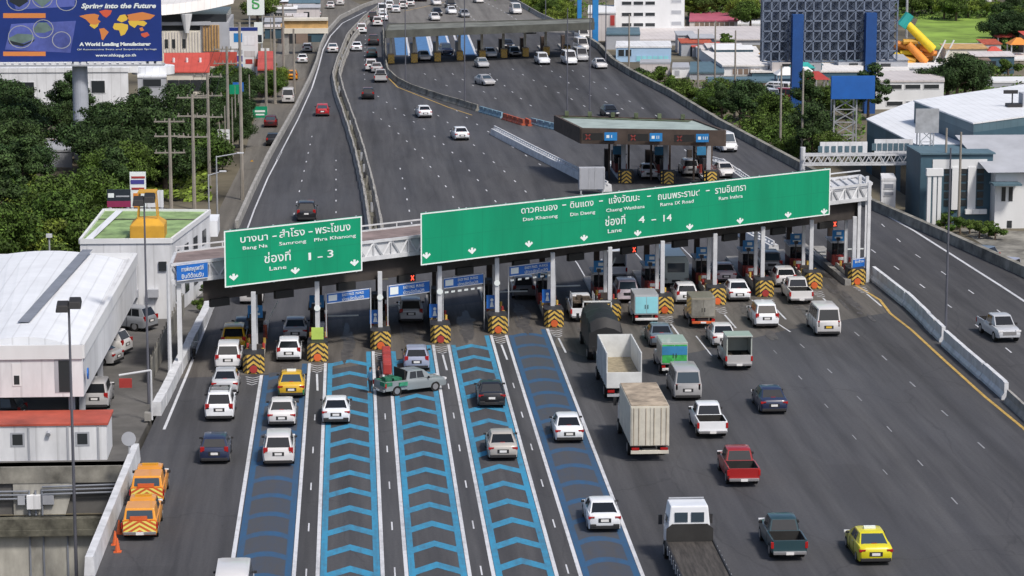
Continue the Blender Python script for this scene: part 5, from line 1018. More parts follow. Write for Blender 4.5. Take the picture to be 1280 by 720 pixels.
def lamp_pole(x, ybase, ytop, label, z0=0., r=.11, head='twin', D=None, group='tall lamp poles', m='pole_dark', arm=0):
    p = P(x,ybase,z0) if D is None else Vector((*Q(x,ybase,D)[:2],z0)); top = Q(x,ytop,p.y); t = thing('lamp_pole', p, label, 'street lamp', group)
    MB().cyl(p,(p.x,p.y,top.z),r,r*.6,n=8).build('pole',m,t)
    if head == 'twin':
        for s in (-1,1): q = MB(); q.hexa([(p.x+s*.35-.38,p.y-.4,top.z-.15+.1*s),(p.x+s*.35+.38,p.y-.4,top.z-.15+.1*s),(p.x+s*.35+.38,p.y+.4,top.z+.15+.1*s),(p.x+s*.35-.38,p.y+.4,top.z+.15+.1*s)],[(p.x+s*.35-.32,p.y-.3,top.z+.25+.1*s),(p.x+s*.35+.32,p.y-.3,top.z+.25+.1*s),(p.x+s*.35+.32,p.y+.35,top.z+.45+.1*s),(p.x+s*.35-.32,p.y+.35,top.z+.45+.1*s)]); q.build('flood_lamp','trim',t,bevel=.05)
    elif head == 'arm':
        MB().cyl((p.x,p.y,top.z-.1),(p.x+arm,p.y,top.z+.3),.06).build('arm',m,t); MB().box(p.x+arm-.35,p.x+arm+.35,p.y-.14,p.y+.14,top.z+.22,top.z+.36).build('lamp_head','steel_white',t,bevel=.04)
    elif head == 'top': MB().box(p.x-.25,p.x+.25,p.y-.2,p.y+.2,top.z-.05,top.z+.25).build('lamp_head','steel_white',t)
    return t
lamp_pole(96,735,384,'grey pole with two black flood lamps in front of the long white building',D=153,z0=-8)
lamp_pole(186,505,252,'dark pole with black flood lamps between the yard and the green roof building',z0=-.12,r=.09)
lamp_pole(213,480,330,'pale steel pole under the left end of the footbridge',z0=-.12,head='none',m='steel_white',r=.16)
p = P(190,525); t = thing('barrier_gate', p, 'white bent pole with a small red hanging sign beside the yard barrier', 'height gauge'); b = MB(); b.cyl(p,p+Vector((0,0,3.2)),.07); b.cyl(p+Vector((0,0,3.2)),p+Vector((-2.0,0,2.9)),.07); b.build('pole','steel_white',t); b = MB(); b.box(p.x-2.0,p.x-1.2,p.y-.04,p.y+.04,2.1,2.7); b.build('hanging_sign','red',t); b = MB(); b.box(p.x-.45,p.x-.05,p.y-.3,p.y+.3,0,.5); b.build('base_block','concrete',t)
p = P(162,588); t = thing('round_sign', p, 'round white road sign on a pole at the end of the lower left parapet', 'road sign'); MB().cyl(p,p+Vector((0,0,2.2)),.05).build('pole','galv',t); MB().cyl(p+Vector((0,-.05,1.9)),p+Vector((0,-.1,1.9)),.42,n=20).build('disc','wall_grey',t)
b = MB(); fpts = LP((206,478),(222,440),(246,390)); pp = resample([p-Vector((.9,0,0)) for p in fpts],1.5)
for i in range(len(pp)-1): b.hexa([pp[i],pp[i+1],pp[i+1]+Vector((.05,0,0)),pp[i]+Vector((.05,0,0))],[pp[i]+UZ*1.6,pp[i+1]+UZ*1.6,pp[i+1]+Vector((.05,0,1.6)),pp[i]+Vector((.05,0,1.6))]); b.cyl(pp[i],pp[i]+UZ*1.9,.05)
t = thing('yard_fence', pp[0], 'dusty dark panel fence between the yard and the white barrier', 'fence'); b.build('panel','concrete_dirty',t)

def block(name, label, cat, l, r, ytop, D, yback, wall='wall_white', roof='roof_pale', windows=(), bl=None, br=None, cap=.25, group=None, pitch=0., over=1.02):
    """front wall from pixel columns l to r at distance D, wall top seen at ytop, rear roof edge seen at yback"""
    a = Q(l,ytop,D); e = Q(r,ytop,D); z = a.z; bk = P((bl if bl is not None else l),yback,z+pitch); D2 = max(bk.y, D+4); b1 = Vector((P(bl if bl is not None else l+1,yback,z+pitch).x,D2,z)); b2 = Vector((P(br if br is not None else r-1,yback,z+pitch).x,D2,z))
    pts = [a, Vector((e.x,D,z)), b2, b1]; t = thing(name, Vector((a.x,D,GZ)), label, cat, group)
    MB().prism([(p.x,p.y) for p in pts],GZ,z).build('wall',wall,t); cx = sum(p.x for p in pts)/4; cy = sum(p.y for p in pts)/4; R = [Vector((cx+(p.x-cx)*over,cy+(p.y-cy)*over,z+.003)) for p in pts]
    T = [R[0]+UZ*cap, R[1]+UZ*cap, R[2]+UZ*(cap+pitch), R[3]+UZ*(cap+pitch)]; MB().hexa(R,T).build('roof',roof,t)
    Wd = e.x-a.x
    for (l1, r1, y0, y1, cols, m_) in windows:      # pixel columns and rows on the front wall
        z0, z1 = Q(l1,y1,D).z, Q(l1,y0,D).z; x0, x1 = Q(l1,y0,D).x, Q(r1,y0,D).x
        for k in range(cols):
            s0 = x0+(x1-x0)*(k+.1)/cols; s1 = x0+(x1-x0)*(k+.9)/cols; f_ = MB().box(s0-.1,s1+.1,D-.06,D-.004,z0-.1,z1+.1).build('window_frame',wall,t); o = MB().box(s0,s1,D-.09,D-.061,z0,z1).build('pane',m_); o.parent = f_
    return t, pts
# ---- left background
block('office_building','low grey white building behind the large blue billboard','building',-40,160,91,371,80,wall='wall_cool',roof='wall_cool',cap=.6,windows=[(10,46,103,126,1,'dark_win'),(112,133,101,116,1,'dark_win'),(-30,2,103,126,1,'dark_win')])
t = thing('roof_storey', Q(0,84,376), 'set back upper storey with dark strip windows on the low grey white building','roof storey'); a = Q(-40,92,377); e = Q(172,79,377); MB().box(a.x,e.x,377,390,a.z,e.z).build('wall','wall_white',t)
for l_, r_ in ((10,45),(70,95),(110,132)): MB().box(Q(l_,0,377).x,Q(r_,0,377).x,376.9,376.99,Q(0,90,377).z,Q(0,84,377).z).build('window','dark_win',t)
t, pts = block('annex_building','grey annex with a rounded flat canopy right of the billboard','building',172,208,97,374,86,wall='wall_grey',roof='roof_cool',cap=.2,windows=[(176,204,99,108,1,'dark_win')])
c0_ = Q(190,88,378); MB().cyl((c0_.x,380,c0_.z-.6),(c0_.x,380,c0_.z+.5),3.0,n=24).build('round_canopy','roof_cool',t)
HD = 440; t = thing('shopping_hall',(Q(240,90,HD).x,HD,GZ),'modern hall with sweeping white roof above a ribbed pale wall, right of the billboard','building')
X = lambda x, d_=HD: Q(x,0,d_).x; Zz = lambda y, d_=HD: Q(0,y,d_).z
MB().box(X(196),X(249),HD,HD+20,GZ,Zz(40)).build('ribbed_wall','wall_cream',t)
for k in range(13): xx = X(203+k*3.6); MB().box(xx,xx+.12,HD-.12,HD-.004,Zz(66),Zz(41)).build('rib','roof_pinkish',t)
for x in (214,227,205): MB().box(X(x),X(x+4),HD-.15,HD-.005,Zz(61),Zz(50)).build('window','dark_win',t)
MB().box(X(249),X(285),HD+1,HD+20,GZ,Zz(30)).build('side_wall','wall_grey',t); MB().box(X(252),X(273),HD+.8,HD+.995,Zz(66),Zz(33)).build('timber_screen','gold',t)
for k in range(6): xx = X(252+k*3.6); MB().box(xx,xx+.15,HD+.65,HD+.797,Zz(66),Zz(33)).build('screen_rib','wall_brown',t)
MB().box(X(196),X(282),HD+2,HD+20,Zz(40),Zz(20)).build('upper_glazing','dark_win',t); MB().box(X(199),X(262),HD+.5,HD+1.9,Zz(33),Zz(29)).build('balcony','wall_grey',t)
MB().cyl((X(233),HD-.6,Zz(42)),(X(233),HD-.6,Zz(18)),.35,.95,n=10).build('funnel_column','wall_white',t)
q = MB(); rings = []
for k in range(11):
    s = k/10; xx = X(186)+(X(291)-X(186))*s; zb = Zz(19)+1.6*s*s; fr_ = HD-3+5*s; rings.append([(xx,fr_,zb),(xx,HD+26,zb+1.5),(xx,HD+26,zb+2.4),(xx,fr_+1,zb+1.6)])
q.loft(rings); q.build('roof','roof_pale',t)
def red_roof(label, l, r, ye, yr, D, nm):
    e0, e1 = Q(l,ye,D), Q(r,ye,D); z1 = e0.z+2.2; rg = P(l,yr,z1); rr_ = P(r,yr,z1); t = thing(nm,(e0.x,D,GZ),label,'building'); MB().box(e0.x+.4,e1.x-.4,D+.3,rg.y,GZ,e0.z).build('wall','wall_cream',t)
    MB().hexa([e0,e1,Vector((rr_.x,rg.y,e0.z)),Vector((rg.x,rg.y,e0.z))],[e0+UZ*.15,e1+UZ*.15,Vector((rr_.x,rg.y,z1)),Vector((rg.x,rg.y,z1))]).build('roof','roof_red',t)
    for k in range(4): xx = e0.x+(e1.x-e0.x)*(k+.3)/4; MB().box(xx,xx+1.6,D+.2,D+.295,GZ+1,GZ+2.6).build('window','dark_win',t)
    for k in range(3): p_ = e0.lerp(rg,.5); xx = e0.x+(e1.x-e0.x)*(k+.6)/3.4; MB().cyl((xx,p_.y,p_.z),(xx,p_.y,p_.z+.7),.18).build('roof_vent','wall_white',t)
red_roof('wide low building under a bright red pitched roof below the shopping hall',205,262,91,66,398,'red_roof_building')
red_roof('narrower red roofed building stepping right of the wide one',256,296,82,65,415,'red_roof_building')
block('red_shed','small red roofed shed row beside the frontage signs','building',322,345,88,400,66,wall='wall_brown',roof='roof_red')
def tree_line(): pass
def panel_sign(label, l, t_, r, bt, D, colr, thick=.5, pole=True, cat='sign board', name='sign_board', zb=GZ, rows=None, group=None):
    p0 = Q(l,bt,D); p1 = Q(r,t_,D); t = thing(name,(p0.x,D,zb),label,cat,group); MB().box(p0.x,p1.x,D,D+thick,p0.z,p1.z).build('panel',colr,t)
    if pole:
        for s in (.12,.88): MB().cyl((p0.x+(p1.x-p0.x)*s,D+thick/2,zb),(p0.x+(p1.x-p0.x)*s,D+thick/2,p0.z),.15).build('post','galv',t)
    for (a0_,a1_,h0,h1,mm) in rows or []: MB().box(p0.x+(p1.x-p0.x)*a0_,p0.x+(p1.x-p0.x)*a1_,D-.03,D-.004,p0.z+(p1.z-p0.z)*h0,p0.z+(p1.z-p0.z)*h1).build('poster',mm,t)
    return t, p0, p1
panel_sign('tall pale pylon of stacked shop panels with a blue head beside the frontage road',288,34,322,108,430,'wall_white',rows=[(.15,.45,.75,.9,'blue_board'),(.15,.45,.55,.62,'wall_grey'),(.15,.45,.42,.52,'flag_blue'),(.15,.45,.25,.38,'blue_sign'),(.5,.9,.7,.85,'wall_cool'),(.5,.9,.5,.6,'roof_pinkish'),(.55,.8,.38,.46,'red'),(.2,.45,.05,.2,'dark_win'),(.0,1,.94,1.0,'bb_blue')],name='shop_pylon')
t, p0, p1 = panel_sign('white square sign with green mark at the top edge left of the frontage road',309,-12,330,19,500,'sign_white',name='square_sign'); text('lettering','ธ',3.2,Vector(((p0.x+p1.x)/2,499.95,p0.z+1.2)),EX,UZ,'ad_green',t)
panel_sign('round topped small white sign under the square sign with green mark',318,28,328,54,480,'sign_white',name='small_sign',rows=[(.1,.9,.05,.4,'bb_dark')])
panel_sign('small green road sign over the frontage road',316,133,334,149,370,'green_sign',thick=.1,rows=[(.15,.85,.55,.7,'sign_white'),(.2,.8,.3,.42,'sign_white')],name='road_sign',cat='road sign')
p = Q(315,207,322); t = thing('diamond_sign',(p.x,p.y,GZ),'yellow diamond warning sign on the highway edge above the frontage road','road sign'); MB().add([(p.x,p.y,p.z-.7),(p.x+.7,p.y,p.z),(p.x,p.y,p.z+.7),(p.x-.7,p.y,p.z)],[(0,1,2,3)]).build('plate','tank_yellow',t); MB().cyl((p.x,p.y+.08,GZ),(p.x,p.y+.08,p.z),.06).build('pole','galv',t)
p = Q(460,203,300); t = thing('diamond_sign',(p.x,p.y,0),'small yellow diamond sign on the median','road sign'); MB().add([(p.x,p.y,p.z-.4),(p.x+.4,p.y,p.z),(p.x,p.y,p.z+.4),(p.x-.4,p.y,p.z)],[(0,1,2,3)]).build('plate','tank_yellow',t); MB().cyl((p.x,p.y+.08,0),(p.x,p.y+.08,p.z),.05).build('pole','galv',t)
panel_sign('dark board with magenta foot behind the green roof building',134,237,163,259,226,'bb_dark',thick=.2,rows=[(0,1,0,.35,'magenta'),(.05,.3,.55,.8,'sign_white'),(.38,.95,.58,.66,'wall_grey')],name='shop_board')
panel_sign('board painted with a striped flag behind the green roof building',163,215,182,259,228,'sign_white',thick=.2,rows=[(.1,.95,.82,.88,'red'),(.05,.9,.66,.78,'flag_blue'),(.2,.5,.0,.4,'slide_orange'),(.1,.9,.5,.56,'red')],name='flag_board')
panel_sign('pale board next to the flag board behind the green roof building',184,238,204,259,229,'wall_cool',thick=.2,rows=[(.1,.5,.5,.9,'flag_blue')],name='pale_board')
# billboard
BD = 322; t = thing('billboard',(Q(102,195,BD).x,BD,GZ),'huge dark blue billboard with world map on a single grey pillar','billboard'); l = Q(-60,78,BD); r = Q(200,-40,BD); zb_, zt_ = l.z, r.z
MB().box(l.x,r.x,BD,BD+.8,zb_,zt_).build('panel','bb_blue',t); c = Q(102,190,BD+.4); MB().cyl((c.x,BD+1,GZ),(c.x,BD+1,zb_),.95,.9,n=20).build('pillar','pillar',t); MB().box(l.x,r.x+.3,BD-1.1,BD+.9,zb_-.45,zb_-.25).build('catwalk','wall_grey',t)
q = MB()
for k in range(28): xx = l.x+(r.x-l.x)*(k+.3)/28; q.box(xx,xx+.55,BD-1.0,BD-.5,zb_-.25,zb_+.02)
q.build('flood_lamps','wall_white',t)
def bq(px, py, off=.01): p = Q(px,py,BD); return Vector((p.x,BD-off,p.z))
def bpoly(pts, m_, off=.012, nm='print'): q = MB(); q.add([bq(x,y,off) for x,y in pts],[tuple(range(len(pts)))]); q.build(nm,m_,t)
bpoly([(14,30),(95,26),(88,66),(6,62)],'bb_mid',.011); bpoly([(10,-20),(95,-20),(93,8),(20,12)],'bb_mid',.011)
for x, y, rr in ((23,0,15),(53,-2,13),(83,2,13),(54,36,13),(77,50,12),(26,46,16)):
    q = MB(); n_ = 20
    for k in range(n_): a_ = 2*pi*k/n_; b_ = 2*pi*(k+1)/n_; q.add([bq(x+rr*cos(a_),y+rr*.9*sin(a_),.02),bq(x+rr*cos(b_),y+rr*.9*sin(b_),.02),bq(x+(rr-1)*cos(b_),y+(rr-1)*.9*sin(b_),.02),bq(x+(rr-1)*cos(a_),y+(rr-1)*.9*sin(a_),.02)],[(0,1,2,3)])
    q.build('ring_mark','wall_grey',t)
bpoly([(10,48),(22,42),(40,43),(44,48),(30,54),(14,54)],'bb_grey',.015); bpoly([(10,50),(30,55),(44,49),(42,52),(28,58),(12,55)],'bb_dark',.018); bpoly([(42,36),(48,28),(58,28),(66,37),(56,41),(44,41)],'bb_grey',.015); bpoly([(12,2),(14,-12),(33,-12),(35,2),(24,9)],'bb_dark',.015); bpoly([(42,0),(44,-14),(62,-14),(64,0),(53,9)],'bb_grey',.015)
bpoly([(4,16.5),(57,16.5),(57,22.5),(4,22.5)],'bb_orange'); bpoly([(4,64.5),(57,64.5),(57,70),(4,70)],'bb_orange')
# simple continents, northern parts orange, southern yellow
for pl, mm in [([(99,20),(108,18),(118,17),(124,19),(122,24),(126,27),(120,31),(113,30),(107,24)],'bb_orange'),([(124,14),(132,12),(140,13),(138,18),(133,22),(129,20)],'bb_red'),([(113,30),(120,31),(124,28),(122,33),(118,36),(112,32)],'bb_yellow'),([(124,36),(130,35),(136,40),(133,44),(129,50),(127,49),(126,43)],'bb_orange'),
  ([(146,25),(150,19),(156,18),(160,20),(159,25),(152,28)],'bb_yellow'),([(141,34),(143,29),(152,29),(160,31),(160,36),(156,43),(151,45),(149,38),(143,37)],'bb_yellow'),([(157,19),(166,17),(178,15),(194,19),(188,24),(180,25),(172,26),(162,26)],'bb_orange'),([(160,26),(180,26),(184,29),(180,33),(172,31),(168,35),(162,31)],'bb_yellow'),([(176,42),(184,40),(187,44),(181,47),(177,45)],'bb_red'),([(174,35),(178,34),(180,38),(176,39)],'bb_orange')]: bpoly(pl,mm,.02,'map_print')
def btext(s, px, py, hpx, wpx, shear=0, bold=.01): o = bq(px,py,.015); sc = BD/F; text('lettering',s,hpx*sc*1.35,o,EX,UZ,'sign_white',t,width=wpx*sc,bold=bold,shear=shear)
btext('Spring into the Future',148,10,6,92,.25,.03); btext('A World Leading Manufacturer',144,57,4.2,88,0,.03); btext('Of Automotive Seats and Suspension Springs',146,62.5,2,98,0,.0); btext('www.nhkspg.co.th',145,70.5,3.4,50)
# thin footbridge over the frontage road
D_ = 470; t = thing('footbridge',(Q(350,60,D_).x,D_,GZ),'pale yellow footbridge across the frontage road far away','footbridge'); a = Q(355,42,D_); c = Q(410,25,D_); MB().box(a.x,c.x,D_,D_+2.5,a.z,a.z+.9).build('near_beam','wall_cream',t); MB().box(a.x,c.x,D_+.3,D_+2.3,a.z+.9,a.z+2.2).build('rail','gold',t); MB().box(a.x,c.x,D_-.1,D_+2.6,a.z+2.2,a.z+2.6).build('top_beam','wall_cream',t); MB().box(a.x,a.x+.8,D_+.5,D_+1.5,GZ,a.z).build('pier','concrete',t)

# utility poles with crossarms and wires
def util_pole(x, ybase, ytop, label, arms=(0,.12,.28,.45), wd=1.6, D=None, group='concrete utility poles'):
    p = P(x,ybase,GZ) if D is None else Vector((*Q(x,ybase,D)[:2],GZ)); top = Q(x,ytop,p.y).z; t = thing('utility_pole',p,label,'utility pole',group); MB().cyl(p,(p.x,p.y,top),.22,.15,n=6).build('pole','pole_conc',t)
    for a_ in arms: zz = top-(top-GZ)*a_-.4; q = MB(); q.box(p.x-wd,p.x+wd,p.y-.08,p.y+.08,zz,zz+.14); [q.cyl((p.x+e*wd,p.y,zz+.14),(p.x+e*wd,p.y,zz+.4),.07,n=6) for e in (-.9,-.3,.3,.9)]; q.build('crossarm','pole_conc',t)
    return p, top
tops = []
for x, yb_, yt_, lb in [(214,262,148,'nearest utility pole with three crossarms behind the green roof building'),(243,262,118,'tall utility pole second from the green roof building'),(262,240,92,'utility pole with closely spaced crossarms beside the frontage road'),(286,205,58,'slim utility pole in front of the stacked shop pylon'),(303,250,28,'very tall thin pole standing at the highway parapet'),(344,130,18,'utility pole near the top of the frontage road'),(355,110,5,'utility pole left of the pale footbridge'),(368,118,36,'slim post beside the frontage road van'),(333,140,60,'thin pole among the frontage signs')]:
    arms = (0,.16,.34) if x in (214,243,262) else ((0,.12) if x in (286,344,355) else ()); tops.append(util_pole(x,yb_,yt_,lb,arms))
w_ = MB()
for (p0, t0), (p1, t1) in zip(tops[:3], tops[1:4]):
    for e in (-1.4,-.5,.5,1.4):
        pv = None
        for k in range(9): s = k/8; q_ = Vector((p0.x+e,p0.y,t0-.2)).lerp(Vector((p1.x+e,p1.y,t1-.2)),s)-UZ*(4*s*(1-s)*1.2); (w_.cyl(pv,q_,.025,n=3) if pv else None); pv = q_
tag(w_.build('power_lines','trim'),'thin sagging wires between the utility poles left of the frontage road','power line')
lamp_pole(272,282,195,'street lamp with long arm over the frontage road',z0=GZ,head='arm',arm=2.4,m='galv')
lamp_pole(62,314,296,'short lamp post with flat white head among the trees behind the long building',D=232,head='top',m='galv',z0=GZ)
lamp_pole(262,300,218,'street lamp with short arm behind the green roof building',z0=GZ,head='arm',arm=1.4,m='galv')
for x, yb_, yt_, z_, lb in [(481,78,-5,0,'thin pole at the left end of the far toll roof'),(507,104,-3,0,'thin tall pole on the grimy curved barrier'),(581,134,-5,0,'tall thin pole rising before the middle of the far toll roof'),(709,148,10,0,'tall thin pole behind the left part of the middle booth roof'),(737,148,0,0,'tall thin pole behind the middle booth roof, right of another'),(1182,415,185,0,'tall dark pole between the white barriers and the right carriageway'),
  (757,86,0,0,'thin pole right of the far toll roof'),(682,30,-20,0,'white thin pole near the trees beyond the far toll roof'),(786,95,18,GZ,'thin pole by the light blue warehouse'),(872,130,36,GZ,'slim pole in front of the long pale wall'),(893,135,26,GZ,'slim pole left of the white roofed hall'),(918,148,38,GZ,'pale pole in front of the white roofed hall'),(975,195,82,GZ,'pale pole left of the blue legged billboard frame'),(1002,206,85,GZ,'pale pole at the foot of the blue legged billboard frame'),(1180,282,160,GZ,'pole in front of the striped teal facade'),(1198,285,165,GZ,'slim pole right of another before the teal facade')]:
    lamp_pole(x,yb_,yt_,lb,z0=z_,head='none',r=.10 if z_ == 0 else .17,m='pole_dark' if z_ == 0 else 'pole_conc',group='slim tall poles')
# ---- right background
mat('pale blue sheet',(.35,.52,.72),var=.08,scale=.3); MATS['bluewall'] = MATS['pale blue sheet']
for l, r, yt, D, yb2, lb, wall, roof, wins, nm in [
  (768,856,-25,512,-34,'white apartment block with rows of dark windows at the top edge','wall_white','roof_pale',[(776,820,2,6,3,'dark_win'),(776,820,16,20,3,'dark_win'),(776,820,29,33,3,'dark_win'),(838,853,0,3,1,'wall_grey'),(838,853,13,17,1,'wall_grey'),(838,853,27,31,1,'wall_grey')],'apartment_block'),
  (735,770,17,497,8,'pale low shop with pinkish front right of the far toll roof','roof_pinkish','wall_white',[(762,769,19,32,1,'red')],'low_shop'),
  (758,800,44,478,36,'grey shed behind the light blue warehouse','wall_grey','teal_roof',[],'grey_shed'),
  (770,839,60,453,53,'light blue warehouse with pale roof beside the far plaza','bluewall','wall_cool',[(772,790,62,70,2,'dark_win'),(795,836,70,76,6,'mint')],'warehouse'),
  (792,955,51,486,35,'long pale flat roofed depot behind the light blue warehouse','wall_grey','roof_pinkish',[],'depot'),
  (862,922,27,528,17,'low building with a dark pink roof behind the depot','roof_pinkish','pink',[(868,918,28,34,8,'wall_brown')],'pink_roof_building'),
  (921,960,31,530,25,'small white building right of the pink roofed one','wall_white','wall_white',[(926,955,32,36,3,'wall_grey')],'small_white_building'),
  (903,960,83,427,60,'broad white roofed hall left of the billboard frame','wall_white','roof_pale',[(915,950,86,93,5,'wall_brown')],'white_roof_hall'),
  (862,905,92,421,79,'green roofed yard shelter beside the white roofed hall','wall_grey','teal_roof',[],'yard_shelter'),
  (840,862,86,424,80,'small pale box house below the light blue warehouse','wall_white','wall_grey',[(843,850,88,94,1,'wall_grey')],'box_house'),
  (800,838,80,430,76,'brownish low wall building under the light blue warehouse','roof_pinkish','wall_grey',[],'low_storage'),
  (885,1010,104,405,98,'long thin dark edged roof below the white hall','wall_brown','teal_roof',[],'long_shed'),
  (940,1135,91,424,81,'long market hall with dark blue band behind the blue billboard columns','teal','roof_pale',[],'market_hall'),
  (1095,1180,103,376,91,'two storey white building with ribbon windows right of the blue panel','wall_white','roof_pinkish',[(1106,1176,106,111,3,'dark_win'),(1106,1155,127,132,2,'dark_win')],'ribbon_window_building'),
  (1120,1188,86,432,80,'low building with pale roof under the yellow slide','wall_grey','wall_white',[],'slide_base_building'),
  (1180,1250,63,466,56,'long open shed with pale roof below the green field','wall_brown','roof_pinkish',[],'open_shed'),
  (1176,1232,80,442,70,'dark grey shed roof right of the yellow slide','wall_grey','wall_grey',[],'grey_shed'),
  (1252,1310,76,450,68,'white roofed stall building at the right frame edge','wall_brown','roof_pale',[],'white_stall'),
  (1215,1310,104,405,98,'long thin white roof behind the raised factory roof','wall_grey','wall_white',[],'long_shed'),
  (1182,1240,10,566,-2,'white houses at the top right edge','wall_white','roof_pinkish',[(1190,1230,12,15,4,'dark_win')],'white_houses')]:
    block(nm,lb,'building',l,r,yt,D,yb2,wall=wall,roof=roof,windows=wins,**({'bl':870,'br':945} if nm == 'white_roof_hall' else {}))
# grass field
q = MB(); q.add([P(x,y,GZ+.02) for x, y in ((1150,18),(1300,20),(1300,60),(1165,62),(1140,40))],[(0,1,2,3,4)]); struct('grass_field',q,'grass')
q = MB(); q.add([P(x,y,GZ+.015) for x, y in ((845,108),(1000,112),(1010,135),(990,130),(900,118))],[(0,1,2,3,4)]); q.add([P(x,y,GZ+.015) for x, y in ((1195,285),(1300,290),(1420,420),(1300,350))],[(0,1,2,3)]); struct('depot_yard',q,'concrete_dirty')
# billboard frame seen from behind
D_ = 372; t = thing('billboard',(Q(1040,140,D_).x,D_,GZ),'back of a huge billboard, grey steel lattice on two blue columns','billboard'); l = Q(953,77,D_); r = Q(1123,-25,D_)
MB().box(l.x,r.x,D_+2.2,D_+2.4,l.z,r.z).build('panel_back','lattice_back',t)
q = MB(); nx, nz = 16, 8
for i in range(nx+1): xx = l.x+(r.x-l.x)*i/nx; q.bar((xx,D_,l.z),(xx,D_,r.z),.22); q.bar((xx,D_+2,l.z),(xx,D_,l.z),.12)
for j in range(nz+1): zz = l.z+(r.z-l.z)*j/nz; q.bar((l.x,D_,zz),(r.x,D_,zz),.22)
for i in range(nx):
    for j in range(nz):
        x0 = l.x+(r.x-l.x)*i/nx; x1 = l.x+(r.x-l.x)*(i+1)/nx; z0 = l.z+(r.z-l.z)*j/nz; z1 = l.z+(r.z-l.z)*(j+1)/nz
        q.bar((x0,D_+(2 if (i+j)%2 else 0),z0),(x1,D_,z1),.1); q.bar((x1,D_,z0),(x0,D_+2,z1),.1)
q.build('lattice','lattice',t)
for x, yt_ in ((995,18),(1086,16)): c = Q(x,140,D_-1); MB().box(c.x-.75,c.x+.75,D_-1.6,D_-.2,GZ,Q(x,yt_,D_-1).z).build('column','blue_steel',t)
t, p0, p1 = panel_sign('plain blue sign panel on a lattice mast below the billboard frame',1039,95,1094,124,331,'blue_panel',pole=False,name='blue_panel_sign')
q = MB(); xm0, xm1 = Q(1044,125,331).x, Q(1072,125,331).x; zz = GZ; bot = P(1058,190,GZ).z
for xx in (xm0,xm1):
    for dy in (.6,2.6): q.bar((xx,331+dy,GZ),(xx,331+dy,p0.z),.2)
while zz < p0.z: q.bar((xm0,331.6,zz),(xm1,331.6,zz+1.6),.13); q.bar((xm1,331.6,zz),(xm0,331.6,zz+1.6),.13); q.bar((xm0,331.6,zz),(xm1,331.6,zz),.13); zz += 1.6
q.build('lattice_mast','galv',t)
# big teal industrial building
def poly_block(name, label, px, ztop, zbot, wall, roof, fascia=None, fh=.8):
    pts = [P(x,y,ztop) for x, y in px]; t = thing(name,Vector((pts[0].x,pts[0].y,zbot)),label,'building'); MB().prism([(p.x,p.y) for p in pts],zbot,ztop-(fh if fascia else 0)).build('wall',wall,t)
    if fascia: MB().prism([(p.x,p.y) for p in pts],ztop-fh+.002,ztop-.002).build('fascia',fascia,t)
    q = MB(); cx = sum(p.x for p in pts)/len(pts); cy = sum(p.y for p in pts)/len(pts); q.prism([(cx+(p.x-cx)*1.01,cy+(p.y-cy)*1.01) for p in pts],ztop,ztop+.15); q.build('roof',roof,t); return t, pts
t, pts = poly_block('factory_hall','large teal factory hall with broad pale blue grey roof at the right',[(1084,150),(1168,193),(1300,162),(1380,150),(1300,128),(1143,127)],3.0,GZ,'teal','roof_cool','teal_roof',1.6)
t2, _ = poly_block('factory_upper_roof','raised upper roof with dark teal edge on the factory hall',[(1143,127),(1217,155),(1300,144),(1400,135),(1300,104)],5.6,3.18,'teal','roof_cool','teal_roof',.9)
for k in range(4): aa = pts[0].lerp(pts[1],.1+k*.22); bb_ = pts[0].lerp(pts[1],.24+k*.22); dd = (bb_-aa).normalized(); nn = Vector((dd.y,-dd.x,0))*.03; MB().hexa([Vector((v.x,v.y,GZ)) for v in (aa+nn,bb_+nn,bb_-nn,aa-nn)],[Vector((v.x,v.y,.6)) for v in (aa+nn,bb_+nn,bb_-nn,aa-nn)]).build('bay_opening','dark_win',t)
t2['category'] = 'roof storey'
p = P(1265,135,5.6); q = thing('roof_equipment',p,'dark aerials beside a grey box on the raised factory roof','equipment'); MB().box(p.x+1.2,p.x+4,p.y,p.y+2,5.75,7.2).build('box','wall_grey',q); MB().cyl((p.x,p.y,5.75),(p.x,p.y,7.3),.08).build('mast','trim',q); MB().box(p.x-1,p.x+.6,p.y-.1,p.y+.1,7.2,7.6).build('aerial','trim',q); MB().box(p.x-.6,p.x+1,p.y-.8,p.y+.8,5.76,6.1).build('base','trim',q)
FD = 266; x0, x1 = Q(1150,240,FD).x, Q(1240,240,FD).x; zt = Q(1190,193,FD).z; t = thing('striped_facade',(x0,FD,GZ),'teal office front with white vertical fins and stacked dark windows','building'); MB().box(x0,x1,FD,FD+7,GZ,zt).build('wall','teal',t); zw = Q(1190,211,FD).z; MB().box(x0+1.2,x1-.6,FD-.1,FD-.005,zw,zt-.5).build('white_band','wall_white',t)
for a_, b_ in ((1189,1198),(1209,1219)): MB().box(Q(a_,240,FD).x,Q(b_,240,FD).x,FD-.25,FD-.004,Q(0,272,FD).z,Q(0,218,FD).z).build('white_fin','wall_white',t)
for a_, b_ in ((1180,1188),(1200,1208),(1221,1229)):
    for k in range(5): MB().box(Q(a_,240,FD).x,Q(b_,240,FD).x,FD-.06,FD-.004,Q(0,268-k*10.5,FD).z,Q(0,260-k*10.5,FD).z).build('window','dark_win',t)
for x in (1209,1218,1227): MB().box(Q(x,272,FD).x-.35,Q(x,272,FD).x+.35,FD-.7,FD-.3,Q(0,277,FD).z,Q(0,271,FD).z).build('air_conditioner','wall_white',t)
MB().box(x0-.1,x1+.2,FD-.2,FD+7.1,zt,zt+.15).build('roof','teal_roof',t)
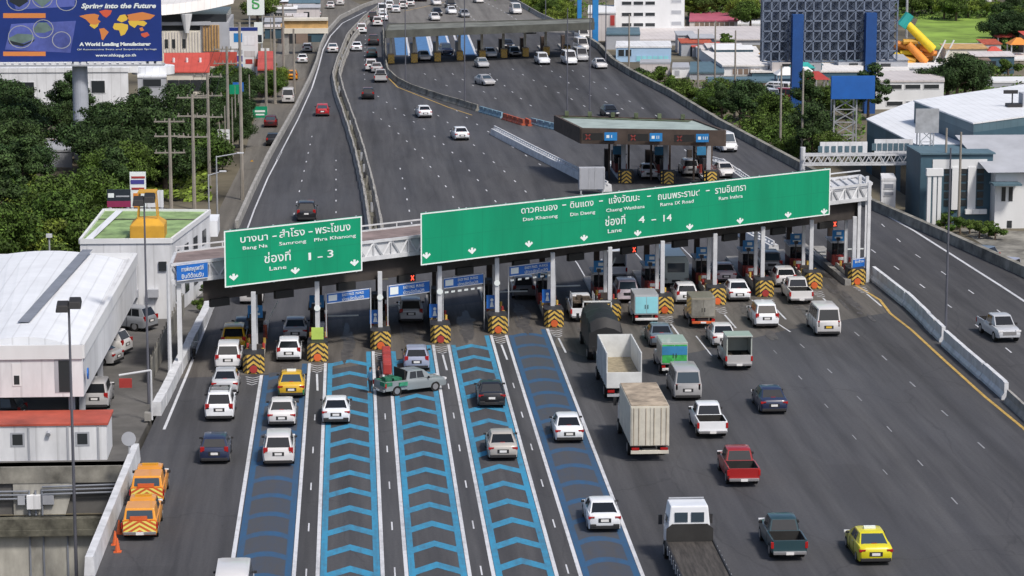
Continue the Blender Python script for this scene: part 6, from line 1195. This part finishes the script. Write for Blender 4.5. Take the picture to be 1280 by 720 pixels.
FD = 264; x0, x1 = Q(1244,240,FD).x, Q(1330,240,FD).x; zt = Q(1260,214,FD).z; t = thing('white_annex',(x0,FD,GZ),'white annex with narrow dark windows at the right frame edge','building'); MB().box(x0,x1,FD,FD+9,GZ,zt).build('wall','wall_white',t); MB().add([(x0-1,FD-1,zt),(x1,FD-1,zt),(x1,FD+9,zt+2.6),(x0-2.2,FD+9,zt+2.6)],[(0,1,2,3)]).build('roof','wall_grey',t)
for a_, b_, c_, d_ in ((1252,1257,244,262),(1261,1266,244,262),(1274,1281,223,226),(1260,1266,287,296)): MB().box(Q(a_,240,FD).x,Q(b_,240,FD).x,FD-.05,FD-.003,Q(0,d_,FD).z,Q(0,c_,FD).z).build('window','dark_win',t)
MB().box(Q(1236,240,FD).x,x0+2.2,FD-2,FD-.05,Q(0,238,FD).z-.1,Q(0,238,FD).z+.1).build('awning','teal_roof',t)
# gantry with board backs and lattice mast
GD = 274; t = thing('sign_gantry',(Q(1003,210,GD).x,GD,GZ),'white lattice gantry with pale board backs right of the long green sign','gantry'); za, zb_ = Q(0,214,GD).z, Q(0,202,GD).z; xa, xb = Q(1003,200,GD).x, Q(1158,200,GD).x; q = MB()
for yy in (GD,GD+1.5):
    for zz in (za,zb_): q.box(xa,xb,yy-.08,yy+.08,zz-.08,zz+.08)
    n_ = 12
    for k in range(n_): a_ = xa+(xb-xa)*k/n_; c_ = xa+(xb-xa)*(k+1)/n_; m_ = (a_+c_)/2; q.bar((a_,yy,za),(m_,yy,zb_),.1); q.bar((m_,yy,zb_),(c_,yy,za),.1)
q.build('truss','steel_white',t)
for a_, b_, c_, d_ in ((1025,1084,187,199),(1093,1141,184,197)): 
    f_ = MB().box(Q(a_,190,GD+2).x,Q(b_,190,GD+2).x,GD+2,GD+2.2,Q(0,d_+4,GD+2).z,Q(0,c_-2,GD+2).z).build('board_back','wall_cool',t)
    q = MB(); n_ = 7
    for k in range(n_): xx = Q(a_+(b_-a_)*(k+.2)/n_,190,GD).x; q.box(xx,xx+.45,GD+1.94,GD+1.99,Q(0,d_-1,GD+2).z,Q(0,c_+3,GD+2).z)
    o = q.build('board_rib','teal_roof'); o.parent = f_
for x in (1142,1003): c = Q(x,215,GD+.7); MB().cyl((c.x,GD+.7,GZ),(c.x,GD+.7,zb_+ (0 if x>1100 else .8)),.2 if x > 1100 else .28).build('leg','concrete' if x > 1100 else 'steel_white',t)
def lattice_mast(label, xl_, xr_, yt_, D_):
    x0, x1 = Q(xl_,240,D_).x, Q(xr_,240,D_).x; zt = Q(0,yt_,D_).z; t = thing('lattice_mast',(x0,D_,GZ),label,'mast'); q = MB()
    for xx in (x0,x1):
        for yy in (D_,D_+(x1-x0)): q.bar((xx,yy,GZ),(xx,yy,zt),.12)
    zz = GZ
    while zz < zt-1: q.bar((x0,D_,zz),(x1,D_,zz+1.3),.08); q.bar((x1,D_,zz),(x0,D_,zz+1.3),.08); q.bar((x0,D_,zz),(x1,D_,zz),.08); zz += 1.3
    q.build('lattice','galv',t); MB().box(x0-.5,x1+.5,D_-.1,D_+.0,zt-2.1,zt+.4).build('grille_panel','galv',t)
lattice_mast('slender grey lattice mast beside the sign gantry end',1148,1165,148,272)
c = Q(1174,260,264); t = thing('gate_frame',(c.x,264,GZ),'white twin column gate frame behind the right parapet','gate'); q = MB()
for x in (1161,1168,1174): xx = Q(x,260,264).x; q.box(xx-.18,xx+.18,264,264.4,GZ,Q(0,222,264).z)
q.box(Q(1157,260,264).x,Q(1178,260,264).x,263.9,264.5,Q(0,229,264).z,Q(0,220,264).z); q.build('frame','wall_white',t)
block('guard_hut','small blue grey kiosk beyond the right parapet under the gantry','kiosk',1102,1120,226,270,221,wall='wall_cool',roof='wall_cool',windows=[(1104,1118,230,235,1,'gutter'),(1104,1118,240,244,1,'gutter')])
# yellow slide
D_ = 440; t = thing('fun_slide',(Q(1150,80,D_).x,D_,GZ),'tall yellow and orange inflatable slide with a teal top behind the market hall','slide'); a = Q(1132,28,D_); c = Q(1166,62,D_)
q = MB(); q.cyl(a,c,.65,.75,n=10); q.build('slide_tube','slide_yellow',t,smooth=True); a2 = Q(1135,55,D_); c2 = Q(1157,78,D_); MB().cyl(a2,c2,.6,.7,n=10).build('slide_bed','slide_orange',t,smooth=True)
a = Q(1127,24,D_); MB().cyl((a.x,D_,a.z-1.2),(a.x+1.4,D_,a.z+.8),.95,.8,n=8).build('top_platform','slide_teal',t); r = random.Random(4)
for k in range(22): p = Q(r.uniform(1126,1162),r.uniform(52,78),D_+r.uniform(0,4)); MB().cyl((p.x-1.2,p.y,p.z),(p.x+1.2,p.y,p.z-r.uniform(-.3,1.2)),.45,n=8).build('inflated_block',r.choice(['slide_yellow','slide_orange','tank_yellow','roof_pinkish']),t,smooth=True)
q = MB(); a = Q(1168,78,D_); c = Q(1182,50,D_); [q.bar((a.x+e,D_,a.z),(c.x+e,D_,c.z),.25) for e in (0,1.4)]; q.build('stair','wall_white',t); q = MB(); q.cyl((Q(1137,20,D_).x,D_+2,GZ),(Q(1137,0,D_).x,D_+2,Q(1137,-20,D_).z),.2); q.build('mast','galv',t)
for k, (x, y, cl, lb) in enumerate([(965,86,'tank_yellow','yellow'),(1017,82,'slide_teal','teal'),(1060,84,'slide_orange','orange'),(1078,82,'wall_white','white'),(1110,82,'slide_teal','blue green'),(985,112,'wall_white','white'),(1008,112,'wall_white','cream'),(1005,103,'slide_teal','teal'),(1022,118,'red','red'),(1100,66,'roof_pinkish','pale'),(1258,62,'roof_red','red'),(1275,72,'slide_orange','orange'),(1244,84,'roof_red','dark red')]):
    c = P(x,y,GZ); t = thing('market_stall',c,f'{lb} topped market stall, {["under the billboard lattice","between the blue billboard columns","near the right frame edge"][0 if y<100 and x<1120 else (1 if x<1120 else 2)]}, number-less hut' if 0 else f'{lb} topped stall tent '+('seen below the billboard lattice' if y < 100 and x < 1120 else ('beside the left blue billboard column' if x < 1120 else 'near the right frame edge')),'stall','market stalls behind the billboard'); wd = 1.5; [MB().box(c.x+sx*wd-.1,c.x+sx*wd+.1,c.y+sy,c.y+sy+.2,GZ,GZ+2.2).build('tent_pole','galv',t) for sx in (-1,1) for sy in (0,3)]
    b = MB(); b.hexa([(c.x-wd-.3,c.y-.3,GZ+2.2),(c.x+wd+.3,c.y-.3,GZ+2.2),(c.x+wd+.3,c.y+3.5,GZ+2.2),(c.x-wd-.3,c.y+3.5,GZ+2.2)],[(c.x-.4,c.y+1.3,GZ+3.3),(c.x+.4,c.y+1.3,GZ+3.3),(c.x+.4,c.y+1.9,GZ+3.3),(c.x-.4,c.y+1.9,GZ+3.3)]); b.build('tent_roof',cl,t)
block('grey_house','grey brown house among the trees left of the billboard pillar','building',52,90,190,318,178,wall='wall_grey',roof='wall_grey')
D_ = 500
for x0_, y0_, x1_, y1_, m_, lb in [(722,-20,727,22,'blue_board','left'),(741,-20,748,20,'blue_board','right')]:
    a = Q(x0_,y0_,470); c = Q(x1_,y1_,470); t = thing('blue_pylon',(a.x,470,GZ),f'{lb} bright blue pylon beyond the right end of the far toll roof','pylon','pair of bright blue pylons'); MB().box(a.x,c.x,470,471,GZ,a.z).build('column',m_,t)

# ------------------------------------------------------------------ trees
TP = {}
def tree_proto(key, mt, lobes, h, rad, n, leaf, seed):
    r = random.Random(seed); b = MB(); ls = []
    lean = (r.uniform(-.6,.6), r.uniform(-.6,.6))
    for k in range(lobes):
        a = r.uniform(0,2*pi); rr = rad*r.random()**.6*.95; zz = h*(.32+.66*r.random()*(1-.55*(rr/rad)**1.5)); s = rad*r.choice([.16,.2,.26,.34,.42]); ls.append((rr*cos(a)+lean[0],rr*sin(a)+lean[1],zz,s))
    ls.append((lean[0],lean[1],h*.66,rad*.42)); wts = [l_[3]**2 for l_ in ls]
    for k in range(n):
        cx, cy, cz, s = r.choices(ls, wts)[0]; d_ = Vector((r.gauss(0,1),r.gauss(0,1),r.gauss(0,1))).normalized(); q = s*(.35+.75*r.random()**.6)*(1.35 if r.random() < .06 else 1); p = Vector((cx,cy,cz))+Vector((d_.x*q,d_.y*q,d_.z*q*.7))
        u = (d_+Vector((r.uniform(-.9,.9),r.uniform(-.9,.9),r.uniform(-.4,1.2)))).normalized(); v = u.orthogonal().normalized(); w_ = u.cross(v); ang = r.uniform(0,pi); v, w_ = v*cos(ang)+w_*sin(ang), w_*cos(ang)-v*sin(ang); l = leaf*r.uniform(.5,1.4)
        b.add([p-v*l,p-w_*l*.45,p+v*l,p+w_*l*.45],[(0,1,2,3)])
    crown = b.mesh('crown',[mt]); b = MB(); b.cyl((0,0,0),(0,0,h*.5),rad*.07+.08,rad*.04+.05,n=7)
    for cx, cy, cz, s in ls[:10]: b.cyl((0,0,h*r.uniform(.3,.45)),(cx,cy,cz),.1,.04,n=5)
    TP[key] = (b.mesh('trunk',['bark']), crown)
SPC = [('a','foliage_a',30,8.5,4.3,11000,.22,1),('b','foliage_b',34,9.5,4.8,12000,.23,2),('c','foliage_c',26,7.5,3.8,9500,.21,3),('d','foliage_b',24,11.,3.2,8000,.22,8),('e','foliage_a',22,6.,4.4,8500,.23,9),('s','foliage_a',9,3.2,2.0,3600,.16,5),('t','foliage_b',9,3.6,2.2,3600,.17,6)]
for s_ in SPC: tree_proto(*s_)
def tree(loc, key, sc, label, group, nm='broadleaf_tree', cat='tree'):
    t = thing(nm, loc, label, cat, group); t.rotation_euler = (0,0,RNG.uniform(0,6.28)); t.scale = (sc*RNG.uniform(.9,1.1),sc*RNG.uniform(.9,1.1),sc*RNG.uniform(.9,1.1))
    for n_, me in (('trunk',TP[key][0]),('crown',TP[key][1])): o = bpy.data.objects.new(n_,me); COL.objects.link(o); o.parent = t
    return t
LT = {'d':'tall narrow dark tree in the dense wood left of the utility poles','e':'low spreading tree in the dense wood left of the utility poles','a':'mid green leafy tree in the dense wood left of the utility poles','b':'dark green tree in the dense wood left of the utility poles','c':'lighter green tree in the dense wood left of the utility poles'}
Y = 236
while Y < 352:
    xl_ = Q(-40,200,Y).x; xr_ = Q(112 if Y < 250 else (135 if Y < 294 else (258 if Y < 335 else 250)),200,Y).x
    x = xl_+RNG.uniform(0,3)
    while x < xr_:
        pz = Vector((x+RNG.uniform(-1.2,1.2),Y+RNG.uniform(-2.5,2.5),GZ)); k = RNG.choice('bbadbeb' if Y > 290 else 'aceaacd')
        ppx = 640+F*((pz-CP).dot(rt)/(pz-CP).dot(fw)); lim = .80 if Y > 250 else .85
        if 40 < ppx < 120 and 268 < pz.y < 340: x += 4; continue
        if Y > 330: lim = .72 if ppx > 60 else .9
        tree(pz,k,RNG.uniform(.75,1.1)*lim,LT[k],'trees of the wood on the left')
        x += RNG.uniform(4.2,6.2)
    Y += 6.6
def band(pts, z, keys, label, group, sc=(.8,1.1), nm='broadleaf_tree', cat='tree'):
    for x, y in pts: tree(P(x,y,z),RNG.choice(keys),RNG.uniform(*sc),label,group,nm,cat)
band([(858,138),(880,150),(902,160),(925,172),(948,182),(972,190),(993,200),(1015,205),(1034,206),(930,152),(960,165),(985,175),(1010,182),(1010,160),(900,140),(1030,150),(1060,148),(1085,150)],GZ,'aabed','green tree in the row behind the right parapet, below the blue billboard columns','trees behind the right parapet',(.5,.72))
band([(790,110),(812,118),(835,128),(800,104),(820,112)],GZ,'st','low dark bush between the right parapet and the light blue warehouse','bushes near the light blue warehouse',(.8,1.2),'bush','bush')
band([(665,30),(680,34),(695,38),(708,34),(675,18),(690,22),(705,20),(660,14),(715,26)],GZ,'ca','bright green tree beyond the right half of the far toll roof','trees beyond the far toll roof',(.5,.75))
band([(865,24),(880,24),(896,22),(912,22),(930,28),(945,28),(938,36),(870,14),(890,12),(910,12),(930,14)],GZ,'ca','tree behind the pink roofed building','trees behind the pink roofed building',(.6,.9))
band([(1125,16),(1140,20),(1128,6),(1150,10),(1165,18),(1180,24),(1195,26),(1210,22),(1225,20),(1245,22),(1160,5),(1175,10)],GZ,'ca','rough green tree on the rim of the bright green field','trees around the green field',(.5,.75))
band([(1250,60),(1262,56),(1275,62),(1290,58),(1270,46),(1285,42),(1255,48),(1262,34),(1280,30)],GZ,'ab','dark tree at the right of the green field','dark trees right of the green field',(.55,.8))
band([(1184,128),(1196,130),(1206,124),(1216,126)],GZ,'b','dark tree between the ribbon window building and the factory roof','dark trees behind the factory roof',(.6,.75))
band([(905,60),(1230,100),(1260,98)],GZ,'s','small bush beside the white roofed sheds','small bushes by the sheds',(.8,1.0),'bush','bush')
band([(1188,288),(1200,293),(1212,292),(1224,298),(1236,296),(1180,282),(1244,300)],GZ,'st','bushy shrub at the foot of the striped teal facade','shrubs under the teal facade',(.45,.6),'bush','bush')
band([(205,375),(196,362)],-.12,'s','small plant with pale leaves between the yard buildings','plants in the yard',(.6,.7),'bush','bush')
band([(250,388),(258,372),(264,360)],0,'s','overgrown weeds beside the white yard barrier','weeds by the yard barrier',(.3,.4),'bush','bush')
band([(338,122),(341,112),(333,128)],GZ,'ac','bright green tree beside the frontage road','trees beside the frontage road',(.45,.55))
band([(285,112),(300,112),(268,108),(280,125),(270,135),(292,140),(306,150),(296,170),(288,188),(310,132),(276,160),(284,150),(300,185)],GZ,'bba','dark tree at the foot of the stacked shop pylon','trees at the shop pylon',(.38,.55))
band([(335,25),(345,15),(330,8),(350,0),(340,-8),(322,30)],GZ,'ca','small tree by the top of the frontage road','trees at the top of the frontage road',(.6,.8))
# far town behind
r = random.Random(11)
for k in range(26):
    x = r.choice([r.uniform(230,350),r.uniform(860,950),r.uniform(1120,1290),r.uniform(370,470)]); y = r.uniform(-14,2)
    if 370 < x < 470: y = r.uniform(-22,-4)
    p = P(x,y,GZ); wd = r.uniform(6,12); hh = r.uniform(4,8); t = thing('distant_house',p,'pale distant house in the town at the top of the picture','house','distant houses'); MB().box(p.x,p.x+wd,p.y,p.y+8,GZ,GZ+hh).build('wall',r.choice(['wall_cream','wall_white','roof_pinkish','wall_grey']),t); MB().hexa([(p.x-.4,p.y-.4,GZ+hh),(p.x+wd+.4,p.y-.4,GZ+hh),(p.x+wd+.4,p.y+8.4,GZ+hh),(p.x-.4,p.y+8.4,GZ+hh)],[(p.x+.6,p.y+3.5,GZ+hh+1.6),(p.x+wd-.6,p.y+3.5,GZ+hh+1.6),(p.x+wd-.6,p.y+4.5,GZ+hh+1.6),(p.x+.6,p.y+4.5,GZ+hh+1.6)]).build('roof',r.choice(['roof_red','wall_grey','roof_pinkish','roof_pale']),t)
    for q_ in range(3): MB().box(p.x+wd*(.15+.28*q_),p.x+wd*(.32+.28*q_),p.y-.04,p.y-.003,GZ+hh*.4,GZ+hh*.7).build('window','dark_win',t)

# parked vehicles in the market yard, undergrowth of the wood
for k, (x, y, c_, kd) in enumerate([(968,128,'white','van'),(984,131,'white','suv'),(1000,127,'red','van'),(1012,133,'white','sedan'),(1024,130,'navy','suv'),(903,128,'white','sedan'),(916,131,'red','suv'),(928,126,'white','van'),(945,124,'greyblue','suv'),(953,132,'white','sedan'),(1032,124,'white','sedan'),(974,120,'silver','suv'),(990,119,'white','van')]):
    V(kd,c_,x,y,f"{'white' if c_=='white' else {'red':'red','navy':'dark blue','greyblue':'grey blue','silver':'silver'}[c_]} {CATS[kd]} parked in the market yard below the billboard lattice",z=GZ,few=True,yaw=RNG.choice((60,80,100,20)),group='vehicles parked in the market yard')
r = random.Random(21); b = MB()
for k in range(26000):
    Y = r.uniform(233,350); xl_ = Q(-60,200,Y).x; xr_ = Q(262 if Y > 288 else (150 if Y > 262 else 105),200,Y).x; x = r.uniform(xl_,xr_); p = Vector((x,Y,GZ+r.uniform(0,.5)+.5*max(0,sin(x*.9)*sin(Y*.7))))
    ppx = 640+F*((p-CP).dot(rt)/(p-CP).dot(fw))
    if 44 < ppx < 100 and 300 < Y < 340: continue
    u = Vector((r.gauss(0,.6),r.gauss(0,.6)-.4,1)).normalized(); v = u.orthogonal().normalized(); w_ = u.cross(v); l = r.uniform(.2,.5); b.add([p-v*l,p-w_*l*.6,p+v*l,p+w_*l*.6],[(0,1,2,3)])
tag(b.build('undergrowth','foliage_c'),'low green undergrowth covering the ground between the trees on the left','undergrowth',kind='stuff')

r = random.Random(33)
for k in range(46):
    x, y = r.choice([(r.uniform(945,1110),r.uniform(86,98)),(r.uniform(1175,1285),r.uniform(66,100)),(r.uniform(845,900),r.uniform(66,80)),(r.uniform(1130,1285),r.uniform(-6,8)),(r.uniform(330,372),r.uniform(6,60))]); p = P(x,y,GZ); wd = r.uniform(2.5,7); hh = r.uniform(1.6,3.2); dp = r.uniform(2.5,5)
    t = thing('low_shed',p,'low cluttered shed or stall in the background yards','shed','low sheds in the background yards'); MB().box(p.x,p.x+wd,p.y,p.y+dp,GZ,GZ+hh).build('wall',r.choice(['wall_brown','wall_grey','roof_pinkish','wall_cream','canopy_brown','teal']),t)
    MB().hexa([(p.x-.2,p.y-.2,GZ+hh),(p.x+wd+.2,p.y-.2,GZ+hh),(p.x+wd+.2,p.y+dp+.2,GZ+hh+.4),(p.x-.2,p.y+dp+.2,GZ+hh+.4)],[(p.x-.2,p.y-.2,GZ+hh+.12),(p.x+wd+.2,p.y-.2,GZ+hh+.12),(p.x+wd+.2,p.y+dp+.2,GZ+hh+.55),(p.x-.2,p.y+dp+.2,GZ+hh+.55)]).build('roof',r.choice(['wall_grey','roof_pinkish','wall_white','orange_dull','roof_cool','wall_brown','teal_roof','roof_red','gold']),t)
    MB().box(p.x+wd*.3,p.x+wd*.55,p.y-.05,p.y-.003,GZ,GZ+hh*.75).build('door','dark_win',t)
b = MB()
def scrub(n, xa, xb, ya, yb, hmax=1.6, sz=.4):
    for k in range(n):
        p = P(r.uniform(xa,xb),r.uniform(ya,yb),GZ); cl = max(0,sin(p.x*.35+1)*sin(p.y*.22)+.35); p.z = GZ+r.random()*hmax*cl; u = Vector((r.gauss(0,.6),r.gauss(0,.6)-.4,1)).normalized(); v = u.orthogonal().normalized(); w_ = u.cross(v); l = r.uniform(.4,1.2)*sz; b.add([p-v*l,p-w_*l*.6,p+v*l,p+w_*l*.6],[(0,1,2,3)])
scrub(4000,1120,1300,10,24,2); scrub(1800,1245,1300,34,64,3); scrub(3500,860,1080,108,205,1.5,.35); scrub(2500,560,760,-10,24,3); scrub(2500,860,960,4,26,3); scrub(1500,1175,1300,100,118,2)
tag(b.build('scrub','foliage_a'),'rough green scrub between the buildings, along the field and below the parapet','scrub',kind='stuff')

r = random.Random(77)
for k in range(16):
    y = r.uniform(70,240); f = (y-70)/170; x = 345-f*70+r.uniform(-14,2); p = P(x,y,GZ); hh = r.uniform(3,8); t = thing('roadside_post',p,'slim grey post beside the frontage road','post','slim posts along the frontage road'); MB().cyl(p,p+UZ*hh,.1,.07,n=6).build('pole','pole_conc',t)
    if k % 3 == 0: MB().box(p.x-.7,p.x+.7,p.y-.06,p.y-.0,GZ+hh-1.2,GZ+hh).build('sign_plate',['wall_white','blue_sign','orange_dull','green_sign'][k%4],t)
